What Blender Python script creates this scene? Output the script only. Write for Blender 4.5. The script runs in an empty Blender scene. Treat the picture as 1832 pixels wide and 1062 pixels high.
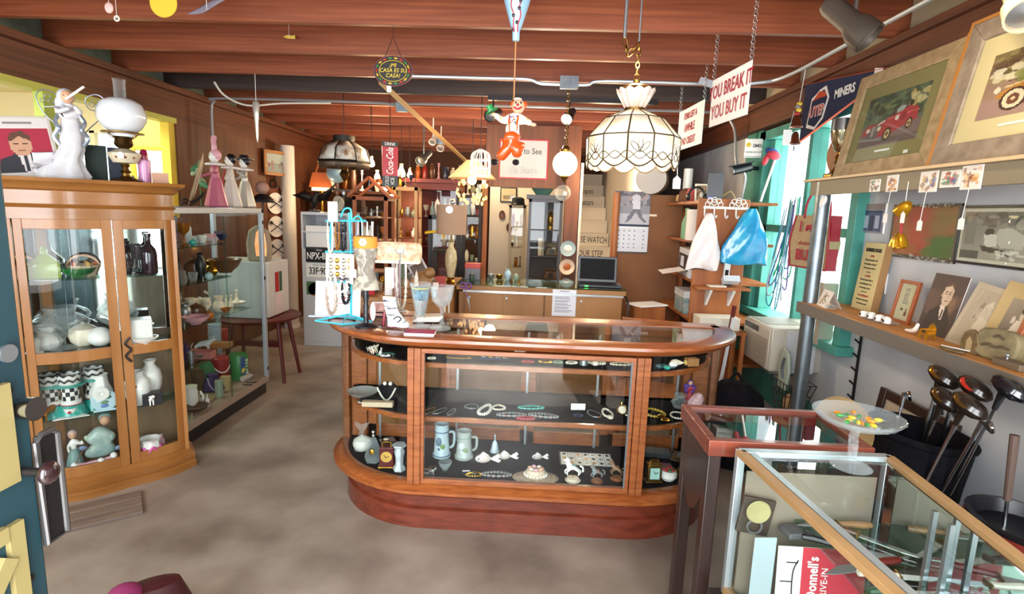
import bpy,bmesh,math,random
import numpy as np
from mathutils import Vector,Matrix
random.seed(7)
C=bpy.context.scene.collection
SC=bpy.context.scene
PI=math.pi
# ---------------------------------------------------------------- camera, sky, exposure
FPX,CAMZ=967.0,1.62
def _basis(pitch,yaw,roll):
 p,y,r=[math.radians(a)for a in(pitch,yaw,roll)]
 f=Vector((-math.sin(y)*math.cos(p),math.cos(y)*math.cos(p),-math.sin(p)))
 rt=Vector((math.cos(y),math.sin(y),0));up=rt.cross(f)
 return rt*math.cos(r)+up*math.sin(r),up*math.cos(r)-rt*math.sin(r),f
CR,CU,CF=_basis(9.05,2.0,2.0)
cam_d=bpy.data.cameras.new('camera');cam=bpy.data.objects.new('camera',cam_d);C.objects.link(cam)
cam.matrix_world=Matrix(((CR.x,CU.x,-CF.x,0),(CR.y,CU.y,-CF.y,0),(CR.z,CU.z,-CF.z,CAMZ),(0,0,0,1)))
cam_d.sensor_fit='HORIZONTAL';cam_d.sensor_width=36;cam_d.lens=FPX*36/1832;cam_d.clip_start=.02
SC.camera=cam
w=bpy.data.worlds.new('sky');SC.world=w;w.use_nodes=True
_bg=w.node_tree.nodes['Background'];_bg.inputs[0].default_value=(.86,.93,1,1);_bg.inputs[1].default_value=2.6
SC.view_settings.view_transform='Standard';SC.view_settings.look='None'
SC.view_settings.gamma=1;SC.view_settings.use_curve_mapping=False;SC.view_settings.exposure=0.75
SC.cycles.transparent_max_bounces=40;SC.cycles.max_bounces=8;SC.cycles.glossy_bounces=4
SC.cycles.transmission_bounces=8;SC.cycles.sample_clamp_indirect=6
SC.cycles.caustics_reflective=False;SC.cycles.caustics_refractive=False
def light(name,kind,loc,power,col=(1,1,1),size=.3,size_y=None,aim=None,spot=1.2):
 d=bpy.data.lights.new(name,kind);d.energy=power;d.color=col
 if kind=='AREA':
  d.size=size
  if size_y:d.shape='RECTANGLE';d.size_y=size_y
 else:d.shadow_soft_size=size
 if kind=='SPOT':d.spot_size=spot;d.spot_blend=.6
 o=bpy.data.objects.new(name,d);C.objects.link(o);o.location=loc
 if aim:o.rotation_euler=(Vector(aim)-Vector(loc)).to_track_quat('-Z','Y').to_euler()
 return o
DAY=(.93,.97,1)
_s=bpy.data.lights.new('sun','SUN');_s.energy=9;_s.angle=.01;_so=bpy.data.objects.new('sun',_s);C.objects.link(_so);_so.rotation_euler=Vector((.06,.36,-.93)).to_track_quat('-Z','Y').to_euler()
light('daylight_doorway','AREA',(-.25,-.5,1.25),60,DAY,1.05,2.3,(-.25,3,.6))
light('added_front_daylight','AREA',(-2.1,-.5,1.6),55,DAY,1.9,1.7,(-1.9,3,1.1))  # added lamp at an unseen front window, put in to let light in
light('added_front_daylight','AREA',(1.2,-.5,1.6),38,DAY,1.4,1.7,(1.2,3,1.1))  # added likewise, at the unseen opening right of the door
light('daylight_side_window','AREA',(2.55,4.55,1.5),40,(1,.98,.96),1.0,1.7,(0,4.2,.9))
WARM=(1,.72,.42)
for _x,_y,_z,_p in((-1.6,5.8,2.2,20),(-.5,5.7,2.15,20),(.75,6.15,2.05,26),(-2.2,7.6,2.1,20),(-.6,8.0,2.2,26)):
 light('back_fill_glow','POINT',(_x,_y,_z),_p,WARM,.08)  # warm points added to brighten the back, not on the track
light('track_spot_glow','POINT',(.03,4.85,2.25),16,(1,.9,.75),.05)
light('picture_spot','SPOT',(1.35,1.9,2.5),13,(1,.82,.55),.05,aim=(1.78,2.2,2.2),spot=1.5)
light('annex_ceiling_light','AREA',(-4.4,3.6,2.85),150,(1,1,.8),1.6,3.2,(-4.4,3.6,0))
# ---------------------------------------------------------------- pixel rays of the 1832 x 1062 frame to points in the room
def P(px,py,x=None,y=None,z=None):
 d=CR*((px-916)/FPX)-CU*((py-531)/FPX)+CF
 t=x/d.x if x is not None else(y/d.y if y is not None else(z-CAMZ)/d.z)
 return Vector((0,0,CAMZ))+d*t
def mpp(p):return(Vector(p)-Vector((0,0,CAMZ))).dot(CF)/FPX
# ---------------------------------------------------------------- materials
def lin(h):
 h=h.lstrip('#');v=[int(h[i:i+2],16)/255 for i in(0,2,4)]
 return tuple(c/12.92 if c<=.04045 else((c+.055)/1.055)**2.4 for c in v)
MATS={}
def mat(name,col='#808080',rough=.5,metal=0,emit=0,col2=None,scale=20,stretch=(1,1,1),bump=0,lo=.35,hi=.65,detail=4,spec=.5,coat=0,trans=0,alpha=1):
 if name in MATS:return MATS[name]
 m=bpy.data.materials.new(name);m.use_nodes=True;n=m.node_tree.nodes;L=m.node_tree.links
 b=n['Principled BSDF'];c=(*lin(col),1)
 b.inputs['Base Color'].default_value=c;b.inputs['Roughness'].default_value=rough;b.inputs['Metallic'].default_value=metal
 b.inputs['Specular IOR Level'].default_value=spec;b.inputs['Coat Weight'].default_value=coat;b.inputs['Coat Roughness'].default_value=.08
 b.inputs['Transmission Weight'].default_value=trans;b.inputs['Alpha'].default_value=alpha
 if emit:b.inputs['Emission Color'].default_value=c;b.inputs['Emission Strength'].default_value=emit
 if col2 or bump:
  tc=n.new('ShaderNodeTexCoord');mp=n.new('ShaderNodeMapping');mp.inputs['Scale'].default_value=stretch
  nz=n.new('ShaderNodeTexNoise');nz.inputs['Scale'].default_value=scale;nz.inputs['Detail'].default_value=detail
  L.new(tc.outputs['Object'],mp.inputs[0]);L.new(mp.outputs[0],nz.inputs[0])
  if col2:
   r=n.new('ShaderNodeValToRGB');r.color_ramp.elements[0].position=lo;r.color_ramp.elements[1].position=hi
   r.color_ramp.elements[0].color=c;r.color_ramp.elements[1].color=(*lin(col2),1)
   L.new(nz.outputs[0],r.inputs[0]);L.new(r.outputs[0],b.inputs['Base Color'])
   if emit:L.new(r.outputs[0],b.inputs['Emission Color'])
  if bump:
   bp=n.new('ShaderNodeBump');bp.inputs['Strength'].default_value=bump;bp.inputs['Distance'].default_value=.01
   L.new(nz.outputs[0],bp.inputs['Height']);L.new(bp.outputs[0],b.inputs['Normal'])
 MATS[name]=m;return m
def pane_mat(name,tint='#ffffff',rough=0,ior=1.5,mx=1.0,edge=None):
 """thin glass: clear transparency with a Fresnel reflection; edge adds a tint at grazing angles for vessels"""
 if name in MATS:return MATS[name]
 m=bpy.data.materials.new(name);m.use_nodes=True;n=m.node_tree.nodes;L=m.node_tree.links
 n.remove(n['Principled BSDF']);out=n['Material Output']
 t=n.new('ShaderNodeBsdfTransparent');t.inputs[0].default_value=(*lin(tint),1)
 g=n.new('ShaderNodeBsdfGlossy');g.inputs['Roughness'].default_value=rough
 mix=n.new('ShaderNodeMixShader');fw=n.new('ShaderNodeLayerWeight');fw.inputs[0].default_value=.5
 pw=n.new('ShaderNodeMath');pw.operation='POWER';pw.inputs[1].default_value=5;L.new(fw.outputs['Facing'],pw.inputs[0])
 ma=n.new('ShaderNodeMath');ma.operation='MULTIPLY_ADD';ma.inputs[1].default_value=.9;ma.inputs[2].default_value=((ior-1)/(ior+1))**2*mx
 L.new(pw.outputs[0],ma.inputs[0]);L.new(ma.outputs[0],mix.inputs[0])
 if edge:
  lw=n.new('ShaderNodeLayerWeight');lw.inputs[0].default_value=.45
  r=n.new('ShaderNodeValToRGB');r.color_ramp.elements[0].color=(*lin(tint),1);r.color_ramp.elements[1].color=(*lin(edge),1)
  r.color_ramp.elements[0].position=.25
  L.new(lw.outputs['Facing'],r.inputs[0]);L.new(r.outputs[0],t.inputs[0])
 L.new(t.outputs[0],mix.inputs[1]);L.new(g.outputs[0],mix.inputs[2]);L.new(mix.outputs[0],out.inputs[0])
 MATS[name]=m;return m
def vglass(name,col,a0,a1):
 """glass of a vessel: tinted, see-through face on and denser towards its outline"""
 m=mat(name,col,.06);n=m.node_tree.nodes;L=m.node_tree.links;b=n['Principled BSDF']
 lw=n.new('ShaderNodeLayerWeight');lw.inputs[0].default_value=.4;mr=n.new('ShaderNodeMapRange');mr.inputs[3].default_value=a0;mr.inputs[4].default_value=a1
 L.new(lw.outputs['Facing'],mr.inputs[0]);L.new(mr.outputs[0],b.inputs['Alpha']);return m
def print_mat(name='print',rough=.55):
 if name in MATS:return MATS[name]
 m=bpy.data.materials.new(name);m.use_nodes=True;n=m.node_tree.nodes;L=m.node_tree.links
 a=n.new('ShaderNodeVertexColor');a.layer_name='col'
 L.new(a.outputs[0],n['Principled BSDF'].inputs['Base Color']);n['Principled BSDF'].inputs['Roughness'].default_value=rough
 MATS[name]=m;return m
def M(c,rough=.5,metal=0,**k):
 return mat('paint_%s_%d_%d_%s'%(c.strip('#'),rough*100,metal*100,'_'.join(str(v)for v in k.values())),c,rough,metal,**k)
GLASS=pane_mat('pane_glass','#f4faf8');GLASSG=pane_mat('shelf_glass','#d8ece4')
CRYST=vglass('crystal','#c4d0d2',.06,.45);AMBER=vglass('amber_glass','#a85c14',.55,.95)
GREENG=vglass('green_glass','#93a81c',.6,.95);EMER=vglass('emerald_glass','#237a38',.6,.95)
SMOKE=vglass('smoked_glass','#5a4636',.5,.9)
WHITE=mat('white_china','#eeeae4',.2);CREAM=mat('cream_china','#e6d9c3',.25);BLACK=mat('black_plastic','#15151a',.35)
GOLD=mat('gold_metal','#c89a3c',.22,1);SILV=mat('silver_metal','#d4d6da',.2,1);STEEL=mat('brushed_steel','#a8acb0',.4,.9)
BRASS=mat('old_brass','#8a6a35',.35,1);DARKM=mat('dark_metal','#2a2624',.45,.6);GALV=mat('galvanised_steel','#8b9599',.38,.85,col2='#77828a',scale=12)
PINK=mat('pink_china','#e0a8b4',.3);TEAL=mat('teal_glaze','#2f9c90',.2);LBLUE=mat('pale_blue_glaze','#a8c4cc',.3)
PAPER=mat('white_paper','#f2f0ec',.7);PEACH=mat('peach_skin','#dba988',.5);BROWN=mat('brown_glaze','#5c3a26',.3)
BLACKV=mat('black_velvet','#0d0d12',.95,spec=.1)
# ---------------------------------------------------------------- mesh building
class MB:
 def __init__(s):s.v,s.f,s.mi,s.cur=[],[],[],0
 def add(s,vs,fs):
  o=len(s.v);s.v+=[tuple(v)for v in vs]
  for f in fs:s.f.append(tuple(i+o for i in f));s.mi.append(s.cur)
  return s
 def mat(s,i):s.cur=i;return s
 def box(s,x0,x1,y0,y1,z0,z1):
  v=[(x,y,z)for z in(z0,z1)for y in(y0,y1)for x in(x0,x1)]
  return s.add(v,[(0,2,3,1),(4,5,7,6),(0,1,5,4),(2,6,7,3),(0,4,6,2),(1,3,7,5)])
 def cbox(s,c,d,R=None):
  h=[a/2 for a in d];R=R or Matrix.Identity(3);c=Vector(c)
  v=[c+R@Vector((x,y,z))for z in(-h[2],h[2])for y in(-h[1],h[1])for x in(-h[0],h[0])]
  return s.add(v,[(0,2,3,1),(4,5,7,6),(0,1,5,4),(2,6,7,3),(0,4,6,2),(1,3,7,5)])
 def bar(s,a,b,w,t=None,up=(0,0,1)):
  a,b=Vector(a),Vector(b);t=t or w;d=(b-a);u=Vector(up)
  if abs(d.normalized().dot(u))>.98:u=Vector((1,0,0))
  r=d.cross(u).normalized()*w/2;q=r.cross(d).normalized()*t/2
  v=[p+i*r+j*q for p in(a,b)for j in(-1,1)for i in(-1,1)]
  return s.add(v,[(0,1,3,2),(4,6,7,5),(0,4,5,1),(2,3,7,6),(0,2,6,4),(1,5,7,3)])
 def lathe(s,pr,c=(0,0,0),n=24,R=None,sx=1,sy=1,wav=None,cap=True):
  R=R or Matrix.Identity(3);c=Vector(c);v=[];f=[]
  for r,z in pr:
   for k in range(n):
    a=2*PI*k/n;q=r*(1+(wav[0]*math.cos(wav[1]*a)if wav else 0))
    v.append(c+R@Vector((q*sx*math.cos(a),q*sy*math.sin(a),z)))
  for i in range(len(pr)-1):
   for k in range(n):
    f.append((i*n+k,i*n+(k+1)%n,(i+1)*n+(k+1)%n,(i+1)*n+k))
  if cap:
   if pr[0][0]>1e-5:f.append(tuple(range(n-1,-1,-1)))
   if pr[-1][0]>1e-5:f.append(tuple((len(pr)-1)*n+k for k in range(n)))
  return s.add(v,f)
 def cyl(s,a,b,r,n=16,r2=None):
  a,b=Vector(a),Vector(b);d=b-a;q=d.to_track_quat('Z','Y').to_matrix()
  return s.lathe([(r,0),(r if r2 is None else r2,d.length)],a,n,q)
 def ell(s,c,r,n=14,m=9,R=None):
  if not hasattr(r,'__len__'):r=(r,r,r)
  R=R or Matrix.Identity(3);c=Vector(c);v=[c+R@Vector((0,0,-r[2]))];f=[]
  for j in range(1,m):
   t=-PI/2+PI*j/m
   for k in range(n):
    a=2*PI*k/n;v.append(c+R@Vector((r[0]*math.cos(t)*math.cos(a),r[1]*math.cos(t)*math.sin(a),r[2]*math.sin(t))))
  v.append(c+R@Vector((0,0,r[2])));e=len(v)-1
  for k in range(n):
   f.append((0,1+(k+1)%n,1+k));f.append((e,1+(m-2)*n+k,1+(m-2)*n+(k+1)%n))
   for j in range(m-2):
    a0=1+j*n;f.append((a0+k,a0+(k+1)%n,a0+n+(k+1)%n,a0+n+k))
  return s.add(v,f)
 def tube(s,pts,r,n=8,closed=False):
  pts=[Vector(p)for p in pts];N=len(pts);rs=r if hasattr(r,'__len__')else[r]*N;v=[];f=[]
  prev=None
  for i,p in enumerate(pts):
   t=(pts[(i+1)%N]-pts[i-1])if closed else(pts[min(i+1,N-1)]-pts[max(i-1,0)])
   t.normalize()
   if prev is None:u=t.orthogonal().normalized()
   else:
    u=prev-t*prev.dot(t);u=u.normalized()if u.length>1e-6 else t.orthogonal().normalized()
   prev=u;b=t.cross(u)
   for k in range(n):
    a=2*PI*k/n;v.append(p+(u*math.cos(a)+b*math.sin(a))*rs[i])
  for i in range(N if closed else N-1):
   for k in range(n):f.append((i*n+k,i*n+(k+1)%n,((i+1)%N)*n+(k+1)%n,((i+1)%N)*n+k))
  if not closed:f.append(tuple(range(n-1,-1,-1)));f.append(tuple((N-1)*n+k for k in range(n)))
  return s.add(v,f)
 def prism(s,poly,t,Mx=None):
  """poly in local x,z extruded along y from 0 to t"""
  Mx=Mx or Matrix.Identity(4);n=len(poly)
  v=[Mx@Vector((a,0,b))for a,b in poly]+[Mx@Vector((a,t,b))for a,b in poly]
  f=[tuple(range(n)),tuple(range(2*n-1,n-1,-1))]+[(i,n+i,n+(i+1)%n,(i+1)%n)for i in range(n)]
  return s.add(v,f)
 def slab(s,poly,z0,z1):
  n=len(poly);v=[(a,b,z0)for a,b in poly]+[(a,b,z1)for a,b in poly]
  f=[tuple(range(n-1,-1,-1)),tuple(range(n,2*n))]+[(i,(i+1)%n,n+(i+1)%n,n+i)for i in range(n)]
  return s.add(v,f)
 def loft(s,rings,closed=True,cap=True):
  n=len(rings[0]);v=[p for r in rings for p in r];f=[]
  for i in range(len(rings)-1):
   for k in range(n if closed else n-1):f.append((i*n+k,i*n+(k+1)%n,(i+1)*n+(k+1)%n,(i+1)*n+k))
  if cap and closed:f.append(tuple(range(n-1,-1,-1)));f.append(tuple((len(rings)-1)*n+k for k in range(n)))
  return s.add(v,f)
 def sheet(s,fn,nu,nv,t=0):
  v=[fn(i/nu,j/nv)for j in range(nv+1)for i in range(nu+1)];w_=nu+1
  return s.add(v,[(j*w_+i,j*w_+i+1,(j+1)*w_+i+1,(j+1)*w_+i)for j in range(nv)for i in range(nu)])
 def build(s,name,m,parent=None,loc=None,rz=0,bev=0,sharp=35,solid=0,sub=0):
  me=bpy.data.meshes.new(name);me.from_pydata(s.v,[],s.f)
  for k in(m if isinstance(m,(list,tuple))else[m]):me.materials.append(k)
  if isinstance(m,(list,tuple)):me.polygons.foreach_set('material_index',s.mi)
  bm=bmesh.new();bm.from_mesh(me);bmesh.ops.recalc_face_normals(bm,faces=bm.faces);bm.to_mesh(me);bm.free()
  me.polygons.foreach_set('use_smooth',[True]*len(me.polygons));me.set_sharp_from_angle(angle=math.radians(sharp))
  o=bpy.data.objects.new(name,me);C.objects.link(o)
  if parent:o.parent=parent
  if loc is not None:o.location=loc
  if rz:o.rotation_euler.z=rz
  if solid:q=o.modifiers.new('s','SOLIDIFY');q.thickness=solid;q.offset=0
  if bev:q=o.modifiers.new('b','BEVEL');q.width=bev;q.segments=2;q.limit_method='ANGLE'
  if sub:q=o.modifiers.new('u','SUBSURF');q.levels=sub;q.render_levels=sub
  return o
def tag(o,label,cat=None,group=None,kind=None):
 if label:o['label']=label
 if cat:o['category']=cat
 if group:o['group']=group
 if kind:o['kind']=kind
 return o
def T(name,label,cat,loc=(0,0,0),rz=0,group=None,rx=0,ry=0,s=1):
 o=bpy.data.objects.new(name,None);C.objects.link(o);o.location=loc;o.rotation_euler=(rx,ry,rz);o.scale=(s,s,s)
 o.empty_display_size=.05
 return tag(o,label,cat,group)
def st(o,label=None):o['kind']='structure';return tag(o,label)
def copy_tree(o,parent=None):
 c=o.copy();C.objects.link(c);c.parent=parent
 for ch in list(o.children):copy_tree(ch,c)
 return c
def RZ(a):return Matrix.Rotation(a,3,'Z')
def RX(a):return Matrix.Rotation(a,3,'X')
def RY(a):return Matrix.Rotation(a,3,'Y')
def text(s,size,m,parent,loc,rot=(PI/2,0,0),name='lettering',align='CENTER',ext=.0006,sx=1,shear=0,bold=0):
 d=bpy.data.curves.new(name,'FONT');d.body=s;d.size=size;d.align_x=align;d.align_y='CENTER';d.extrude=ext
 d.resolution_u=2;d.shear=shear;d.offset=bold;q=bpy.data.objects.new(name,d)
 me=bpy.data.meshes.new_from_object(q);bpy.data.objects.remove(q);bpy.data.curves.remove(d)
 me.materials.clear();me.materials.append(m);me.name=name;o=bpy.data.objects.new(name,me);C.objects.link(o)
 o.parent=parent;o.location=loc;o.rotation_euler=rot;o.scale=(sx,1,1);return o
def ztop(y):
 """underside of the joist over y, or of the boards between joists"""
 r=(y-1.35)%.61
 return 2.622 if r<.045 else 2.862
# ---------------------------------------------------------------- printed pictures: painted colour per face of a fine flat grid
class Pic:
 def __init__(s,nx,ny,bg):s.nx,s.ny=nx,ny;s.a=np.ones((ny,nx,3))*np.array(lin(bg));s.Y,s.X=np.mgrid[0:ny,0:nx];s.X=(s.X+.5)/nx;s.Y=(s.Y+.5)/ny
 def put(s,mk,c,k=1):s.a[mk]=s.a[mk]*(1-k)+np.array(lin(c))*k;return s
 def rect(s,x0,y0,x1,y1,c,k=1):return s.put((s.X>=x0)&(s.X<x1)&(s.Y>=y0)&(s.Y<y1),c,k)
 def ell(s,cx,cy,rx,ry,c,k=1):return s.put(((s.X-cx)/rx)**2+((s.Y-cy)/ry)**2<1,c,k)
 def ring(s,cx,cy,rx,ry,t,c):
  d=((s.X-cx)/rx)**2+((s.Y-cy)/ry)**2;return s.put((d<1)&(d>(1-t)**2),c)
 def poly(s,pts,c,k=1):
  mk=np.zeros_like(s.X,bool);n=len(pts)
  for i in range(n):
   (x0,y0),(x1,y1)=pts[i],pts[(i+1)%n]
   if y0==y1:continue
   h=((y0>s.Y)!=(y1>s.Y))&(s.X<(x1-x0)*(s.Y-y0)/(y1-y0)+x0);mk^=h
  return s.put(mk,c,k)
 def line(s,x0,y0,x1,y1,t,c):
  dx,dy=x1-x0,y1-y0;q=np.clip(((s.X-x0)*dx+(s.Y-y0)*dy)/(dx*dx+dy*dy+1e-9),0,1)
  return s.put((s.X-x0-q*dx)**2+(s.Y-y0-q*dy)**2<t*t,c)
 def grad(s,c0,c1):
  t=s.Y[...,None];s.a=np.array(lin(c0))*(1-t)+np.array(lin(c1))*t;return s
 def blot(s,n,box,r,cols,seed=1,k=.7):
  rr=random.Random(seed)
  for _ in range(n):
   s.ell(rr.uniform(box[0],box[2]),rr.uniform(box[1],box[3]),r*rr.uniform(.4,1.3),r*rr.uniform(.4,1.3),rr.choice(cols),k)
  return s
 def lines(s,x0,y0,x1,y1,n,c,fill=.5,seed=0):
  rr=random.Random(seed);h=(y1-y0)/n
  for i in range(n):s.rect(x0,y0+i*h,x0+(x1-x0)*rr.uniform(.7,1),y0+i*h+h*fill,c)
  return s
 def build(s,w_,h,parent,name='print',y=-.001,cx=0,z0=0,fn=None,m=None):
  """upright sheet in local x,z facing -y"""
  nx,ny=s.nx,s.ny;me=bpy.data.meshes.new(name);vs=[]
  for j in range(ny+1):
   for i in range(nx+1):
    u,v=i/nx,j/ny;vs.append(fn(u,v)if fn else(cx-w_/2+w_*u,y,z0+h*(1-v)))
  W=nx+1;fs=[(j*W+i,(j+1)*W+i,(j+1)*W+i+1,j*W+i+1)for j in range(ny)for i in range(nx)]
  me.from_pydata(vs,[],fs);ca=me.color_attributes.new('col','FLOAT_COLOR','CORNER')
  b=np.ones((ny*nx,4,4));b[:,:,:3]=s.a.reshape(-1,1,3);ca.data.foreach_set('color',b.ravel())
  me.materials.append(m or print_mat());o=bpy.data.objects.new(name,me);C.objects.link(o)
  if parent:o.parent=parent
  return o
def smooth(pts,n=6):
 """Catmull-Rom through points"""
 pts=[Vector(p)for p in pts];o=[]
 for i in range(len(pts)-1):
  a,b,c,d=pts[max(i-1,0)],pts[i],pts[i+1],pts[min(i+2,len(pts)-1)]
  for k in range(n):
   t=k/n;o.append(.5*((2*b)+(c-a)*t+(2*a-5*b+4*c-d)*t*t+(3*b-a-3*c+d)*t**3))
 return o+[pts[-1]]
def skin(name,verts,edges,radii,m,parent=None,sub=2,loc=None):
 me=bpy.data.meshes.new(name);me.from_pydata(verts,edges,[]);o=bpy.data.objects.new(name,me);C.objects.link(o)
 q=o.modifiers.new('skin','SKIN');q.use_smooth_shade=True
 for i,r in enumerate(radii):
  sv=me.skin_vertices[0].data[i]if me.skin_vertices else None
  if sv:sv.radius=(r,r)if not hasattr(r,'__len__')else r;sv.use_root=(i==0)
 q2=o.modifiers.new('u','SUBSURF');q2.levels=sub;q2.render_levels=sub;me.materials.append(m)
 if parent:o.parent=parent
 if loc is not None:o.location=loc
 return o
# ================================================================ the room
XL,XR,ZJ=-3.3,2.05,2.62
m_floor=mat('worn_concrete','#82776c',.42,col2='#b5aca0',scale=2.4,bump=.05,lo=.34,hi=.66,detail=9)
st(MB().box(-9,XR+.2,-.12,10.2,-.1,0).build('floor',m_floor))
_n=m_floor.node_tree;_nz=_n.nodes.new('ShaderNodeTexNoise');_nz.inputs['Scale'].default_value=.7;_nz.inputs['Detail'].default_value=6
_mx=_n.nodes.new('ShaderNodeMix');_mx.data_type='RGBA';_mx.blend_type='MULTIPLY';_r=_n.nodes.new('ShaderNodeValToRGB')
_r.color_ramp.elements[0].position=.42;_r.color_ramp.elements[0].color=(.55,.43,.34,1);_r.color_ramp.elements[1].position=.58;_r.color_ramp.elements[1].color=(1,1,1,1)
_src=[l for l in _n.links if l.to_socket.name=='Base Color'][0].from_socket
_n.links.new(_nz.outputs[0],_r.inputs[0]);_mx.inputs[0].default_value=.8
_n.links.new(_src,_mx.inputs[6]);_n.links.new(_r.outputs[0],_mx.inputs[7]);_n.links.new(_mx.outputs[2],_n.nodes['Principled BSDF'].inputs['Base Color'])
st(MB().box(-12,12,-14,-.12,-.14,-.02).build('ground',mat('pavement','#b9b2a8',.8,col2='#a29a90',scale=3)))
m_joist=mat('red_stained_pine','#8c4b2c',.5,col2='#74381f',scale=6,stretch=(.25,8,8),bump=.08)
m_joistd=mat('dark_stained_pine','#3a2b26',.6,col2='#2c211e',scale=6,stretch=(.25,8,8))
m_beam=mat('header_pine','#68371f',.55,col2='#4c2716',scale=5,stretch=(8,.25,8),bump=.08)
m_board=mat('ceiling_boards','#7d4428',.6,col2='#65331d',scale=5,stretch=(.3,7,7))
ceil=st(MB().box(XL-.3,XR+.15,-.1,10.2,2.86,2.9).build('ceiling',m_board))
for k in range(17):
 y=1.32+.61*(k-2)+.03
 j=MB().box(XL-.12,1.98,y,y+.045,ZJ,2.86).build('joist',m_joistd if k==8 else m_joist,ceil,bev=.003)
 if k==8:j['label']='nearly black joist carrying the track'
hl=st(MB().box(XL-.12,XL,-.1,10.1,2.34,2.57).box(XL-.14,XL+.05,-.1,10.1,2.57,ZJ).build('trim_1',m_beam,bev=.004))
hr=st(MB().box(1.93,XR,-.1,10.1,2.4,2.58).box(1.9,XR,-.1,10.1,2.58,ZJ).build('trim_2',m_beam,bev=.004))
m_block=mat('grey_green_blocking','#6f7a6c',.8,col2='#5f685c',scale=9)
m_plast=mat('white_plaster','#c9ccd0',.8,col2='#b4b8bd',scale=2.5,bump=.12,detail=7)
m_wood=mat('brown_panelling','#6b3c22',.55,col2='#54301c',scale=4,stretch=(6,6,.4))
m_yel=mat('yellow_wall','#e3c64a',.8,col2='#d6b842',scale=3);m_crm=mat('cream_paint','#ece2b8',.7)
wl=st(MB().box(XL-.12,XL,-.1,5.0,0,1.42).box(XL-.12,XL,5.0,10.1,0,2.34).box(XL-.3,XL-.2,-.1,10.1,2.34,2.9).build('wall_left',m_wood))
st(MB().box(XL-.2,XL-.1,-.1,10.1,ZJ,2.86).build('trim_3',m_block))
st(MB().box(1.98,XR+.1,-.1,10.1,ZJ,2.86).build('trim_4',mat('beige_blocking','#b5a78a',.8)))
st(MB().box(XL-.16,XL+.03,-.1,5.0,1.42,1.45).build('trim_5',m_wood))
st(MB().box(-9,-6.9,7,7.1,0,2.9).box(-6.9,-4.5,7,7.1,0,1.2).box(-6.9,-4.5,7,7.1,2.45,2.9).box(-4.5,XL-.12,7,7.1,0,2.9).build('wall_annex_back',m_crm))
st(MB().box(-4.0,XL-.12,5.3,5.36,0,2.9).build('wall_annex_side',m_yel))
st(MB().box(-9.1,-9,-.1,7.1,0,2.9).build('wall_annex_left',m_crm))
st(MB().box(-9,XL-.3,-.2,7.1,2.9,2.95).build('ceiling_annex',m_crm))
wn=st(MB().box(-6.95,-4.45,6.96,7.02,1.16,1.22).box(-6.95,-4.45,6.96,7.02,2.42,2.5).box(-6.95,-6.87,6.96,7.02,1.2,2.45).box(-5.75,-5.68,6.96,7.02,1.2,2.45).box(-4.53,-4.45,6.96,7.02,1.2,2.45).build('window_2',m_crm))
MB().box(-6.87,-4.53,7.04,7.05,1.22,2.42).build('pane',GLASS,wn)
st(MB().box(XL-.1,XL-.02,4.92,5.0,1.45,2.34).build('trim_6',m_yel))
st(MB().box(XL-.11,XL+.005,-.1,5.0,2.30,2.345).build('trim_7',mat('lime_paint','#c2c25a',.6)))
st(MB().box(XL-.09,XL-.02,3.66,3.76,1.45,2.3).build('trim_8',mat('lime_green_post','#a9b84e',.6)))
st(MB().box(XR,XR+.12,-.1,3.5,0,2.62).box(XR,XR+.12,5.0,10.1,0,2.62).box(XR,XR+.12,3.5,5.0,0,.82).box(XR,XR+.12,3.5,5.0,2.36,2.62).build('wall_right',m_plast))
m_teal=mat('teal_paint','#4a988a',.5,col2='#3f877b',scale=8,bump=.05)
wd=st(MB().box(1.98,XR+.12,4.93,5.05,.8,2.38).box(1.98,XR+.12,3.45,3.53,.8,2.38).box(1.98,XR+.12,3.45,5.05,2.3,2.38).box(1.94,XR+.12,3.4,5.08,.78,.84).box(2.03,XR+.1,3.53,4.93,1.52,1.58).box(2.03,XR+.1,4.2,4.25,.84,2.3).box(2.03,XR+.1,4.85,4.93,.84,2.3).build('window_1',m_teal,bev=.004))
for a,b,c,d in((3.53,4.2,1.58,2.3),(4.25,4.85,1.58,2.3),(3.53,4.2,.84,1.52),(4.25,4.85,.84,1.52)):
 MB().box(2.09,2.094,a,b,c,d).build('pane',GLASS,wd)
st(MB().box(2.0,XR+.01,5.05,5.4,0,2.4).build('trim_9',m_teal,bev=.004))
st(MB().box(2.0,XR+.01,3.5,5.05,.12,.33).build('baseboard_right',m_teal,bev=.004))
st(MB().box(4.8,4.9,2,8,-.1,1.6).build('wall_outside',mat('pale_stucco','#d8cfc6',.9)))
st(MB().box(XL-.12,XR+.1,10,10.1,0,2.9).build('wall_back',mat('back_wall_brown','#5a3420',.7,col2='#4a2a1a',scale=3)))
m_offw=mat('offwhite_wall','#cfcabf',.8)
st(MB().box(-.7,.5,8.6,8.7,0,2.5).build('wall_passage',m_offw))
st(MB().box(-.66,-.6,7.0,7.06,0,2.2).build('trim_10',mat('orange_pine','#b06a30',.5,col2='#8f5226',scale=4,stretch=(6,6,.4)),bev=.003))
st(MB().box(-.6,.5,6.62,6.68,1.9,ZJ).build('wall_header',m_wood))
st(MB().box(.36,.52,6.5,6.62,0,ZJ).build('trim_11',m_wood,bev=.003))
st(MB().box(.53,.56,6.5,6.62,0,2.2).build('trim_12',m_offw))
st(MB().box(1.15,1.2,6.0,9.9,0,2.62).build('wall_stair',m_offw))
m_front=mat('front_wall','#8d8a80',.8)
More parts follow.
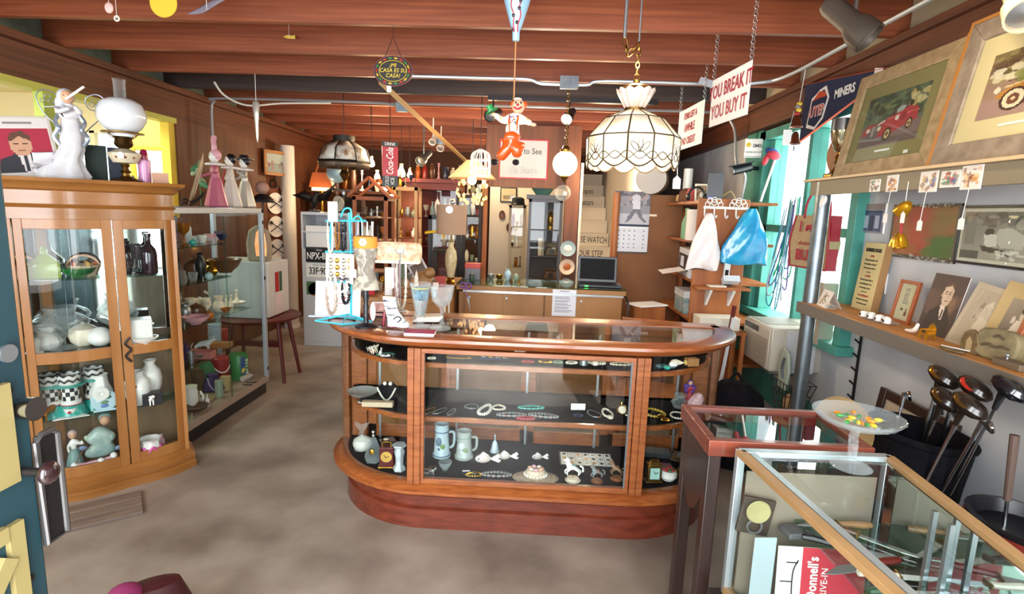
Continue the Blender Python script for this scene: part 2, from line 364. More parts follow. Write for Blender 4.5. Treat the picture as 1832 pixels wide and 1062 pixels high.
st(MB().box(XL-.12,-3.1,-.3,-.15,0,2.9).box(-3.1,-1.1,-.3,-.15,0,.75).box(-3.1,-1.1,-.3,-.15,2.45,2.9).box(-1.1,-.85,-.3,-.15,0,2.9).box(-.85,.35,-.3,-.15,2.35,2.9).box(.35,.5,-.3,-.15,0,2.9).box(.5,1.9,-.3,-.15,0,.75).box(.5,1.9,-.3,-.15,2.45,2.9).box(1.9,XR+.1,-.3,-.15,0,2.9).build('wall_front',m_front))  # unseen front wall; window openings beside the doorway added to let light in
door_leaf=st(MB().box(-.845,-.8,-.13,.8,.02,2.1).build('door_1',mat('dark_teal_paint','#1b3a42',.5,col2='#17323a',scale=6),bev=.004))
m_dy=mat('cream_moulding','#8f8152',.6)
MB().box(-.798,-.788,.2,.763,1.175,1.335).build('upper_panel',m_dy,door_leaf)
for i,(a,b)in enumerate((((.75,1.11),(.75,.3)),((.736,1.1),(.2,1.1)),((.735,1.06),(.2,.35)),((.2,1.06),(.735,.35)))):
 MB().bar((-.797+.0015*i,a[0],a[1]),(-.797+.0015*i,b[0],b[1]),.025,.012,up=(1,0,0)).build('diamond_moulding',m_dy,door_leaf)
# ================================================================ oak curved-end showcase in the middle
m_oak=mat('honey_oak','#94552a',.35,col2='#7a3f1c',scale=5,stretch=(2,2,14),bump=.05,coat=.3)
m_oakh=mat('honey_oak_rail','#965428',.3,col2='#7a3d1a',scale=5,stretch=(2,14,14),bump=.05,coat=.4)
m_mahog=mat('red_mahogany','#6e2e1c',.35,col2='#54200f',scale=4,stretch=(2,8,10),bump=.04,coat=.35)
def outline(off=0,n=12,hw=1.06,yf=2.5,yb=3.03,rx=.56,ry=.5):
 """front outline of the showcase from back left round to back right"""
 p=[(-hw-off,yb)]
 for k in range(n+1):
  a=PI-PI/2*k/n;p.append((-(hw-rx)+(rx+off)*math.cos(a),yf+ry-(ry+off)*math.sin(a)))
 for k in range(n+1):
  a=PI/2-PI/2*k/n;p.append(((hw-rx)+(rx+off)*math.cos(a),yf+ry-(ry+off)*math.sin(a)))
 return p+[(hw+off,yb)]
def ringz(off,z):return[(x,y,z)for x,y in outline(off)]
ctr=T('showcase_counter','long oak glass showcase with curved ends in the middle of the floor, jewelry inside','counter')
MB().loft([ringz(o,z)for o,z in((-.03,0),(-.03,.105),(-.045,.115),(-.045,.19),(-.025,.2),(-.01,.215))]).build('plinth',m_mahog,ctr)
MB().loft([ringz(o,z)for o,z in((-.01,.2),(.03,.21),(.045,.225),(.045,.24),(.03,.25),(.02,.262),(-.005,.27),(-.03,.272))]).build('base_moulding',m_oakh,ctr)
MB().slab(outline(-.035),.262,.276).build('display_deck',BLACKV,ctr)
MB().loft([ringz(o,z)for o,z in((-.03,.955),(.0,.962),(.03,.972),(.05,.985),(.062,1.0),(.06,1.014),(.045,1.02),(-.045,1.02),(-.045,.955))]+[ringz(-.03,.955)],cap=False).build('top_rim',m_oakh,ctr)
MB().box(-1.06,1.06,2.97,3.09,.955,1.02).build('back_rail',m_oakh,ctr,bev=.004)
for a,b in((-1.1,-.52),(-.515,.535),(.54,1.1)):
 pl=[(x,y)for x,y in outline(-.035)if a<=x<=b]
 if a<-1:pl=pl+[(-.52,2.535),(-.52,2.98),(-1.02,2.98)]
 elif b>1:pl=[(.54,2.535)]+pl+[(1.02,2.98),(.54,2.98)]
 else:pl=[(-.515,2.535),(.535,2.535),(.535,2.98),(-.515,2.98)]
 MB().slab(pl,1.006,1.014).build('top_glass',GLASS,ctr)
for x in(-.575,.515):
 MB().box(x,x+.03,2.475,2.535,.27,.96).box(x+.033,x+.063,2.475,2.535,.27,.96).box(x+.03,x+.033,2.482,2.53,.27,.96).build('post',m_oak,ctr,bev=.003)
MB().box(-.512,.512,2.485,2.512,.27,.296).box(-.512,.512,2.485,2.512,.935,.957).box(-.512,-.495,2.485,2.512,.296,.935).box(.495,.512,2.485,2.512,.296,.935).build('front_sash',m_oak,ctr,bev=.002)
MB().box(.488,.496,2.488,2.5,.296,.935).build('sash_strip',mat('grey_rubber','#5d6266',.5),ctr)
MB().add([(-.5,2.498,.29),(.5,2.498,.29),(.5,2.498,.94),(-.5,2.498,.94)],[(0,1,2,3)]).build('front_pane',pane_mat('front_glass','#f4faf8',mx=1.6),ctr)
def curved(sign):
 pts=[(x,y)for x,y in outline(-.008,20)if x*sign>.57]
 vs=[(x,y,.27)for x,y in pts]+[(x,y,.958)for x,y in pts];n=len(pts)
 MB().add(vs,[(i,i+1,n+i+1,n+i)for i in range(n-1)]).build('curved_pane',GLASS,ctr)
curved(-1);curved(1)
for sg in(-1,1):
 MB().box(sg*1.05-.02,sg*1.05+.02,2.97,3.03,.27,.96).build('corner_post',m_oak,ctr,bev=.003)
 MB().box(sg*.98-.045,sg*.98+.045,3.0,3.03,.27,.96).build('corner_post',m_oak,ctr,bev=.003)
for k in range(4):
 x0=-.93+k*.465;y=3.01+.018*(k%2)
 d=MB().box(x0,x0+.05,y,y+.016,.27,.955).box(x0+.43,x0+.48,y,y+.016,.27,.955).box(x0,x0+.48,y,y+.016,.27,.35).box(x0,x0+.48,y,y+.016,.9,.955).build('sliding_door',m_oak,ctr,bev=.002)
 MB().add([(x0+.05,y+.008,.35),(x0+.43,y+.008,.35),(x0+.43,y+.008,.9),(x0+.05,y+.008,.9)],[(0,1,2,3)]).build('door_pane',GLASS,d)
for z,o_ in((.868,-.055),(.59,-.055)):
 s_=MB().slab([p for p in outline(o_,12,yb=2.96)],z-.022,z).build('shelf',m_oakh,ctr)
 MB().slab(outline(o_-.02,12,yb=2.955),z,z+.003).build('shelf_cloth',BLACKV,s_)
for x in(-.85,-.4,0,.4,.85):
 MB().box(x-.006,x+.006,2.975,2.985,.28,.95).build('shelf_standard',STEEL,ctr)
# ================================================================ curio cabinet, left foreground
m_cur=mat('golden_maple','#a8713a',.35,col2='#96602c',scale=3,stretch=(4,4,.7),coat=.25,bump=.03)
m_curh=mat('golden_maple_trim','#a06a33',.3,col2='#8d5a28',scale=3,stretch=(.8,4,4),coat=.35)
CUX,CUY,CURZ=-2.42,2.72,math.radians(38.8)
cur=T('curio_cabinet','golden wood curio cabinet with bowed glass doors at the left, porcelain inside','cabinet',(CUX,CUY,0),CURZ)
def cf(x,d=0):
 """front curve of the cabinet in plan: bowed in the middle, a soft dip at each stile"""
 t=x/.5;return-.06*(1-t*t)-.025*math.cos(min(abs(x)/.2,1)*PI/2)**2+(.06*max(0,(abs(x)-.3)/.2)**2)-d
def cring(d,z,hw=.49,n=28):
 f=[(-hw-d+(2*hw+2*d)*k/n,0)for k in range(n+1)]
 return[(x,cf(x*.49/(hw+d),d),z)for x,_ in f]+[(hw+d,.2,z),(-hw-d,.2,z)]
MB().loft([cring(d,z)for d,z in((.035,0),(.035,.035),(.025,.045),(.03,.055),(.03,.085),(.012,.095),(.012,.11),(0,.12))]).build('base',m_curh,cur)
MB().loft([cring(d,z)for d,z in((0,1.5),(0,1.555),(.012,1.565),(0,1.575),(0,1.64),(.02,1.65),(.03,1.67),(.055,1.685),(.06,1.702),(.0,1.705))]).build('cornice',m_curh,cur)
def cstrip(x0,x1,z0,z1,dep=.022,d=.0,n=8):
 mb=MB();rg=[]
 for k in range(n+1):
  x=x0+(x1-x0)*k/n;y=cf(x)-d;rg.append([(x,y,z0),(x,y+dep,z0),(x,y+dep,z1),(x,y,z1)])
 return mb.loft(rg)
def cpane(x0,x1,z0,z1,n=10):
 v=[(x0+(x1-x0)*k/n,cf(x0+(x1-x0)*k/n)+.011,z)for z in(z0,z1)for k in range(n+1)]
 return MB().add(v,[(k,k+1,n+2+k,n+1+k)for k in range(n)])
for nm,x0,x1,sl,sr in(('center_door',-.195,.195,.035,.045),('side_door',.2,.48,.045,.045),('side_door',-.48,-.2,.045,.045)):
 d=MB();z0,z1=.12,1.5
 for q in(cstrip(x0,x0+sl,z0,z1),cstrip(x1-sr,x1,z0,z1),cstrip(x0+sl,x1-sr,z0,z0+.06),cstrip(x0+sl,x1-sr,z1-.05,z1),cstrip(x0+sl,x1-sr,.755,.815)):
  d.add(q.v,q.f)
 d=d.build(nm,m_cur,cur,bev=.002)
 cpane(x0+sl,x1-sr,z0+.06,.755).build('pane',GLASS,d);cpane(x0+sl,x1-sr,.815,z1-.05).build('pane',GLASS,d)
[MB().box(a,a+.02,.01,.2,.12,1.5).build('side_panel',m_cur,cur)for a in(-.49,.47)]
MB().box(-.47,.47,.185,.2,.12,1.5).build("back_panel",mat('curio_back','#7a6142',.5,col2='#6b5438',scale=4),cur)
MB().box(-.13,-.09,.17,.185,.12,1.5).build('back_stile',m_cur,cur)
for a,b in((-.46,-.14),(-.08,.46)):
 MB().add([(a,.183,.85),(b,.183,.85),(b,.183,1.49),(a,.183,1.49)],[(0,1,2,3)]).build('back_mirror',mat('mirror','#c8d2d2',.04,1),cur)
for z in(.44,1.19):
 MB().slab([(x,cf(x)+.04)for x in[(-.46+.92*k/20)for k in range(21)]]+[(.46,.18),(-.46,.18)],z-.006,z).build('shelf',GLASSG,cur)
MB().slab([(x,cf(x)+.03)for x in[(-.46+.92*k/20)for k in range(21)]]+[(.46,.18),(-.46,.18)],.79,.805).build('shelf',GLASSG,cur)
MB().slab([(x,cf(x)+.03)for x in[(-.46+.92*k/20)for k in range(21)]]+[(.46,.18),(-.46,.18)],.12,.13).build('floor_board',m_curh,cur)
_k=[]
for i in range(5):_k.append((.225+.012*(-1)**i,cf(.22)-.012,.86-.035*i))
MB().tube(smooth(_k,5),.006,6).build('key_tassel',DARKM,cur)
def curp(x,y,z):return Vector((CUX,CUY,0))+RZ(CURZ)@Vector((x,y,z))
# ================================================================ silver framed glass case behind the curio
m_alu=mat('pale_aluminium','#b9c2cc',.35,.5)
sx0,sx1,sy0,sy1=-2.66,-2.23,3.24,4.42
sc_=T('glass_showcase','tall glass display case with pale aluminium frame on black base, left aisle','display case')
MB().box(sx0+.02,sx1-.02,sy0+.02,sy1-.02,0,.1).build('base',BLACK,sc_)
MB().box(sx0,sx1,sy0,sy1,.1,.15).build('floor_board',mat('beige_laminate','#a08c7c',.5),sc_)
MB().box(sx0,sx1+.003,sy0,sy0+.03,1.53,1.568).box(sx0,sx1+.003,sy1-.03,sy1,1.53,1.568).box(sx1-.03,sx1+.003,sy0,sy1,1.53,1.568).box(sx0,sx0+.03,sy0,sy1,1.53,1.568).build('top_frame',m_alu,sc_,bev=.003)
for x,y in((sx1-.028,sy0),(sx1-.028,sy1-.035),(sx0,sy0),(sx0,sy1-.035)):
 MB().box(x,x+.031,y,y+.036,.13,1.55).build('post',m_alu,sc_,bev=.003)
for z in(1.44,.98,.2):MB().box(sx1-.002,sx1+.006,sy1-.03,sy1-.008,z,z+.03).build('clip',BLACK,sc_)
for x in(sx1-.012,sx0+.012):
 MB().add([(x,sy0+.03,.15),(x,sy1-.03,.15),(x,sy1-.03,1.54),(x,sy0+.03,1.54)],[(0,1,2,3)]).build('side_pane',GLASS,sc_)
for y in(sy0+.015,sy1-.015):
 MB().add([(sx0+.03,y,.15),(sx1-.03,y,.15),(sx1-.03,y,1.54),(sx0+.03,y,1.54)],[(0,1,2,3)]).build('end_pane',GLASS,sc_)
MB().add([(sx0+.03,sy0+.03,1.55),(sx1-.03,sy0+.03,1.55),(sx1-.03,sy1-.03,1.55),(sx0+.03,sy1-.03,1.55)],[(0,1,2,3)]).build('top_pane',GLASS,sc_)
MB().box(sx1-.016,sx1-.008,3.86,3.87,.15,1.53).build('door_edge',GLASSG,sc_)
SZ=(1.31,1.06,.775,.49)
for z,yy in zip(SZ,(3.95,4.0,4.25,3.75)):
 MB().box(sx0+.04,sx1-.045,sy0+.04,yy,z-.008,z).build('shelf',GLASSG,sc_)
# ================================================================ knife case, right foreground, on a dark table; wood framed case behind it
KA,KB,KC,KD=(.681,1.636),(1.146,1.649),(1.075,.62),(.79,.62)
KA,KB,KC,KD=[Vector((a,b,0))for a,b in(KA,KB,KC,KD)]
kc=T('glass_showcase','low aluminium edged glass case of knives in the right front corner','display case')
m_kal=mat('bright_aluminium','#c4d0d4',.3,.7);m_kwd=mat('light_wood_edge','#b08a5c',.4,col2='#9a764b',scale=5)
def kl(p,z):return Vector((p.x,p.y,z))
def kq(a,b,z0,z1,name,m):MB().add([kl(a,z0),kl(b,z0),kl(b,z1),kl(a,z1)],[(0,1,2,3)]).build(name,m,kc)
for p in(KA,KB,KC,KD):MB().box(p.x-.012,p.x+.012,p.y-.012,p.y+.012,.4,.9).build('post',m_kal,kc,bev=.002)
for a,b,m_ in((KA,KB,m_kal),(KB,KC,m_kwd),(KC,KD,m_kal),(KD,KA,m_kwd)):
 MB().bar(kl(a,.893),kl(b,.893),.03,.018).build('top_rail',m_,kc,bev=.002)
MB().bar(kl(KA+Vector((.028,-.02,0)),.899),kl(KD+Vector((.028,0,0)),.899),.02,.008).build('edge_strip',m_kal,kc)
for a,b in((KA,KB),(KB,KC),(KC,KD),(KD,KA)):
 MB().bar(kl(a,.415),kl(b,.415),.026,.03).build('bottom_rail',m_kwd,kc,bev=.002);kq(a,b,.43,.885,'side_pane',GLASS)
MB().add([kl(KA,.888),kl(KB,.888),kl(KC,.888),kl(KD,.888)],[(0,1,2,3)]).build('top_pane',GLASS,kc)
MB().slab([(p.x,p.y)for p in(KD,KC,KB,KA)],.4,.42).build('floor_board',mat('case_floor','#8f8a80',.7),kc)
def kin(u,v):return KA*(1-u)*(1-v)+KB*u*(1-v)+KC*u*v+KD*(1-u)*v
MB().slab([tuple(kin(u,v)[:2])for u,v in((.38,.97),(.96,.97),(.96,.03),(.38,.03))],.685,.691).build('shelf',GLASSG,kc)
kq(kin(.97,.02),kin(.97,.98),.43,.88,'back_mirror',mat('mirror','#c8d2d2',.04,1))
for v in(.28,.34):MB().box(*[c for p in(kin(.9,v),)for c in(p.x-.006,p.x+.006,p.y-.006,p.y+.006)],.43,.88).build('shelf_standard',STEEL,kc)
tb=T('table','dark brown wooden stand with curved apron under the glass knife case','table')
m_dkw=mat('dark_walnut','#33201a',.4,col2='#241511',scale=4,stretch=(3,3,.6),coat=.2)
MB().slab([(.64,.45),(1.2,.45),(1.22,1.665),(.63,1.665)],.372,.399).build('table_top',m_dkw,tb,bev=.004)
for x,y in((.655,1.635),(1.18,1.635),(.66,.5),(1.15,.5)):
 MB().box(x-.022,x+.022,y-.022,y+.022,0,.372).build('leg',m_dkw,tb,bev=.004)
ct=T('table_display_case','red brown wood framed glass top table case beside the knife case','display case')
m_rw=mat('red_brown_wood','#7d3a26',.35,col2='#642a1a',scale=5,stretch=(1,6,6),coat=.35)
for a,b,c,d in((.6,1.13,2.0,2.03),(.6,1.13,1.69,1.72),(.6,.63,1.72,2.0),(1.1,1.13,1.72,2.0)):
 MB().box(a,b,c,d,.85,.905).build('frame',m_rw,ct,bev=.003)
MB().add([(.63,1.72,.893),(1.1,1.72,.893),(1.1,2.0,.893),(.63,2.0,.893)],[(0,1,2,3)]).build('top_pane',pane_mat('mirrored_pane','#dfe8e6',mx=4),ct)
MB().box(.63,1.1,1.72,2.0,.845,.852).build('tray',mat('dark_felt','#1c2426',.9),ct)
ap=[]
for k in range(9):
 t=k/8;ap.append((1.72+.3*t,.85-.12-.16*math.sin(PI*t)))
MB().add([(x_,y,z)for x_ in(.61,.63)for y,z in ap]+[(x_,y,.85)for x_ in(.61,.63)for y,z in ap],[(i,i+1,18+i+1,18+i)for i in range(8)]+[(9+i,27+i,27+i+1,9+i+1)for i in range(8)]+[(i,9+i,10+i,i+1)for i in range(8)]).build('apron',m_dkw,ct)
for x,y in((.63,1.73),(1.1,1.73),(.63,1.99),(1.1,1.99)):
 MB().box(x-.022,x+.022,y-.022,y+.022,0,.85).build('leg',m_dkw,ct,bev=.004)
# ================================================================ counter behind, with its left return
m_ply=mat('birch_plywood','#a8743f',.45,col2='#98642f',scale=3,stretch=(1.5,1.5,.5),bump=.02)
bc=T('sales_counter','low plywood sales counter with glass top and sliding doors behind the showcase','counter')
MB().box(-.62,.78,4.42,4.86,.96,1.0).build('top_rail',m_ply,bc,bev=.003)
MB().box(-.62,.78,4.4,4.88,1.002,1.012).build('glass_top',GLASSG,bc)
MB().box(-.56,.76,4.405,4.42,.945,.962).build('metal_track',mat('bright_track','#cfd3d6',.25,.8),bc)
MB().box(-.6,.76,4.46,4.84,.0,.94).build('carcass',m_ply,bc)
for k,(a,b)in enumerate(((-.55,-.23),(-.24,.11),(.12,.44),(.43,.75))):
 d=MB().box(a,b,4.425+.01*(k%2),4.434+.01*(k%2),.1,.945).build('sliding_door',m_ply,bc,bev=.002)
 if k<3:MB().lathe([(0,0),(.011,0),(.009,.006),(0,.007)],((b-.05,a+.04,a+.3)[k]if k!=0 else a+.04,4.424+.01*(k%2),.9),12,RX(PI/2)).build('finger_pull',STEEL,d)
lc=T('sales_counter','left return of the plywood counter heaped with lamps and trinkets','counter')
MB().box(-1.3,-.635,3.7,5.0,.955,.99).build('counter_top',m_ply,lc,bev=.003)
[MB().box(*q,0,.954).build('side_panel',m_ply,lc)for q in((-.66,-.636,3.7,5),(-1.27,-.66,3.7,3.73),(-1.3,-1.27,3.7,5))]
for y in(3.9,4.1):MB().box(-.635,-.632,y,y+.06,.72,.9).build('paper_strip',PAPER,lc)
# ================================================================ things on the ceiling and hanging from it
def ring_pts(c,r,n=16,ax='y'):
 c=Vector(c);return[c+(Vector((math.cos(2*PI*k/n)*r,0,math.sin(2*PI*k/n)*r))if ax=='y' else Vector((math.cos(2*PI*k/n)*r,math.sin(2*PI*k/n)*r,0)))for k in range(n)]
def chain(a,b,parent,m=BRASS,link=.035,r=.0035,name='chain'):
 a,b=Vector(a),Vector(b);d=b-a;n=max(2,int(d.length/link/.8));mb=MB();q=d.to_track_quat('Z','Y').to_matrix()
 for i in range(n):
  c=a+d*((i+.5)/n);tw=RZ(PI/2*(i%2));L_=d.length/n
  mb.tube([c+q@(tw@Vector((math.cos(2*PI*k/8)*.011,0,math.sin(2*PI*k/8)*L_*.62)))for k in range(8)],r,5,True)
 return mb.build(name,m,parent)
def cord(name,pts,r,m,parent=None,n=6,sm=6):return MB().tube(smooth(pts,sm)if sm else pts,r,n).build(name,m,parent)
m_cond=mat('conduit','#aab0b4',.4,.5)
o=cord('conduit',[(-1.02,4.27,2.6),(-.4,4.27,2.6),(-.1,4.27,2.6),(0,4.27,2.575),(.1,4.27,2.57),(.35,4.27,2.57),(.5,4.27,2.6),(1.3,4.27,2.6),(1.58,4.2,2.6),(1.7,3.95,2.6),(1.7,3.0,2.6),(1.7,1.6,2.6)],.012,m_cond,sm=8)
tag(o,'galvanised conduit pipe across the near joists, bending forward at the right','pipe')
o=cord('conduit',[(-3.2,5.4,2.0),(-3.2,5.4,2.48),(-3.17,5.4,2.57),(-3.08,5.4,2.605),(-1.6,5.4,2.605),(-1.35,5.4,2.58),(-1.2,5.4,2.605),(1.6,5.4,2.605),(1.74,5.36,2.58),(1.83,5.3,2.45),(1.85,5.25,2.2),(1.87,5.2,2.05)],.012,m_cond,sm=8)
tag(o,'galvanised conduit pipe along the far joists, turning down at both ends','pipe')
o=cord('cable',[(-2.75,4.7,2.61),(-2.72,4.8,2.52),(-2.6,4.95,2.47),(-2.4,5.2,2.54),(-2.0,5.37,2.585)],.009,mat('white_cable','#c9c9c4',.5));tag(o,'white cable drooping from the joists at the upper left','cable')
def jbox(px,py,y,label,w_=.1):
 p=P(px,py,y=y);t=T('junction_box',label,'junction box',p)
 MB().box(-w_/2,w_/2,-.03,.03,-.035,.05).build('box',GALV,t,bev=.004);MB().box(-w_/2-.004,w_/2+.004,-.035,-.03,-.04,.05).build('cover',GALV,t)
 for sx in(-.03,.03):MB().cyl((sx,-.035,.02),(sx,-.038,.02),.005,8).build('screw',STEEL,t)
 return t
jbox(1018,150,4.24,'square steel junction box on the near conduit, beside the tiffany lamp',.13)
jbox(720,193,5.37,'steel junction box where the wooden lath meets the far conduit')
t=jbox(785,252,6.6,'small steel junction box on the lath nearer the bird cage')
a,b=P(682,148,y=4.6),P(838,292,y=7.3)
o=MB().bar(a,b,.045,.02).build('ceiling_lath',mat('pale_lath','#a98a5c',.7));tag(o,'pale wooden lath running diagonally under the joists','lath')
tr=T('track_rail','black lighting track under the dark joist','track')
MB().box(-.45,1.05,5.0,5.05,2.585,2.622).build('rail',BLACK,tr)
def spot(px,py,y,aim,label,lit=False,s=1.0,m=BLACK,top=None):
 p=P(px,py,y=y);t=T('spot_light',label,'spotlight',p);d=(Vector(aim)-p).normalized();q=d.to_track_quat('Z','Y').to_matrix()
 MB().lathe([(.0,-.12*s),(.03*s,-.12*s),(.036*s,-.1*s),(.036*s,-.01*s),(.05*s,.02*s),(.052*s,.07*s),(.046*s,.07*s),(.04*s,.03*s),(0,.03*s)],(0,0,0),20,q).build('housing',m,t)
 MB().lathe([(0,.035*s),(.038*s,.035*s),(.044*s,.055*s),(0,.062*s)],(0,0,0),18,q).build('lens',mat('lit_lens','#fff2d8',.3,emit=14)if lit else STEEL,t)
 tp=Vector(top or(p.x,p.y,2.586 if abs(y-5.02)<.01 else ztop(y)))-p;MB().cyl((0,0,0),tp,.008*s,8).build('stem',m,t);return t
spot(882,205,5.02,(-1.5,3,1.6),'black track spotlight, left of the clown, unlit')
spot(1018,208,5.02,(-.3,3.6,1.5),'black track spotlight, right of the clown, lit',True)
spot(1527,45,2.6,(1.75,2.3,2.0),'large grey brown spotlight under the ceiling at the upper right',s=1.35,m=mat('bronze_paint','#4e453d',.45,.3))
t=spot(1828,5,2.05,(1.5,1.7,2.0),'pale spotlight cut by the top right corner of the frame',s=1.2,m=mat('cream_metal','#d8c4a0',.4))
spot(789,262,6.9,(-1.2,5,1.4),'small white spotlight hanging under the lath box',s=.9,m=WHITE);spot(775,250,6.5,(-1.4,5,1.2),'white sensor like spotlight on the joist left of the lath box',s=.8,m=WHITE)
spot(758,283,6.9,(-2,5.5,1.2),'grey egg shaped spotlight hanging above the tan lamp',s=1.3,m=GALV)
def bulb(px,py,y,label,r=.035,e=30):
 p=P(px,py,y=y);zt=ztop(p.y)-p.z;t=T('light_bulb',label,'bulb',p)
 MB().lathe([(0,-r),(r*.7,-r*.75),(r,0),(r*.75,r*.7),(r*.42,r*1.3),(r*.4,r*1.6)],n=16).build('glass',mat('lit_bulb_%d'%e,'#ffd8a0',.3,emit=e),t)
 MB().cyl((0,0,r*1.5),(0,0,r*2.4),r*.5,12).build('socket',WHITE,t);MB().cyl((0,0,r*2.4),(0,0,zt),.004,6).build('cord',BLACK,t)
bulb(665,293,6.2,'bare lit bulb on a cord beside the hanging panel lampshade');bulb(718,310,6.9,'large glowing bulb below the red cola sign',.05,30)
bulb(733,313,7.2,'smaller glowing bulb right of the one below the cola sign');bulb(868,323,7.0,'glowing bulb at the right edge of the crystal lampshade',.04,30)
bulb(1068,299,6.5,'bare lit bulb in front of the stair top',.045,22)
p=P(703,127,y=3.2);t=T('oval_sign','oval black hand painted sign with a chili border hanging from a joist','sign',p)
a_,b_=.113,.083;ov=[(a_*math.cos(2*PI*k/40),b_*math.sin(2*PI*k/40))for k in range(40)]
MB().prism(ov,.012).build('board',mat('dark_red_board','#5a1a1c',.5),t);MB().prism([(x*.95,z*.95)for x,z in ov],.001,Matrix.Translation((0,-.0012,0))).build('face',mat('black_lacquer','#15120f',.4),t)
MB().tube([(x*.7,-.003,z*.68)for x,z in ov],.0014,5,True).build('yellow_line',mat('sign_yellow','#d8b830',.5),t)
_cl=['#b8241c','#d8a828','#3f7a34']
for k in range(18):
 a=2*PI*k/18;c=Vector((a_*.83*math.cos(a),-.003,b_*.83*math.sin(a)));tn=Vector((-a_*math.sin(a),0,b_*math.cos(a))).normalized()
 MB().tube([c-tn*.012,c,c+tn*.011+Vector((0,0,.002))],[.001,.006,.0015],6).build('chili',M(_cl[k%3]),t)
_y=mat('sign_yellow','#d8b830',.5)
for s_,z in(('¡MI',.03),('CASA ES SU',.002),('CASA!',-.026)):text(s_,.03,_y,t,(0,-.003,z),shear=.15)
cord('hanger',[(-.05,.005,.07),(-.01,.005,.16),(0,.005,.2),(.01,.005,.16),(.05,.005,.07)],.002,DARKM,t,sm=0);MB().cyl((0,.005,.2),(0,.005,ZJ-p.z),.0015,5).build('hanger',DARKM,t)
MB().box(-.035,-.01,.0,.002,-.115,-.08).build('price_tag',PAPER,t)
p=P(925,8,y=2.6)
t=T('papier_mache_balloon','pale blue spotted papier mache balloon at the top edge','ornament',p)
MB().lathe([(.013,-.155),(.016,-.15),(.017,-.115),(.03,-.08),(.055,0),(.075,.07),(.085,.14)],n=24).build('balloon',mat('balloon_blue','#8fb8d6',.3,coat=.5),t)
rr=random.Random(3)
for k in range(9):
 a=-PI/2+rr.uniform(-1.3,1.3);z=-.11+.027*k;r=.017+max(0,(z+.115))*.33;MB().ell((r*math.cos(a),r*math.sin(a),z),(.008,.006,.009),8,6).build('dot',BLACK,t)
for sx in(-.4,.4):
 cord('wavy_stripe',[((.019+max(0,z+.115)*.33)*math.sin(sx+.12*math.sin(z*80)),-(.019+max(0,z+.115)*.33)*math.cos(sx+.12*math.sin(z*80)),z)for z in[-.12+.02*k for k in range(13)]],.003,mat('clown_red','#a82030',.4),t,sm=2)
MB().cyl((0,0,-.155),(0,0,-.405),.0035,8).build('pole',mat('cane','#b07a4a',.5),t);MB().cyl((0,0,.14),(0,0,ZJ-p.z+.01),.002,6).build('string',PAPER,t)
p=P(916,252,y=2.6);t=T('clown_figure','papier mache clown in orange dungarees hanging from the balloon pole','figurine',p)
m_or=mat('glossy_orange','#d8501c',.22,coat=.6);m_shirt=mat('dotted_shirt','#efe6d4',.4)
skin('body',[(.0,0,.02),(.0,0,.07),(.012,0,.105),(-.045,-.02,.085),(-.085,-.02,.115),(.06,-.01,.09),(.09,-.02,.075),(.016,0,.125)],[(0,1),(1,2),(2,3),(3,4),(2,5),(5,6),(2,7)],[.034,.035,.03,.017,.012,.018,.011,.014],m_shirt,t)
skin('trousers',[(0,0,.02),(.012,-.01,-.01),(.03,-.04,-.045),(.025,-.01,-.075),(-.02,-.03,-.04),(-.06,-.01,-.085),(-.005,0,.05)],[(0,1),(1,2),(2,3),(0,4),(4,5),(0,6)],[.038,.034,.028,.026,.027,.026,.036],m_or,t)
for sx in(-.014,.02):cord('brace',[(sx,-.034,.04),(sx*1.1,-.036,.08),(sx*1.2+.004,-.02,.112),(sx*1.2,.02,.1)],.005,m_or,t)
MB().ell((.024,-.004,.155),(.03,.028,.033),18,12).build('head',PEACH,t);MB().ell((.022,-.031,.156),.007,10,7).build('nose',mat('clown_red','#a82030',.4),t)
for sx in(-.01,.012):MB().ell((.024+sx,-.028,.166),(.0045,.004,.006),8,6).build('eye',BLACK,t)
cord('mouth',[(.006,-.026,.147),(.022,-.034,.137),(.04,-.024,.149)],.0045,mat('clown_red','#a82030',.4),t)
for sx in(-.026,.03):MB().ell((.024+sx,.006,.165),(.012,.014,.016),8,6).build('hair',m_or,t)
MB().ell((.02,.0,.187),(.02,.02,.007),10,6).build('hair_top',WHITE,t)
MB().lathe([(0,0),(.03,0),(.03,.005),(.017,.006),(.015,.03),(0,.034)],(-.095,-.02,.125),16,RY(-.5)).build('hat',mat('kelly_green','#2c8a4a',.3),t)
MB().ell((-.086,-.02,.113),(.012,.009,.009),8,6).ell((.097,-.02,.073),(.014,.009,.009),8,6).build('hands',PEACH,t)
for c in((-.058,-.02,.094),(.068,-.012,.087)):MB().lathe([(.012,0),(.018,.004),(.012,.008)],c,12,RY(1.2)).build('cuff',mat('sign_yellow','#d8b830',.5),t)
for c in((-.078,-.02,-.1),(.022,-.02,-.098)):MB().ell(c,(.017,.03,.014),12,8).build('shoe',BLACK,t)
for k in range(14):MB().ell((rr.uniform(-.02,.03),-.031-rr.uniform(0,.006),rr.uniform(.05,.11)),(.004,.003,.004),6,5).build('shirt_dot',M(('#c03030','#2a6a3a','#2a3a80')[k%3]),t)
MB().cyl((0,0,.18),(0,0,.20),.004,8).build('hook',BRASS,t)
p=P(1129,292,y=2.75);t=T('leaded_glass_lamp','lit white leaded glass dome lamp with scalloped rim on a brass chain','lamp',p)
m_lit=mat('lit_opal_panel','#ecd2a6',.35,emit=.42,col2='#fff0d6',scale=9);m_pinkp=mat('opal_crown_panel','#e6c2ae',.3,emit=.12,col2='#f0d8cc',scale=10);m_came=mat('lead_came','#4a3a24',.5,.4)
NP=12;rad=[(.222,.0),(.226,.115),(.145,.205),(.042,.25)]
def lampp(k,i):a=2*PI*(k+.5)/NP;return Vector((rad[i][0]*math.cos(a),rad[i][0]*math.sin(a),rad[i][1]))
cm=MB()
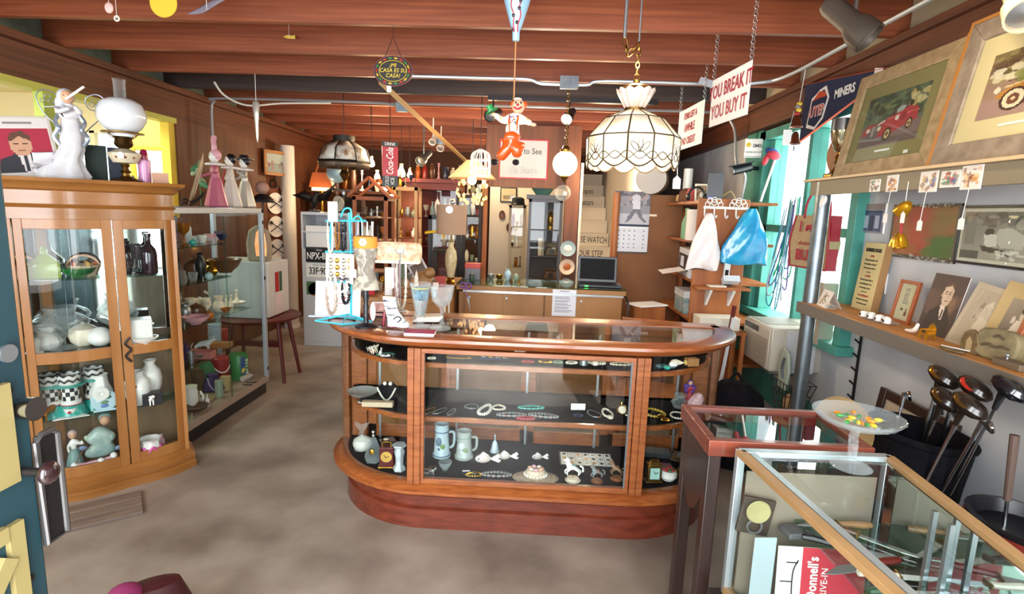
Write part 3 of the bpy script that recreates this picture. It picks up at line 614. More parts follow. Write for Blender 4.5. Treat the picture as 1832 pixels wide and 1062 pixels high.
for k in range(NP):
 for i in range(3):
  q=[lampp(k,i),lampp(k+1,i),lampp(k+1,i+1),lampp(k,i+1)]
  if i==0:
   n_=6;a0,a1,a2,a3=q;lowr=[a0.lerp(a1,j/n_)+Vector((0,0,-.03*math.sin(PI*j/n_)))for j in range(n_+1)]
   mb=MB().add(lowr+[a2,a3],[tuple(range(n_+1))+(n_+1,n_+2)])
   cm.tube(lowr,.004,5);out=((a0+a1)/2);out.z=0;out=out.normalized()*.003
   for w_ in((.08,.92),(.92,.08)):
    cm.tube([a0.lerp(a1,j/8)+Vector((0,0,.02+(.018 if w_[0]<.5 else-.018)*math.sin(2*PI*j/8+PI/2)))+out for j in range(9)],.0026,4)
   if k%2==0:
    mid=(a0+a1)/2+Vector((0,0,.035))+out;sd=(a1-a0).normalized();top=Vector((0,0,1))
    for an in(0,-.8,.8):
     dr_=top*math.cos(an)+sd*math.sin(an);pr_=top*-math.sin(an)+sd*math.cos(an);L_=.07 if an==0 else .06
     cm.tube([mid+dr_*L_*(.5-.5*math.cos(2*PI*j/16))+pr_*.011*math.sin(2*PI*j/16)for j in range(16)],.0025,4,True)
  else:mb=MB().add(q,[(0,1,2,3)])
  mb.build('glass_panel',m_lit,t,solid=.003);cm.tube([q[1],q[2]],.0042,5);cm.tube([q[2],q[3]],.0042,5)
cm.build('leading',m_came,t)
for k in range(NP):
 a,b=2*PI*(k+.5)/NP,2*PI*(k+1.5)/NP;r0,r1,z0,z1=.045,.09,.255,.335
 q=[(r0*math.cos(a),r0*math.sin(a),z0),(r0*math.cos(b),r0*math.sin(b),z0),(r1*math.cos(b),r1*math.sin(b),z1),(r1*1.04*math.cos((a+b)/2),r1*1.04*math.sin((a+b)/2),z1+.012),(r1*math.cos(a),r1*math.sin(a),z1)]
 MB().add(q,[(0,1,2,3,4)]).build('crown_panel',m_pinkp,t,solid=.003)
MB().lathe([(.03,.24),(.052,.245),(.052,.258),(.03,.262)],n=20).build('collar',BRASS,t)
MB().lathe([(0,.345),(.07,.345),(.075,.352),(.05,.365),(.02,.372),(.012,.39),(0,.392)],n=20).build('cap',BRASS,t)
MB().cyl((0,0,.26),(0,0,.35),.012,10).build('rod',BRASS,t);MB().ell((0,0,.1),(.03,.03,.045),14,9).build('bulb',mat('lit_bulb_30','#ffd8a0',.3,emit=30),t)
chain((0,0,.385),(0,0,.56),t);chain((.0,0,.56),(-.05,0,.5),t);chain((-.05,0,.5),(-.07,0,.58),t)
MB().cyl((0,0,.56),(0,0,ZJ-p.z+.01),.005,8).cyl((-.07,0,.58),(-.07,0,ZJ-p.z+.01),.009,8).build('hook',STEEL,t)
cord('tag_string',[(.205,-.09,-.02),(.207,-.09,-.06)],.0012,PAPER,t,sm=0);MB().prism([(-.018,-.045),(.018,-.045),(.018,.0),(0,.017),(-.018,0)],.001,Matrix.Translation((.207,-.09,-.075))).build('price_tag',PAPER,t)
light('leaded_lamp_glow','POINT',p+Vector((0,0,.06)),10,(1,.88,.7),.06);light('leaded_lamp_upglow','POINT',p+Vector((0,0,.45)),3,(1,.85,.65),.04)
def hsign(name,label,a,b,z0,z1,lines,size,chains=1):
 a,b=Vector((*a,0)),Vector((*b,0));d=b-a;t=T(name,label,'sign',(a.x,a.y,z0),math.atan2(d.y,d.x));W=d.length;H_=z1-z0
 MB().box(0,W,0,.005,0,H_).build('board',PAPER,t)
 for s_,zz,sz in lines:text(s_,size*sz,mat('sign_red','#a3182a',.5),t,(W/2,-.002,H_*zz),sx=.72,bold=.0015)
 for x in(.01,W-.01):chain((x,.002,H_),(x,.002,2.866-z0),t,STEEL,.02,.0015)
 return t
hsign('hanging_sign','white sign with red YOU BREAK IT YOU BUY IT lettering',(1.0,3.32),(1.05,2.88),2.14,2.4,(('YOU BREAK IT',.7,1),('YOU BUY IT',.27,1)),.105)
hsign('hanging_sign','white sign with red lettering half hidden behind the leaded lamp',(1.13,4.55),(1.165,4.02),2.14,2.44,(('ITEMS LEFT A',.8,.62),('AWHILE',.5,.8),('NO CREDIT',.18,.7)),.105)
t=T('pennant','navy felt pennant with orange border and white lettering at the upper right','pennant',(1.9,4.13,2.36),math.atan2(-.93,.0))
MB().prism([(0,-.18),(0,.22),(.95,.1),(.95,.06)],.004).build('felt',mat('navy_felt','#1f2748',.9),t)
for a,b in(((0,.22),(.95,.1)),((0,-.18),(.95,.06))):MB().bar((a[0],-.001,a[1]),(b[0],-.001,b[1]),.002,.018,up=(0,1,0)).build('border',mat('orange_felt','#d2502a',.9),t)
text('MINERS',.075,PAPER,t,(.53,-.003,.065),sx=.9,bold=.002)
MB().prism([(-.12,-.11),(.0,-.14),(.1,-.08),(.15,.05),(.1,.13),(.02,.12),(-.02,.1),(-.08,.08)],.001,Matrix.Translation((.2,-.002,.02))).build('emblem_back',PAPER,t)
MB().prism([(-.1,-.09),(.0,-.12),(.08,-.07),(.13,.05),(.08,.11),(.02,.1),(-.02,.085),(-.07,.06)],.001,Matrix.Translation((.2,-.003,.02))).build('emblem',mat('navy_felt','#1f2748',.9),t)
MB().prism([(-.06,.06),(.02,.11),(.1,.09),(.11,.06),(.03,.065)],.001,Matrix.Translation((.2,-.004,.02))).build('emblem_pick',mat('orange_felt','#d2502a',.9),t)
text('UTEP',.095,PAPER,t,(.21,-.005,.0),sx=.85,bold=.004);text('UTEP',.095,mat('orange_felt','#d2502a',.9),t,(.21,-.007,.0),sx=.85)
MB().prism([(0,-.04),(.07,-.03),(.08,.03),(.0,.05)],.001,Matrix.Translation((.82,-.003,.08))).build('small_emblem',PAPER,t)
p=P(1427,205,y=3.81);t=T('hanging_bells','string of small copper bells and yellow beads beside the pennant','bells',p)
MB().cyl((0,0,.03),(.02,0,ZJ-p.z+.01),.002,5).build('string',PAPER,t)
for k,z in enumerate((.07,.05,.03,.005)):MB().ell((.004*(-1)**k,0,z),(.018,.018,.014),10,7).build('bead',M(('#d8b830','#8a8a8a','#d8b830','#b03030')[k],.35),t)
for z in(-.08,-.19):MB().lathe([(.0,.08),(.012,.08),(.022,.06),(.03,.02),(.042,0),(.036,0),(0,.05)],(0,0,z),16).build('bell',mat('copper','#8a4a30',.35,.8),t)
MB().cyl((0,0,-.2),(0,0,-.235),.004,6).build('clapper',DARKM,t);MB().cyl((-.03,-.01,.02),(-.05,-.01,-.1),.0012,5).build('tag_string',PAPER,t)
MB().box(-.085,-.03,-.012,-.01,-.2,-.1).build('price_tag',PAPER,t)
p=P(459,210,y=4.42);t=T('glass_icicle','clear twisted glass icicle hanging at the upper left','ornament',p)
MB().lathe([(.0,-.2),(.008,-.16),(.012,-.06),(.018,.02),(.026,.09),(.022,.115),(.008,.13),(0,.132)],n=12,wav=(.12,5)).build('icicle',mat('frosted_silver','#c9c6be',.2,.5),t);MB().cyl((0,0,.13),(0,0,ZJ-p.z+.01),.002,5).build('string',PAPER,t)
def orn(name,label,cat,px,py,y,build):
 p=P(px,py,y=y);t=T(name,label,cat,p);build(t);MB().cyl((0,0,0),(0,0,max(.02,ztop(p.y)-p.z)),.0012,5).build('string',PAPER,t);return t
orn('paper_moon','round yellow disc hanging at the top left edge','ornament',293,5,2.75,lambda t:MB().lathe([(0,0),(.068,0),(.068,.004),(0,.004)],(0,0,.0),28,RX(PI/2)).build('disc',mat('moon_yellow','#d8b22c',.6),t))
orn('feather_ornament','grey mauve curled feather shapes beside the yellow disc','ornament',370,18,2.75,lambda t:MB().sheet(lambda u,v:((u-.5)*.2,.01*math.sin(u*6),(u-.3)*.07+.035*(v-.5)*math.sin(PI*u)),12,3).build('feather',mat('mauve_grey','#6c6470',.6),t,solid=.003))
orn('paper_shell','small pinkish white shell hanging at the top left','ornament',195,14,2.75,lambda t:MB().ell((0,0,0),(.022,.01,.026),10,7).build('shell',mat('shell_pink','#d8b4ac',.5),t))
orn('wooden_fish','small flat yellow fish pinned on the second joist','ornament',517,66,3.74,lambda t:MB().prism([(-.04,.0),(-.01,.012),(.025,.008),(.04,.014),(.04,-.012),(.02,-.01),(-.01,-.01)],.006).build('fish',mat('fish_yellow','#d2b44c',.6),t))
orn('white_ring','small white ring hook under the first joist','hook',209,33,2.9,lambda t:MB().tube(ring_pts((0,0,0),.012),.004,6,True).build('ring',WHITE,t))
o=MB().box(0,.13,0,.012,0,.05).build('foil_box',STEEL,loc=P(1250,133,y=4.2),rz=-.3);o.rotation_euler.y=.35;o.location.z=2.585;tag(o,'silver foil bracket above the conduit near the break it sign','bracket')
p=P(1011,293,y=4.42);t=T('globe_pendant','lit white glass globe pendant with brass cap in front of the stairs','lamp',p)
MB().ell((0,0,0),.098,24,16).build('globe',mat('lit_globe','#ffe9c0',.3,emit=3.2),t);MB().lathe([(.035,.088),(.045,.094),(.045,.11),(.03,.118),(.02,.14),(0,.142)],n=18).build('cap',BRASS,t)
MB().lathe([(0,-.145),(.012,-.14),(.02,-.12),(.034,-.1),(.03,-.09),(0,-.088)],n=16).build('finial',BRASS,t);chain((0,0,.14),(0,0,ZJ-p.z),t)
light('globe_glow','POINT',p+Vector((0,-.16,0)),7,(1,.86,.62),.06)
# ================================================================ right wall: post, two shelves, pictures, golf bags
m_shelfw=mat('pine_shelf_board','#c98c4c',.6,col2='#b87c40',scale=4,stretch=(6,.5,4))
m_shelfe=mat('grey_shelf_edge','#6d675f',.6);m_pale=mat('pale_shelf_edge','#d0b48c',.5)
t=T('steel_post','galvanised steel pole carrying the right hand shelves','post',(1.78,3.47,0))
MB().cyl((0,0,0),(0,0,1.86),.043,24).build('pole',GALV,t);MB().cyl((0,0,1.02),(0,0,1.06),.047,24).build('collar',GALV,t);MB().cyl((0,0,0),(0,0,.02),.06,20).build('foot',GALV,t)
US=T('wall_shelf','upper pale edged wall shelf holding framed car pictures','shelf');LS=T('wall_shelf','lower pine wall shelf with grey edge holding photographs and trinkets','shelf')
MB().box(1.72,2.04,.6,3.62,1.865,1.88).build('board',m_pale,US,bev=.002);MB().box(1.74,1.765,.6,3.56,1.78,1.864).build('apron',mat('olive_apron','#857a63',.6),US)
MB().box(1.725,2.045,.6,3.5,1.095,1.11).build('board',m_shelfw,LS,bev=.002);MB().box(1.72,1.735,.6,3.52,1.04,1.108).build('edge_rail',m_shelfe,LS,bev=.002)
ZU,ZL=1.881,1.111
m_barn=mat('weathered_frame_wood','#a8916c',.6,col2='#8c7452',scale=6,stretch=(3,3,3),bump=.08);m_barn2=mat('grey_barn_wood','#9a8a78',.65,col2='#7f7060',scale=6,stretch=(3,3,3),bump=.08);m_strip=mat('orange_pine_edge','#b57a3c',.5)
def frame(name,label,cat,loc,rz,w_,h_,bw,dep,m,pic,lean=0,matc=None,mw=0,glass=True,bmat=None,group=None,roll=0):
 """upright frame: local x across, z up, faces local -y; lean tips the top back"""
 t=T(name,label,cat,loc,rz,group,rx=-lean,ry=roll)
 for i,(a,b,c,d)in enumerate(((0,bw,0,h_),(w_-bw,w_,0,h_),(bw,w_-bw,0,bw),(bw,w_-bw,h_-bw,h_))):
  e=bw*.999
  if i==0:q=[(0,0),(bw,e),(bw,h_-e),(0,h_)]
  elif i==1:q=[(w_,0),(w_,h_),(w_-bw,h_-e),(w_-bw,e)]
  elif i==2:q=[(0,0),(w_,0),(w_-bw,e),(bw,e)]
  else:q=[(0,h_),(bw,h_-e),(w_-bw,h_-e),(w_,h_)]
  MB().prism(q,dep).build('frame_rail',m,t,bev=min(.004,bw*.15))
 MB().box(bw*.8,w_-bw*.8,dep*.5,dep*.5+.004,bw*.8,h_-bw*.8).build('mat_board' if matc else 'backing',M(matc or '#d8cdb8',.8),t)
 iw,ih=w_-2*bw-2*mw,h_-2*bw-2*mw
 if pic is not None:pic.build(iw,ih,t,'picture',dep*.5-.001,w_/2,bw+mw)
 if glass:MB().add([(bw,dep*.35,bw),(w_-bw,dep*.35,bw),(w_-bw,dep*.35,h_-bw),(bw,dep*.35,h_-bw)],[(0,1,2,3)]).build('glazing',GLASS,t)
 return t
# --- printed pictures
def car(p,x,y,s,body,tyre,wall):
 p.poly([(x-.5*s,y),(x-.48*s,y-.14*s),(x-.2*s,y-.2*s),(x-.02*s,y-.24*s),(x+.1*s,y-.38*s),(x+.22*s,y-.24*s),(x+.42*s,y-.22*s),(x+.52*s,y-.02*s)],body)
 p.poly([(x-.03*s,y-.24*s),(x+.1*s,y-.4*s),(x+.13*s,y-.4*s),(x+.06*s,y-.24*s)],'#c8c8c0')
 for cx in(-.33,.34):
  p.ell(x+cx*s,y,.13*s,.15*s,tyre);p.ell(x+cx*s,y,.1*s,.115*s,wall);p.ell(x+cx*s,y,.05*s,.06*s,tyre)
 p.rect(x-.2*s,y-.01,x+.2*s,y+.02,tyre)
A=Pic(100,74,'#55604a').grad('#4a5a4c','#6c6a58').blot(90,(0,0,1,.5),.07,['#38463a','#5c6c50','#7a8258','#2e3a30'],2).rect(0,.62,1,1,'#7a6462').rect(0,.86,1,1,'#685452')
A.blot(14,(.75,.05,1,.35),.06,['#c8b888','#b09a5a'],5)
A.poly([(.04,.72),(.1,.56),(.3,.55),(.42,.5),(.55,.36),(.62,.3),(.74,.34),(.9,.4),(.93,.62),(.7,.72),(.55,.82),(.1,.84)],'#a8323a').poly([(.42,.5),(.55,.32),(.72,.28),(.74,.36),(.58,.44)],'#4c3a38').poly([(.08,.78),(.28,.58),(.38,.6),(.3,.86),(.1,.88)],'#6a5a5c').line(.02,.84,.4,.88,.02,'#8a8488')
for cx,cy,r in((.5,.8,.085),(.82,.68,.065)):A.ell(cx,cy,r*.8,r*1.5,'#2c2220').ell(cx,cy,r*.5,r*1.05,'#c8a878').ell(cx,cy,r*.25,r*.5,'#5c3a30')
A.poly([(.56,.36),(.63,.3),(.71,.33),(.66,.42),(.57,.43)],'#9aa4a0').line(.3,.58,.4,.52,.012,'#e0dcd4').ell(.13,.66,.03,.045,'#d8d0c4').ell(.33,.66,.03,.045,'#d8d0c4').poly([(.17,.6),(.28,.6),(.27,.8),(.18,.8)],'#b0a8a4').line(.19,.6,.19,.8,.006,'#4a3a3c').line(.225,.6,.225,.8,.006,'#4a3a3c').line(.26,.6,.26,.8,.006,'#4a3a3c').line(.44,.5,.92,.46,.008,'#d06a68').ell(.7,.52,.05,.08,'#8f2a32')
A.ell(.78,.3,.035,.05,'#2a2428').ell(.6,.52,.03,.05,'#d8c8c0')
B=Pic(100,74,'#8a7a5a').grad('#8a6a58','#b8907c').blot(120,(0,0,1,.42),.08,['#5c3c30','#6c5038','#7c6a40','#9c8a58','#4c3228'],8).blot(16,(.02,.25,.35,.42),.05,['#f0e2cc','#e8d4b4'],3).blot(20,(.3,.35,1,.5),.06,['#8a8a48','#a09a58'],4)
B.rect(0,.72,1,1,'#b08a80').poly([(.12,.68),(.2,.6),(.4,.5),(.75,.44),(.8,.34),(1,.36),(1,.76),(.3,.82)],'#c8863c').poly([(.2,.72),(.32,.6),(.5,.68),(1,.7),(1,.8),(.4,.86),(.22,.8)],'#8a4a2c').line(.2,.56,.8,.44,.012,'#e8c890')
for cx,cy,r in((.3,.76,.13),(.62,.6,.1)):B.ell(cx,cy,r*.9,r*1.3,'#4a2c24').ell(cx,cy,r*.72,r*1.05,'#f0d8b8').ell(cx,cy,r*.42,r*.62,'#7c4a38').ell(cx,cy,r*.15,r*.2,'#e8c8a0')
B.ell(.13,.58,.03,.05,'#e8d8c0')
W_R=-PI/2
f=frame('framed_picture','framed picture of a red vintage car with olive mat, leaning on the upper shelf','picture',(1.76,3.36,ZU),W_R,.775,.57,.075,.025,m_barn,A,.17,'#8c8054',.075)
MB().box(.775,.79,0,.03,0,.58).build('edge_strip',m_strip,f);MB().box(.0,.79,0,.028,-.001,.0).build('bottom_strip',m_strip,f);MB().box(.57,.6,.009,.011,.085,.1).build('price_dot',PAPER,f);MB().box(.33,.45,.01,.0112,.115,.125).build('caption',PAPER,f)
f=frame('framed_picture','framed picture of a tan vintage car with cream mat at the top right','picture',(1.75,2.55,ZU),W_R,.86,.6,.085,.025,m_barn2,B,.17,'#e8cfa0',.085)
for a,b,c,d in((-.014,0,0,.6),(-.014,.87,.6,.615)):MB().box(a,b,0,.03,c,d).build('edge_strip',m_strip,f)
MB().box(.3,.5,.01,.0112,.13,.14).build('caption',PAPER,f)
def ves(name,label,cat,loc,prof,m,n=24,group=None,rz=0,**k):
 o=MB().lathe(prof,n=n,**k).build(name,m,loc=loc,rz=rz);return tag(o,label,cat,group)
t=T('trophy','gold and silver trophy cup on dark base at the end of the upper shelf','trophy',(1.86,3.5,ZU))
MB().box(-.055,.055,-.055,.055,0,.035).build('base',mat('dark_stone','#3a1c16',.25),t,bev=.003);MB().box(-.056,-.0555,-.04,.04,.008,.026).build('plaque',GOLD,t)
MB().lathe([(.045,.035),(.04,.05),(.018,.07),(.014,.085),(.026,.1),(.016,.115),(.024,.13),(.012,.15),(.014,.16)],n=20).build('stem',GOLD,t)
MB().lathe([(.012,.16),(.03,.175),(.05,.23),(.062,.29),(.06,.29),(.03,.2)],n=24,wav=(.05,10)).build('cup',mat('trophy_chrome','#d8cfae',.12,1),t);MB().lathe([(.062,.288),(.06,.36),(.057,.36),(.058,.29)],n=24).build('cup_rim',mat('grey_silver','#8f8f90',.25,.9),t)
for s_ in(-1,1):cord('handle',[(0,s_*.05,.22),(0,s_*.085,.25),(0,s_*.085,.3),(0,s_*.058,.32)],.005,GOLD,t)
t=T('display_plate','brown plate in cellophane leaning against the end of the upper shelf','plate',(1.95,3.56,2.03),-1.25)
MB().lathe([(0,0),(.1,.003),(.145,.016),(.148,.018),(.1,.008),(0,.006)],R=RX(PI/2+.12),n=32).build('plate',mat('tan_plate','#a8714c',.35,col2='#8f5c3c',scale=6),t);MB().add([(.0,-.025,-.05),(.06,-.03,-.08),(.08,-.03,.06)],[(0,1,2)]).build('cellophane',mat('cellophane','#e8dcd2',.15),t);MB().box(-.04,.04,-.03,.08,-.15,-.138).build('stand',m_dkw,t)
ves('white_cup','plain grey white jar behind the trophy','jar',(1.98,3.42,ZU),[(.04,0),(.05,.02),(.05,.14),(.035,.16),(.035,.19),(.0,.19)],WHITE)
def card(px,py,wd,hg,cols,label,x=1.737,tagl=0):
 p=P(px,py,x=x);t=T('picture_card',label,'card',p,W_R)
 pc=Pic(20,16,'#e8e0d8').blot(26,(.12,.1,.88,.9),.12,cols,int(px));MB().box(-wd/2,wd/2,0,.002,-hg/2,hg/2).build('card',PAPER,t);pc.build(wd*.94,hg*.94,t,'picture',-.0008,0,-hg*.47)
 if tagl:
  MB().cyl((0,-.002,-hg/2),(-.01,-.003,-hg/2-tagl),.0012,5).build('tag_string',PAPER,t)
  MB().prism([(-.016,-.05),(.016,-.05),(.016,-.01),(0,.0),(-.016,-.01)],.001,Matrix.Translation((-.01,-.004,-hg/2-tagl))).build('price_tag',PAPER,t)
card(1565,332,.085,.062,['#6a6a72','#3a7a5a','#a83a3a','#8a8a90'],'small dim card on the shelf apron, first from the post');card(1596,328,.085,.08,['#c88a4a','#8a4a2a','#e0b070'],'white edged brown card on the apron above the gold bells',tagl=.1)
card(1661,325,.11,.09,['#4a5a9a','#c8a05a','#8a5a3a','#e8e0d0'],'blue and tan card in a clear sleeve on the shelf apron',tagl=.12);card(1700,320,.11,.07,['#3a8a5a','#b83a3a','#4a4a8a','#6a6a6a'],'dark card with green and red figures on the shelf apron');card(1738,317,.105,.095,['#c88a3a','#8a4a1a','#e8c08a'],'white edged card of tan statues, largest on the shelf apron',tagl=.11)
def onw(px,py,x=2.046):return P(px,py,x=x)
def wall_pic(name,label,cat,px0,py0,px1,py1,pic,m=None,bw=0,dep=.012):
 a=onw(px0,py0);b=onw(px1,py1);w_=a.y-b.y;h_=a.z-b.z;t=T(name,label,cat,(2.049-dep,a.y,b.z),W_R)
 MB().box(0,w_,0,dep,0,h_).build('board',m or PAPER,t,bev=.001);pic.build(w_-2*bw,h_-2*bw,t,'picture',-.001,w_/2,bw);return t
wall_pic('wall_tile','small tile picture of a blue shop front on the white wall','tile',1546,365,1581,418,Pic(22,30,'#8a8a94').rect(0,0,1,.2,'#8a7c78').rect(.1,.22,.9,.95,'#4a5878').rect(.2,.4,.35,.85,'#aab4c4').rect(.62,.4,.8,.85,'#aab4c4').rect(.4,.4,.58,.95,'#2c3450').rect(.1,.22,.9,.3,'#303a5c'))
wall_pic('wall_tile','small tile picture of a brick shop interior on the white wall','tile',1546,482,1584,526,Pic(22,24,'#3a3432').rect(.08,.1,.92,.88,'#b0a49a').rect(.08,.5,.92,.9,'#8a5038').rect(.36,.3,.62,.55,'#6a3c2c').rect(.08,.12,.3,.45,'#d8d4d0').rect(.72,.12,.92,.45,'#d8d4d0'))
pc=Pic(60,44,'#8a4a38').rect(0,0,1,1,'#964c36').blot(60,(.0,.0,.35,1),.13,['#8f7a3a','#a0624a','#9c4c3a'],11,.25).blot(60,(.35,.1,.7,.7),.14,['#a84e3a','#9a5038','#8a5a3a'],12,.3).blot(60,(.7,0,1,.5),.14,['#7a6a3a','#8a5a38'],13,.3).blot(50,(.65,.6,1,1),.12,['#3f6a3a','#4a6a30','#5a5a34'],14,.35)
for r_ in((0,0,1,.05),(0,.93,1,1),(0,0,.03,1),(.97,0,1,1)):pc.rect(*r_,'#5a564c')
pc.blot(60,(0,0,1,.05),.02,['#a8a498','#3a382f'],15,.8).blot(60,(0,.93,1,1),.02,['#a8a498','#3a382f'],16,.8)
wall_pic('metal_plate_picture','rusty red and green square sheet with corroded edges on the white wall','picture',1603,366,1708,472,pc,DARKM)
pc=Pic(64,52,'#a89c8a').grad('#8a8278','#b0a698').rect(0,0,1,.28,'#7a736a').blot(18,(.1,.05,.9,.3),.07,['#9c958a','#5c564e','#c0b8aa'],20).rect(.05,.1,.2,.7,'#8c857a').poly([(.55,.35),(.72,.32),(.95,.5),(.9,.75),(.6,.72),(.5,.55)],'#c8c0b4').ell(.42,.42,.07,.08,'#4a443e').poly([(.34,.48),(.52,.46),(.55,.7),(.38,.75)],'#e0d8cc').poly([(.3,.7),(.7,.78),(.75,.9),(.35,.82)],'#4c463f').blot(16,(.55,.8,.9,.95),.04,['#f0e8dc','#d8d0c4'],21).rect(0,.82,.3,1,'#6a635a').ell(.72,.1,.07,.03,'#f0d8b0')
a=onw(1724,368);f=frame('framed_picture','black framed black and white photograph of seated people at the right edge','picture',(2.035,a.y,onw(1716,470).z),W_R,.42,.27,.012,.014,BLACK,pc,0,'#e0d4c0',.016)
t=T('wooden_sign','tall yellow business hours board with black lettering leaning behind the lower shelf','sign',(1.96,3.34,ZL),W_R,rx=-.1)
MB().box(0,.19,0,.045,0,.4).build('board',mat('side_grain','#9a7448',.6),t);MB().box(.001,.189,-.002,0,.001,.399).build('face',mat('yellow_cream_paint','#c9b984',.6),t)
_r,_b=mat('sign_red','#a3182a',.5),mat('ink_black','#1a1612',.6)
text('BUSINESS HOURS',.028,_b,t,(.095,-.004,.355),sx=.66,bold=.0012)
for i,(s_,m_)in enumerate((('OPEN',_r),('Most days about 9 or 10',_b),('Occasionally as early as 7',_b),('but some days as late as',_b),('12 or 1',_b),('CLOSED',_r),('We close about 5:30 or 6',_b),('occasionally about 4 or 5',_b),('but sometimes as late',_b),('as 11 or 12',_b),('OCCASIONALLY',_r),('Some days or afternoons',_b),("we aren't here at all",_b))):
 text(s_,.014 if m_ is _b else .017,m_,t,(.095,-.004,.32-.0235*i),sx=.82)
t=T('tote_bag','tan burlap tote bag with red lettering and red straps hanging by the window','bag',(1.86,3.97,1.3),W_R+.2)
m_bur=mat('burlap','#b39a74',.9,col2='#a48a64',scale=60);m_red=mat('red_trim','#a01e30',.6)
MB().loft([[(0,0,0),(.36,0,0),(.36,.06,0),(0,.06,0)],[(-.01,-.012,.18),(.37,-.012,.18),(.37,.075,.18),(-.01,.075,.18)],[(.015,.0,.36),(.345,.0,.36),(.345,.06,.36),(.015,.06,.36)]],cap=True).build('bag',m_bur,t)
for pts in([(0,-.004,0),(-.01,-.016,.18),(.015,-.004,.36)],[(.36,-.004,0),(.37,-.016,.18),(.345,-.004,.36)],[(0,-.004,.002),(.36,-.004,.002)]):cord('red_edging',pts,.006,m_red,t,sm=4 if len(pts)>2 else 0)
MB().box(.36,.368,-.005,.065,0,.36).build('red_gusset',m_red,t)
for y in(-.004,.064):cord('strap',[(.1,y,.34),(.12,y,.46),(.18,.03,.575),(.24,y,.46),(.26,y,.34)],.008,m_red,t)
_y0=-.018
text('I',.1,m_red,t,(.09,_y0,.28),bold=.003);text('BUD',.1,m_red,t,(.17,_y0,.085),bold=.004);text('domestics',.045,m_red,t,(.17,_y0,.17),shear=.4)
skin('red_animal',[(.15,_y0,.28),(.2,_y0,.285),(.225,_y0,.3),(.155,_y0,.25),(.2,_y0,.25)],[(0,1),(1,2),(0,3),(1,4)],[.012,.012,.009,.005,.005],m_red,t,1);MB().ell((.232,_y0-.002,.29),(.008,.005,.016),8,6).build('yellow_spot',mat('sign_yellow','#d8b830',.5),t)
cord('hang_loop',[(.18,.03,.575),(.18,.05,.62)],.004,STEEL,t,sm=0)
def lshelf(px,py,x=1.85):
 p=P(px,py,x=x);return Vector((x,p.y,ZL))
t=T('tent_card','folded white card with a bird drawing standing at the end of the lower shelf','card',lshelf(1482,535,1.8),W_R-.15)
_pc=Pic(24,18,'#e8e4dc').poly([(.1,.9),(.3,.3),(.45,.2),(.5,.5),(.3,.9)],'#b8a888').line(.42,.2,.5,.6,.03,'#6a3a2a').line(.35,.35,.7,.3,.02,'#7a4a3a').blot(12,(.45,.5,.95,.9),.05,['#b09878','#7a6a4a','#5a6a4a'],9)
_pc.build(.16,.1,t,'front_leaf',fn=lambda u,v:(-.08+.16*u,-.035+.035*(1-v),.1*(1-v)),m=print_mat());MB().add([(-.08,.0,.1),(.08,.0,.1),(.08,.05,0),(-.08,.05,0)],[(0,1,2,3)]).build('back_leaf',PAPER,t)
ves('glass_egg','small clear glass dome in front of the tent card','ornament',lshelf(1488,538,1.77),[(0,0),(.03,.004),(.032,.012),(.02,.028),(0,.033)],CRYST)
t=T('tray','clear oval glass tray of numbered porcelain cups on the lower shelf','tray',lshelf(1572,562,1.83));MB().lathe([(0,0),(.045,0),(.06,.012),(.063,.013),(.05,.004),(0,.003)],n=32,sy=2.3).build('tray',CRYST,t)
for k,(dx,dy)in enumerate(((-.015,.105),(.012,.075),(-.01,.045),(.015,.005),(-.012,-.02),(.01,-.05),(-.01,-.085))):
 c=T('napkin_ring',('white porcelain ring on the clear tray, nearest the post','white porcelain ring on the clear tray, second from the post','white porcelain ring on the clear tray, third from the post','white porcelain ring in the middle of the clear tray','white porcelain ring on the clear tray, third from the gold chair','white porcelain ring on the clear tray, second from the gold chair','white porcelain ring on the clear tray, nearest the gold chair')[k],'napkin ring',t.location+Vector((dx*.8,dy,.006)),group='porcelain rings on the tray')
 MB().lathe([(.016,0),(.019,.003),(.019,.026),(.016,.029),(.015,.027),(.015,.002)],n=18,cap=False).build('ring',WHITE,c);MB().box(-.0195,-.019,-.006,.006,.008,.02).build('number_mark',BLACK,c)
pc=Pic(22,36,'#cfc4a4').ring(.5,.45,.42,.45,.04,'#b8a888').lines(.3,.12,.75,.6,8,'#8a8478',.4,4).rect(.3,.72,.5,.76,'#5a4a38').poly([(.32,.72),(.4,.66),(.5,.72)],'#5a4a38').poly([(.62,.88),(.7,.66),(.78,.7),(.82,.88)],'#7a4a38')
frame('framed_picture','small orange wood frame with a verse on the lower shelf','picture',lshelf(1590,563,1.93),W_R,.145,.225,.016,.018,mat('orange_frame','#9a4e26',.4),pc,.16,'#cfc4a4',.004)
pc=Pic(44,60,'#4a3a34').grad('#4c3c36','#3a2c28').blot(20,(0,.3,.3,.6),.12,['#6a5244','#5c463c'],3,.3).blot(10,(.75,.35,1,.6),.1,['#8a6a4c','#6a5040'],4,.35).poly([(.05,1),(.2,.62),(.42,.52),(.7,.54),(.85,.75),(.9,1)],'#2c2220').poly([(.46,.5),(.6,.5),(.62,.72),(.55,.74),(.48,.6)],'#d8ccbc').poly([(.54,.56),(.58,.56),(.585,.72),(.55,.72)],'#4a3c34').ell(.56,.32,.145,.2,'#c8b098').poly([(.4,.22),(.48,.1),(.68,.12),(.71,.24),(.6,.17),(.46,.2)],'#5a4636').rect(.47,.27,.54,.285,'#4a3a2e').rect(.6,.27,.67,.285,'#4a3a2e').rect(.47,.3,.53,.315,'#2c221c').rect(.6,.3,.66,.315,'#2c221c').line(.58,.3,.585,.38,.012,'#9a8068').rect(.52,.42,.62,.432,'#7a4c40').ell(.41,.34,.02,.04,'#b89c84').poly([(.6,.15),(.71,.3),(.68,.45),(.63,.5)],'#b09678',.45)
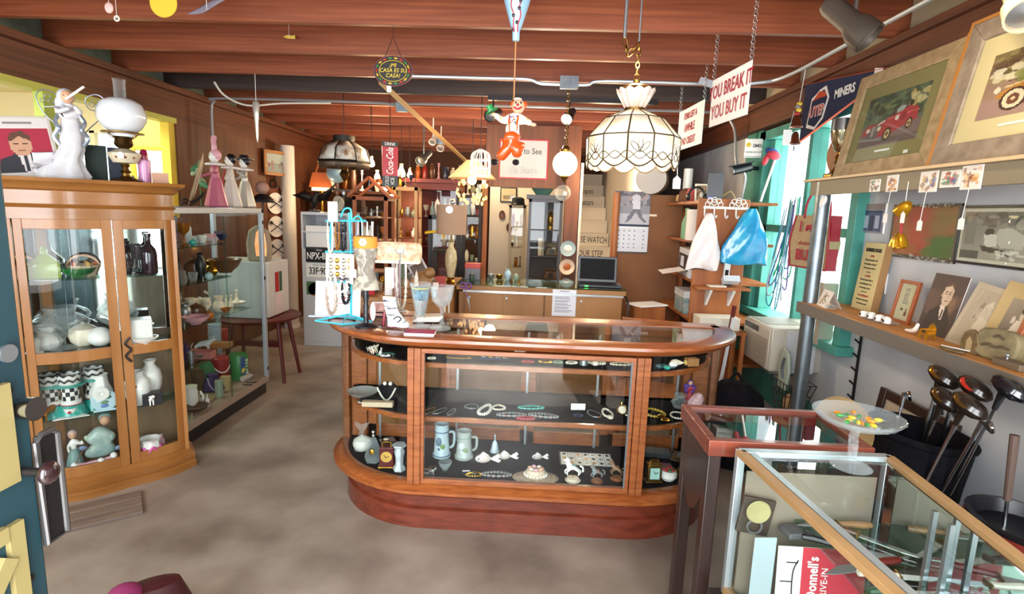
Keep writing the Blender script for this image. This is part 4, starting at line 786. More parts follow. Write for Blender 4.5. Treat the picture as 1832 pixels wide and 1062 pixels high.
t=T('photograph','large sepia portrait photograph of a man in suit and tie on the lower shelf','photograph',lshelf(1640,577,1.9),W_R,rx=-.2);MB().box(0,.21,0,.003,0,.29).build('card',PAPER,t);pc.build(.21,.29,t,'picture',-.001,.105)
pc=Pic(36,50,'#a89c88').rect(.0,.0,1,1,'#b0a48e').rect(.1,.08,.92,.95,'#a69a84').poly([(.3,.55),(.4,.25),(.5,.3),(.42,.5)],'#6c6458').poly([(.48,.3),(.62,.2),(.7,.4),(.72,.7),(.45,.68)],'#c8bca4').blot(20,(.2,.1,.9,.5),.08,['#9c9080','#b8ac96'],5,.4)
t=T('photograph','faded grey tan photograph leaning between the portrait and the baby photograph','photograph',lshelf(1692,590,1.87),W_R,rx=-.3,ry=.12);MB().box(0,.2,0,.004,0,.29).build('card',mat('grey_card','#a89c88',.8),t);pc.build(.2,.29,t,'picture',-.001,.1)
pc=Pic(36,44,'#8a7f6c').grad('#9a8e7a','#5c5246').ell(.55,.32,.12,.13,'#d8ccb8').ell(.55,.22,.13,.07,'#4a4034').poly([(.4,.44),(.7,.44),(.76,.72),(.3,.7)],'#e4dac8').ell(.3,.45,.06,.08,'#d0c4b0').poly([(.55,.7),(.8,.72),(.7,.84),(.5,.8)],'#d8cdb8').rect(0,.82,1,1,'#4c443a')
t=T('photograph','cream mounted photograph of a small child leaning at the right end of the lower shelf','photograph',lshelf(1745,600,1.88),W_R,rx=-.25,ry=.1);MB().box(0,.26,0,.004,0,.31).build('card',mat('cream_mount','#c0a878',.8),t);pc.build(.15,.19,t,'picture',-.001,.13,.06)
f=frame('framed_picture','tilted orange wood frame with cream mat cut by the right edge above the lower shelf','picture',lshelf(1795,628,1.84),W_R,.3,.36,.025,.02,mat('orange_frame','#9a4e26',.4),Pic(10,10,'#5a3a52').blot(12,(0,0,1,1),.2,['#7a4a6a','#3a2a42'],2),.2,'#c8b080',.07,roll=.1)
t=T('clay_animal','tiny white porcelain animal reclining beside the portrait photograph','figurine',lshelf(1634,575,1.8));skin('body',[(0,.045,.012),(0,.0,.016),(0,-.02,.024),(0,-.03,.045),(0,-.035,.06)],[(0,1),(1,2),(2,3),(3,4)],[.006,.011,.013,.008,.009],WHITE,t)
t=T('miniature_chair','tiny gold toy armchair on the lower shelf','miniature',lshelf(1661,583,1.8),W_R);m_g=mat('yellow_gold','#c8921e',.25,.7)
MB().box(-.022,.022,-.02,.02,.022,.028).build('seat',m_g,t);MB().prism([(-.022,0),(.022,0),(.022,.03),(0,.048),(-.022,.03)],.004,Matrix.Translation((0,.018,.026))).build('backrest',m_g,t)
for sx in(-.02,.02):
 MB().box(sx-.003,sx+.003,-.02,.02,.04,.045).build('arm',m_g,t)
 for sy in(-.018,.018):MB().box(sx-.003,sx+.003,sy-.003,sy+.003,0,.042 if sy<0 else .022).build('leg',m_g,t)
def stone(label,px,py,x,r,m,name='carved_stone'):
 o=MB().lathe([(0,-1),(.6,-.95),(.95,-.6),(1,0),(.95,.6),(.6,.95),(0,1)],n=20,wav=(.04,5)).build(name,m,loc=lshelf(px,py,x)+Vector((0,0,r[2]*.97)),rz=-.3)
 o.scale=r;o.rotation_euler.x=0;return tag(o,label,'stone')
m_st=mat('carved_sandstone','#8a7c58',.8,col2='#6c6046',scale=18,bump=.5)
t=T('carved_stone','large rounded carved stone plaque on the lower shelf','stone',lshelf(1776,622,1.8),W_R+.15,rx=-.12)
pl=[(.085*math.copysign(abs(math.cos(a))**.6,math.cos(a)),.062+.062*math.copysign(abs(math.sin(a))**.6,math.sin(a)))for a in[2*PI*k/28 for k in range(28)]]
MB().prism(pl,.04).build('stone',m_st,t,bev=.008)
for pts in([(-.05,-.002,.05),(-.02,-.004,.06),(.0,-.004,.052),(.03,-.004,.06),(.06,-.002,.055)],[(-.01,-.003,.09),(.01,-.004,.1),(.03,-.003,.088)]):cord('carving',pts,.005,mat('carving_brown','#5a4c38',.8),t)
t=T('shell_ornament','arched brown shell shaped ornament leaning beside the carved stone','ornament',lshelf(1735,605,1.79),W_R+.1)
MB().prism([(-.038,0),(-.04,.05),(-.028,.085),(0,.1),(.028,.085),(.04,.05),(.038,0)],.02).build('arch',mat('brown_stone','#7c6440',.7,col2='#5c482c',scale=30),t,bev=.004);MB().prism([(-.012,.01),(-.012,.05),(0,.07),(.012,.05),(.012,.01)],.002,Matrix.Translation((0,-.002,0))).build('niche',mat('tan_niche','#a89068',.7),t)
MB().ell((-.02,-.05,.008),(.06,.028,.008),14,7).build('foot_plate',mat('brown_stone','#7c6440',.7),t);cord('white_string',[(-.06,-.06,.017),(-.01,-.055,.019),(.04,-.03,.018)],.002,PAPER,t)
t=T('small_box','brown little box with a silver knob at the right edge of the lower shelf','box',lshelf(1815,640,1.79));MB().box(-.03,.03,-.06,.06,0,.025).build('box',mat('brown_box','#6a5a48',.6),t,bev=.003);MB().cyl((0,.03,.025),(0,.03,.035),.004,8).ell((0,.03,.04),.008,10,7).build('knob',STEEL,t)
p=P(1615,395,x=1.72);t=T('brass_bells','pair of gold bell ornaments hanging from the upper shelf','bells',p,W_R)
MB().cyl((0,0,.18),(0,0,.02),.0015,5).build('string',PAPER,t)
for c,q in(((.0,0,.06),.9),((-.012,0,-.09),.2),((.018,-.01,-.095),-.2)):MB().lathe([(0,.035),(.015,.033),(.024,.02),(.03,-.005),(.034,-.03),(.03,-.032),(0,-.02)],c,18,RY(q)).build('bell',mat('yellow_gold','#c8921e',.25,.7),t)
cord('ribbon',[(0,0,.04),(-.005,0,-.0),(0,0,-.06)],.005,m_red,t);MB().prism([(-.014,-.05),(.014,-.05),(.014,-.008),(0,.004),(-.014,-.008)],.001,Matrix.Translation((.025,-.02,.04))).build('price_tag',PAPER,t)
o=MB().ell((0,0,0),(.012,.02,.03),8,6).ell((0,.02,-.01),(.01,.012,.03),8,6).ell((0,-.02,.01),(.01,.014,.022),8,6).build('ribbon_bow',PAPER,loc=P(1473,360,x=1.72));tag(o,'crumpled white ribbon tied at the top of the steel pole','ribbon')
t=T('peg_strip','black strip of pegs hanging down the wall by the steel pole','peg strip',(2.035,3.33,0));MB().box(0,.012,-.006,.006,.32,1.02).build('strip',DARKM,t)
for k in range(8):MB().cyl((0,0,.36+.088*k),(-.03,0,.385+.088*k),.006,6).build('peg',DARKM,t)
# ---------------- golf bags
m_blk=mat('black_nylon','#09080b',.9,col2='#121016',scale=30,bump=.1,spec=.15);m_sh=mat('club_shaft','#c0c4c8',.2,1)
t=T('golf_bag','black golf bag with pockets leaning against the right wall, full of clubs','golf bag',(1.66,2.28,0),rx=0,ry=.05,s=1.13)
gr=[[(r*1.05*math.cos(a)*(1.0),r*1.25*math.sin(a),z)for a in[2*PI*k/24 for k in range(24)]]for r,z in((.13,0),(.135,.03),(.13,.3),(.14,.5),(.15,.62),(.148,.66),(.13,.662),(.125,.55))]
MB().loft(gr).build('bag_body',m_blk,t);MB().tube([(.155*math.cos(a),.188*math.sin(a),.655)for a in[2*PI*k/24 for k in range(24)]],.014,8,True).build('collar',m_blk,t)
for c,d in(((-.15,.03,.33),(.06,.2,.34)),((-.13,-.15,.3),(.1,.08,.3)),((-.14,.02,.09),(.07,.22,.14))):MB().cbox(c,d).build('pocket',m_blk,t,bev=.02)
cord('strap',[(-.12,.17,.6),(-.24,.2,.45),(-.22,.19,.2),(-.12,.16,.1)],.014,m_blk,t)
for c in((-.153,.05,.565),(-.16,-.07,.55)):MB().cyl(c,(c[0]-.012,c[1],c[2]),.012,10).build('buckle',STEEL,t)
GB=Vector((1.69,2.28,0))
def club(px,py,x,kind,label,base,m1=BLACK,m2=None):
 top=P(px,py,x=x);b=GB+Vector(base);t=T('golf_club',label,'golf club',b);v=top-b
 MB().cyl((0,0,0),v,.006,8).build('shaft',m_sh,t);d=v.normalized()
 if kind=='wood':
  MB().cyl(v-d*.1,v,.009,10,.016).build('hosel',m1,t)
  rings=[(0,-.028),(.03,-.026),(.046,-.012),(.05,.004),(.04,.02),(.02,.028),(0,.03)]
  MB().lathe(rings,v+Vector((-.015,-.035,.005)),18,RZ(.4)@RX(.5),sx=.85,sy=1.3).build('head',m1,t)
  if m2:MB().lathe([(0,.0),(.034,0),(.03,.006),(0,.008)],v+Vector((-.035,-.04,.02)),16,RZ(.4)@RX(.5)@RY(-.5),sx=.8,sy=1.2).build('sole_plate',m2,t)
 elif kind=='iron':
  MB().cyl(v-d*.07,v,.007,10,.009).build('hosel',m_sh,t);MB().prism([(0,-.01),(.02,-.02),(.085,-.015),(.095,.01),(.08,.03),(.01,.008)],.014,Matrix.Translation(v)@Matrix.Rotation(-2.0,4,'Z')@Matrix.Rotation(.3,4,'X')).build('head',m_sh,t,bev=.004)
 else:MB().cyl(v-d*.22,v+d*.01,.011,10,.014).build('grip',m1,t)
 return t
m_drv=mat('dark_club_head','#241a14',.25,coat=.5)
club(1683,672,1.68,'wood','golf driver with a gold sole plate, tallest in the black bag',(-.03,.0,.3),m_drv,GOLD);club(1738,692,1.7,'wood','golf club with red and black head in the black bag',(.0,-.05,.3),m_drv,mat('red_enamel','#a8281c',.3))
club(1800,692,1.7,'wood','golf club with glossy black head at the right of the bag',(.03,-.1,.3),mat('glossy_black_head','#141418',.15,coat=1));club(1688,712,1.62,'wood','golf wood with bronze face below the gold driver',(-.06,-.02,.3),m_drv,mat('bronze','#7a5a28',.3,.8))
club(1728,722,1.6,'wood','low golf wood with brown shine, nearest in the bag',(-.06,-.07,.3),m_drv,mat('bronze','#7a5a28',.3,.8));club(1618,702,1.72,'iron','steel golf iron at the left of the black bag',(-.03,.12,.3))
club(1672,725,1.74,'iron','steel golf iron behind the gold driver',(.04,.06,.3));club(1700,735,1.74,'iron','steel golf iron in the middle of the black bag',(.04,.0,.3));club(1757,755,1.66,'iron','golf putter low at the right of the black bag',(.0,-.08,.3))
t=T('golf_bag','red topped golf bag with dark green body at the right edge','golf bag',(1.68,1.72,0),s=1.1)
gr=[[(r*math.cos(a),r*1.15*math.sin(a),z)for a in[2*PI*k/24 for k in range(24)]]for r,z in((.12,0),(.125,.04),(.12,.42),(.125,.45))]
MB().loft(gr).build('bag_body',mat('dark_green_cloth','#22301c',.8,col2='#1a2616',scale=12),t);gr=[[(r*math.cos(a),r*1.15*math.sin(a),z)for a in[2*PI*k/24 for k in range(24)]]for r,z in((.128,.44),(.14,.47),(.145,.585),(.135,.59),(.12,.52))]
MB().loft(gr,cap=False).build('cuff',mat('red_leather','#7a2418',.5),t);MB().lathe([(0,.53),(.13,.53),(.145,.6),(.13,.602),(.12,.56),(0,.555)],n=24,sy=1.15).build('rim',BLACK,t)
MB().prism([(-.03,0),(.03,0),(.03,.085),(.018,.1),(-.018,.1),(-.03,.085)],.002,Matrix.Translation((-.155,-.02,.43))@Matrix.Rotation(-PI/2+.3,4,'Z')).build('price_tag',mat('manila_tag','#d8c49a',.7),t)
GB=Vector((1.68,1.72,0));club(1815,783,1.66,'grip','golf club grip end in the red topped bag',(-.02,.04,.3),mat('brown_grip','#5a463c',.7));
p=P(1522,835,z=.902);t=T('cake_stand','clear glass pedestal cake stand on the corner of the knife case','cake stand',p)
MB().lathe([(.052,0),(.056,.003),(.05,.008),(.03,.016),(.014,.024),(.012,.03)],n=28).build('foot',CRYST,t)
tw=[[((.011+.004*math.cos(3*a+z*110))*math.cos(a)+.004*math.sin(z*60),(.011+.004*math.cos(3*a+z*110))*math.sin(a),z)for a in[2*PI*k/14 for k in range(14)]]for z in[.03+.009*j for j in range(11)]]
MB().loft(tw).build('twisted_stem',CRYST,t)
MB().lathe([(.012,.118),(.05,.125),(.1,.145),(.118,.163),(.12,.166),(.113,.164),(.095,.15),(.05,.132),(0,.128)],n=48,wav=(.012,24)).build('dish',CRYST,t)
for k in range(16):
 a=2.4*k;r=.011*math.sqrt(k)*1.35;c=T('wrapped_candy',('green','yellow','amber')[k%3]+' wrapped candy in the glass cake stand','candy',p+Vector((r*math.cos(a),r*math.sin(a),.143+.005*(k%2)+r*.12)),a,'wrapped candies in the cake stand');c['label']='small %s wrapped candy in the heap on the glass cake stand'%('green','yellow','amber')[k%3]
 MB().ell((0,0,0),(.012,.006,.006),10,7).build('candy',M(('#3f8a4a','#d8b83a','#d88a2a')[k%3],.25),c);MB().box(-.02,-.011,-.005,.005,-.0008,.0008).box(.011,.02,-.005,.005,-.0008,.0008).build('wrapper_ends',CRYST,c)
t=T('framed_picture','dark brown empty frame leaning on the wall behind the cake stand','picture frame',(1.86,2.95,.0),W_R,rx=-.12)
for a,b,c,d in((0,.05,0,.74),(.5,.55,0,.74),(.05,.5,0,.05),(.05,.5,.69,.74)):MB().box(a,b,0,.025,c,d).build('frame_rail',m_dkw,t,bev=.003)
MB().box(.04,.51,.014,.02,.04,.7).build('backing',mat('cream_backing','#b8ac98',.7),t)
t=T('display_plate','pale picture plate of a face leaning behind the cake stand','plate',(1.36,2.25,.76),W_R+.5);MB().lathe([(0,0),(.1,0),(.13,.01),(.13,.014),(0,.008)],R=RX(PI/2),n=32).build('plate',mat('tan_picture_plate','#b09468',.4,col2='#8f7448',scale=7),t);MB().box(-.05,.05,.0,.04,-.76,-.1).build('stand',m_dkw,t)
# ================================================================ profiles of pots, glasses and bowls (radius 1, height 1)
PF=dict(vase=[(.0,0),(.5,0),(.55,.03),(.9,.35),(1,.55),(.85,.74),(.45,.86),(.42,.92),(.58,1),(.5,1),(.36,.92),(.3,.8),(0,.78)],jar=[(0,0),(.8,0),(.95,.06),(1,.3),(1,.7),(.85,.85),(.85,.9),(.95,.92),(.95,.98),(.5,1),(0,1)],pot=[(0,0),(.5,0),(.85,.18),(1,.45),(.88,.72),(.5,.86),(.45,.88),(.3,.92),(.12,.94),(.14,1),(0,1)],bowl=[(0,0),(.4,0),(.42,.1),(.75,.45),(1,1),(.94,1),(.7,.5),(.3,.2),(0,.18)],cup=[(0,0),(.62,0),(.66,.06),(.9,.5),(1,1),(.92,1),(.8,.5),(.5,.12),(0,.1)],mug=[(0,0),(.95,0),(1,.05),(.92,.12),(.86,.8),(.9,1),(.8,1),(.76,.15),(0,.12)],plate=[(0,0),(.6,0),(.65,.2),(1,.9),(1,1),(.6,.4),(0,.3)],bottle=[(0,0),(.9,0),(1,.05),(1,.5),(.85,.62),(.36,.74),(.32,.9),(.42,.92),(.42,1),(0,1)],bell=[(.9,0),(1,.02),(.75,.2),(.6,.45),(.35,.6),(.12,.64),(.1,.75),(.22,.85),(.12,1),(0,1)],candle=[(0,0),(1,0),(1,.96),(.9,1),(.1,.98),(.06,1.08),(0,1.08)],goblet=[(0,0),(.75,0),(.7,.04),(.16,.1),(.12,.42),(.2,.48),(.8,.66),(1,1),(.93,1),(.7,.66),(0,.52)],stick=[(0,0),(1,0),(.95,.05),(.35,.12),(.25,.3),(.42,.38),(.22,.46),(.2,.75),(.45,.82),(.25,.88),(.5,1),(.0,1)],egg=[(0,0),(.5,.04),(.92,.25),(1,.42),(.85,.72),(.45,.95),(0,1)],drum=[(0,0),(1,0),(1,1),(0,1)],compote=[(0,0),(.52,0),(.5,.03),(.12,.1),(.1,.22),(.18,.3),(.3,.36),(.9,.52),(1,.62),(.85,.74),(.52,.84),(.5,.88),(.62,1),(.58,1),(.46,.88),(.48,.82),(.85,.68),(0,.42)],rosette=[(0,0),(.7,0),(.8,.05),(1,.3),(.8,.55),(.5,.68),(.62,.8),(.75,1),(.65,1),(.45,.75),(0,.7)])
def at(px,py,x=None,y=None,z=None,zz=None):
 p=P(px,py,x=x,y=y,z=z)
 if zz is not None:p.z=zz
 return p
def V(name,label,cat,prof,m,p,hp,wp,n=20,group=None,wav=None,rz=0,sx=1,sy=1,parent=None):
 """a turned vessel standing at p; size in pixels of the frame"""
 k=mpp(p);h,r=hp*k,wp*k/2
 o=MB().lathe([(a*r,b*h)for a,b in PF[prof]],n=n,wav=wav,sx=sx,sy=sy).build(name,m,loc=p,rz=rz);return tag(o,label,cat,group)
def B(name,label,cat,m,p,wp,hp,dp=None,rz=0,bev=.002,lid=None):
 k=mpp(p);w_,h_,d_=wp*k,hp*k,(dp or wp)*k
 if lid is None:o=MB().box(-w_/2,w_/2,-d_/2,d_/2,0,h_).build(name,m,loc=p,rz=rz,bev=bev);return tag(o,label,cat)
 t=T(name,label,cat,p,rz);MB().box(-w_/2,w_/2,-d_/2,d_/2,0,h_*.7).build('box',m,t,bev=bev);MB().box(-w_/2*1.04,w_/2*1.04,-d_/2*1.04,d_/2*1.04,h_*.7,h_).build('lid',lid,t,bev=bev);return t
def ptag(parent,c,h=.03,m=PAPER,rz=0):
 return MB().prism([(-.4*h,-h),(.4*h,-h),(.4*h,-.25*h),(0,0),(-.4*h,-.25*h)],.001,Matrix.Translation(c)@Matrix.Rotation(rz,4,'Z')).build('price_tag',m,parent)
def figure(name,label,p,hp,dress,skinm=PEACH,hair=BROWN,hat=None,rz=0,pose=0,sub=1,top=None,cat='figurine'):
 """small porcelain person: flared dress or trousers, torso and arms as one body, head with eyes, hair, hat"""
 h=hp*mpp(p);t=T(name,label,cat,p,rz)
 MB().lathe([(0,0),(.17*h,0),(.19*h,.03*h),(.15*h,.2*h),(.1*h,.42*h),(.075*h,.5*h),(0,.5*h)],n=16,wav=(.06,7)).build('skirt',dress,t)
 a=(.12,-.06,.12,-.05)if pose==0 else((.2,-.02,.1,-.14)if pose==1 else(.17,-.1,.16,-.12))
 skin('torso',[(0,0,.42*h),(0,0,.58*h),(0,0,.7*h),(0,0,.76*h),(a[0]*h,-.04*h,.58*h),(a[0]*h*.8,a[1]*h*1.6,.48*h if pose==0 else .68*h),(-a[2]*h,-.04*h,.58*h),(-a[2]*h*.8,a[3]*h*1.6,.5*h)],[(0,1),(1,2),(2,3),(2,4),(4,5),(2,6),(6,7)],[.075*h,.07*h,.065*h,.035*h,.03*h,.022*h,.03*h,.022*h],top or dress,t,sub)
 MB().ell((0,-.005*h,.85*h),(.085*h,.085*h,.1*h),14,10).build('head',skinm,t)
 for s_ in(-1,1):MB().ell((s_*.032*h,-.08*h,.865*h),(.011*h,.008*h,.013*h),6,5).build('eye',BLACK,t)
 MB().ell((0,.02*h,.875*h),(.096*h,.09*h,.1*h),14,9).build('hair',hair,t)
 if hat:MB().lathe([(0,0),(.17*h,-.01*h),(.17*h,.01*h),(.09*h,.02*h),(.075*h,.075*h),(0,.085*h)],(0,0,.92*h),18).build('hat',hat,t)
 return t
def animal(name,label,p,hp,m,m2=None,rz=0,cat='figurine'):
 h=hp*mpp(p);t=T(name,label,cat,p,rz)
 v=[(.28*h,0,.55*h),(-.1*h,0,.55*h),(-.32*h,0,.55*h),(.42*h,0,.7*h),(.55*h,0,.78*h),(.68*h,0,.72*h)];e=[(0,1),(1,2),(0,3),(3,4),(4,5)];r=[.17*h,.16*h,.15*h,.1*h,.11*h,.07*h]
 for x,s_ in((.26,1),(.26,-1),(-.3,1),(-.3,-1)):
  k=len(v);v+=[(x*h,s_*.09*h,.42*h),(x*h+.02*h,s_*.1*h,.22*h),(x*h,s_*.1*h,.03*h)];e+=[(0 if x>0 else 2,k),(k,k+1),(k+1,k+2)];r+=[.07*h,.05*h,.045*h]
 skin('body',v,e,r,m,t,1)
 for s_ in(-1,1):MB().ell((.52*h,s_*.09*h,.88*h),(.03*h,.05*h,.05*h),8,6).build('ear',m2 or m,t);MB().ell((.63*h,s_*.06*h,.8*h),.015*h,6,5).build('eye',BLACK,t)
 cord('tail',[(-.42*h,0,.6*h),(-.5*h,0,.45*h),(-.5*h,0,.3*h)],.02*h,m2 or m,t,sm=3)
 if m2:
  for c in((0,.14,.62),(-.25,-.13,.6),(.2,-.15,.58)):MB().ell((c[0]*h,c[1]*h,c[2]*h),(.09*h,.05*h,.08*h),8,6).build('patch',m2,t)
 return t
def cu(px,py,d,z=None):
 """point on a plane parallel to the front of the curio, d behind its middle line"""
 o=curp(0,d,0);n=RZ(CURZ)@Vector((0,-1,0));dr=CR*((px-916)/FPX)-CU*((py-531)/FPX)+CF;c0=Vector((0,0,CAMZ))
 p=c0+dr*((o-c0).dot(n)/dr.dot(n))
 if z is not None:p.z=z
 return p
ZT=1.706
# ---------------------------------------------------------------- on top of the curio
p=cu(128,318,.08,ZT);t=T('angel_figurine','tall white robed angel figurine with silver wire wings playing a flute','figurine',p,CURZ-.2)
m_robe=mat('bisque_robe','#d6d4d4',.5,col2='#c4c2c6',scale=14,bump=.15);m_sil=mat('silver_lustre','#9aa4b0',.3,.7)
rg=[]
for z,cx,r,am in((0,-.03,.08,.1),(.012,-.03,.086,.12),(.05,-.03,.072,.1),(.1,-.01,.06,.08),(.15,.012,.055,.05),(.22,.02,.052,.03),(.28,.02,.045,.02),(.31,.015,.036,0)):
 rg.append([(cx+r*(1.25 if z<.1 else 1)*math.cos(a)*(1+am*math.cos(9*a)),r*.8*math.sin(a)*(1+am*math.cos(7*a)),z)for a in[2*PI*k/40 for k in range(40)]])
MB().loft(rg).build('robe',m_robe,t)
MB().sheet(lambda u,v:(-.06-.09*u,.02*math.sin(v*9)-.02,.02+.11*v*(1-.25*u)+.03*u*math.sin(v*7)),8,8).build('blown_hem',m_robe,t,solid=.008)
skin('torso',[(.015,0,.29),(.02,-.005,.335),(.02,-.01,.365),(.02,-.015,.385),(.06,-.03,.345),(.075,-.06,.33),(.055,-.075,.365),(-.025,-.03,.345),(-.01,-.065,.33),(.04,-.08,.35)],[(0,1),(1,2),(2,3),(1,4),(4,5),(5,6),(1,7),(7,8),(8,9)],[.038,.04,.028,.016,.017,.013,.011,.017,.013,.011],m_robe,t)
MB().ell((.018,-.022,.41),(.028,.03,.034),16,11,RX(.2)).build('head',PEACH,t);MB().ell((.006,-.0,.415),(.038,.036,.04),16,10).ell((-.02,.01,.38),(.024,.024,.04),12,8).build('hair',mat('silver_hair','#c8ccd4',.45),t)
for s_ in(-.01,.012):MB().ell((.02+s_,-.05,.414),(.004,.003,.003),6,5).build('eye',BROWN,t)
MB().cyl((.02,-.055,.395),(.105,-.085,.46),.006,8).build('flute',WHITE,t)
for s_ in(-1,1):
 c=Vector((.02+s_*.1,.04,.39));cord('wire_wing',[(.02+s_*.02,.03,.2),(.02+s_*.06,.04,.26),(.02+s_*.12,.04,.33),c+Vector((s_*.045,0,.02)),c+Vector((s_*.01,0,.055)),c+Vector((-s_*.04,0,.03)),c+Vector((-s_*.03,0,-.02)),c+Vector((s_*.02,0,-.03))],.003,m_sil,t)
 for q in((.0,.02,.014),(.02,.0,.01),(-.015,.0,.012)):MB().tube(ring_pts(c+Vector((s_*q[0],0,q[1])),q[2],12),.002,5,True).build('wing_scroll',m_sil,t)
 cord('ribbon_swag',[(.02+s_*.03,-.02,.34),(.02+s_*.06,-.02,.29),(.02+s_*.05,-.03,.25),(.02+s_*.07,-.02,.21),(.02+s_*.05,-.02,.17)],.011,m_sil,t)
p=cu(226,320,.09,ZT);t=T('oil_lamp','antique oil lamp with white glass globe and floral china font on the curio','lamp',p,CURZ)
MB().lathe([(.0,0),(.075,0),(.078,.006),(.06,.014),(.035,.02),(.02,.03),(.018,.045),(.03,.052),(.018,.06),(.014,.075),(.022,.085),(.018,.095)],n=24).build('foot',BRASS,t)
MB().lathe([(.02,.095),(.055,.1),(.078,.14),(.078,.15),(.04,.17),(.02,.178)],n=24).build('font',mat('ivory_china','#d0c4a8',.3),t)
for k in range(7):
 a=-PI/2+(k-3)*.28;MB().ell((.072*math.cos(a),.072*math.sin(a),.135+.008*(-1)**k),(.008,.004,.007),7,5).build('flower',M(('#b0603a','#8a4a30')[k%2]),t)
MB().lathe([(.02,.175),(.035,.185),(.045,.2),(.04,.225),(.045,.235),(.03,.24)],n=24).build('burner',mat('old_brass_dark','#5a4526',.35,1),t);MB().lathe([(.06,.252),(.098,.255),(.1,.262),(.06,.262)],n=28).build('shade_ring',BRASS,t)
for k in range(4):a=PI/4+PI/2*k;cord('prong',[(.04*math.cos(a),.04*math.sin(a),.232),(.075*math.cos(a),.075*math.sin(a),.24),(.095*math.cos(a),.095*math.sin(a),.258)],.003,BRASS,t)
MB().lathe([(.055,.238),(.06,.262),(.09,.285),(.115,.33),(.116,.365),(.1,.41),(.065,.435),(.05,.438)],n=32).build('globe_shade',mat('milk_glass','#e2e6ea',.12,coat=.6),t)
MB().lathe([(.028,.25),(.028,.52),(.032,.54)],n=20,cap=False).build('chimney',CRYST,t);ptag(t,(-.02,-.085,.155),.035)
pc=Pic(36,50,'#a8243c').rect(0,0,1,.18,'#d8d2cc').rect(.3,.06,.75,.11,'#8a8480').poly([(.05,1),(.15,.72),(.4,.62),(.75,.62),(.95,.78),(1,1)],'#26262e').poly([(.42,.64),(.62,.64),(.6,1),(.5,1)],'#d8d0cc').poly([(.5,.66),(.55,.66),(.57,.95),(.5,.95)],'#2c2a34').ell(.5,.47,.17,.2,'#c89878').poly([(.33,.42),(.36,.26),(.56,.22),(.68,.32),(.66,.4),(.5,.32)],'#5c3a26').rect(.4,.44,.46,.455,'#3a2418').rect(.54,.44,.6,.455,'#3a2418').line(.5,.45,.5,.52,.01,'#a87858').rect(.45,.56,.56,.572,'#8a4a40')
pc.rect(0,0,.03,1,'#d8d2cc').rect(.97,0,1,1,'#d8d2cc').rect(0,.97,1,1,'#d8d2cc')
p=cu(52,314,.12,ZT);t=T('framed_magazine','framed magazine with a man in a dark suit on red, on the curio','picture',p,CURZ+.1,rx=-.18,ry=-.12)
MB().box(-.14,.14,0,.018,0,.31).build('frame',mat('white_gold_frame','#cfc6b4',.4),t,bev=.003);pc.build(.255,.285,t,'cover',-.001,0,.012)
p=cu(196,319,.12,ZT);t=T('dark_album','dark green and navy upright album standing behind the oil lamp','album',p,CURZ);MB().box(-.1,-.005,0,.05,0,.185).build('cover_half',mat('dark_green_cloth2','#1c2a24',.8),t,bev=.003);MB().box(.0,.08,0,.06,0,.18).build('cover_half',mat('dark_navy','#1a2030',.7),t,bev=.003)
p=cu(260,321,.12,ZT);t=T('glass_bottle','pink glass bottle with ruby stopper right of the oil lamp','bottle',p)
MB().lathe([(0,0),(.03,0),(.032,.12),(.02,.13),(0,.13)],n=18).build('bottle',mat('pink_opal','#c88ab0',.2),t);MB().lathe([(.02,.13),(.022,.15),(.014,.18),(0,.185)],n=16).build('stopper',mat('ruby','#8a1c3c',.15),t)
B('small_box','small pale pink and tan box at the right end of the curio top','box',mat('salmon_card','#c89a80',.7),cu(287,322,.1,ZT),24,18,16,CURZ)
p=P(285,318,y=5.28);t=T('framed_picture','bright yellow gold frame in the next room behind the oil lamp','picture',(p.x,5.26,1.5))
for a,b,c,d in((-.26,-.22,0,.62),(.22,.26,0,.62),(-.22,.22,0,.04),(-.22,.22,.58,.62)):MB().box(a,b,0,.03,c,d).build('frame_rail',mat('bright_gold_frame','#c8a428',.35,.5),t,bev=.004)
MB().box(-.22,.22,.015,.02,.04,.58).build('glazing',mat('white_print','#f2eedc',.5),t)
V('wooden_finial','dark turned wooden finial in front of the yellow frame','ornament','stick',m_dkw,at(299,312,x=-3.2,zz=1.46),60,14)
t=T('foliage_plant','pale green sprays of dried leaves behind the platter on the glass case','plant',(-2.55,3.36,1.569));rr=random.Random(5)
for k in range(16):
 a=rr.uniform(0,6.28);L_=rr.uniform(.1,.2);d=Vector((math.cos(a)*.5,math.sin(a)*.4,1)).normalized();cord('stem',[(0,0,.02),d*L_*.6,d*L_],.0018,M('#7c8a5c'),t,sm=0)
 for j in range(4):c=d*L_*(.4+.2*j);MB().ell(c,(.02,.006,.011),7,5,RZ(a+j)@RY(-.6)).build('leaf',M(('#9aa884','#b8c4a8')[j%2]),t)
MB().lathe([(0,0),(.035,0),(.04,.05),(.03,.05),(0,.04)],n=16).build('pot',TEAL,t)
# ---------------------------------------------------------------- on top of the glass case
ZS=1.569
p=at(342,366,x=-2.36,zz=ZS);t=T('oval_platter','large oval cream platter with tan rim on a stand, on the glass case','platter',p,-.95,rx=-.3,ry=-.25)
MB().lathe([(0,.0),(.8,.002),(.85,.006),(1.3,.02),(1.32,.024),(.86,.012),(0,.01)],(0,0,.2),40,Matrix.Rotation(PI/2,3,'X')@Matrix.Diagonal((.095,.15,1)).to_3x3()).build('rim',mat('tan_platter_rim','#a8947c',.5,col2='#8f7a62',scale=16),t)
MB().lathe([(0,-.001),(.85,-.001),(.84,-.004),(0,-.003)],(0,0,.2),32,Matrix.Rotation(PI/2,3,'X')@Matrix.Diagonal((.095,.15,-1)).to_3x3()).build('well',mat('ivory_well','#d8d0bc',.4,col2='#c4baa2',scale=12),t)
for s_ in(-.05,.05):cord('stand_leg',[(s_,-.06,.0),(s_,-.05,.03),(s_*.8,.0,.03),(s_*.6,.05,.12)],.006,DARKM,t)
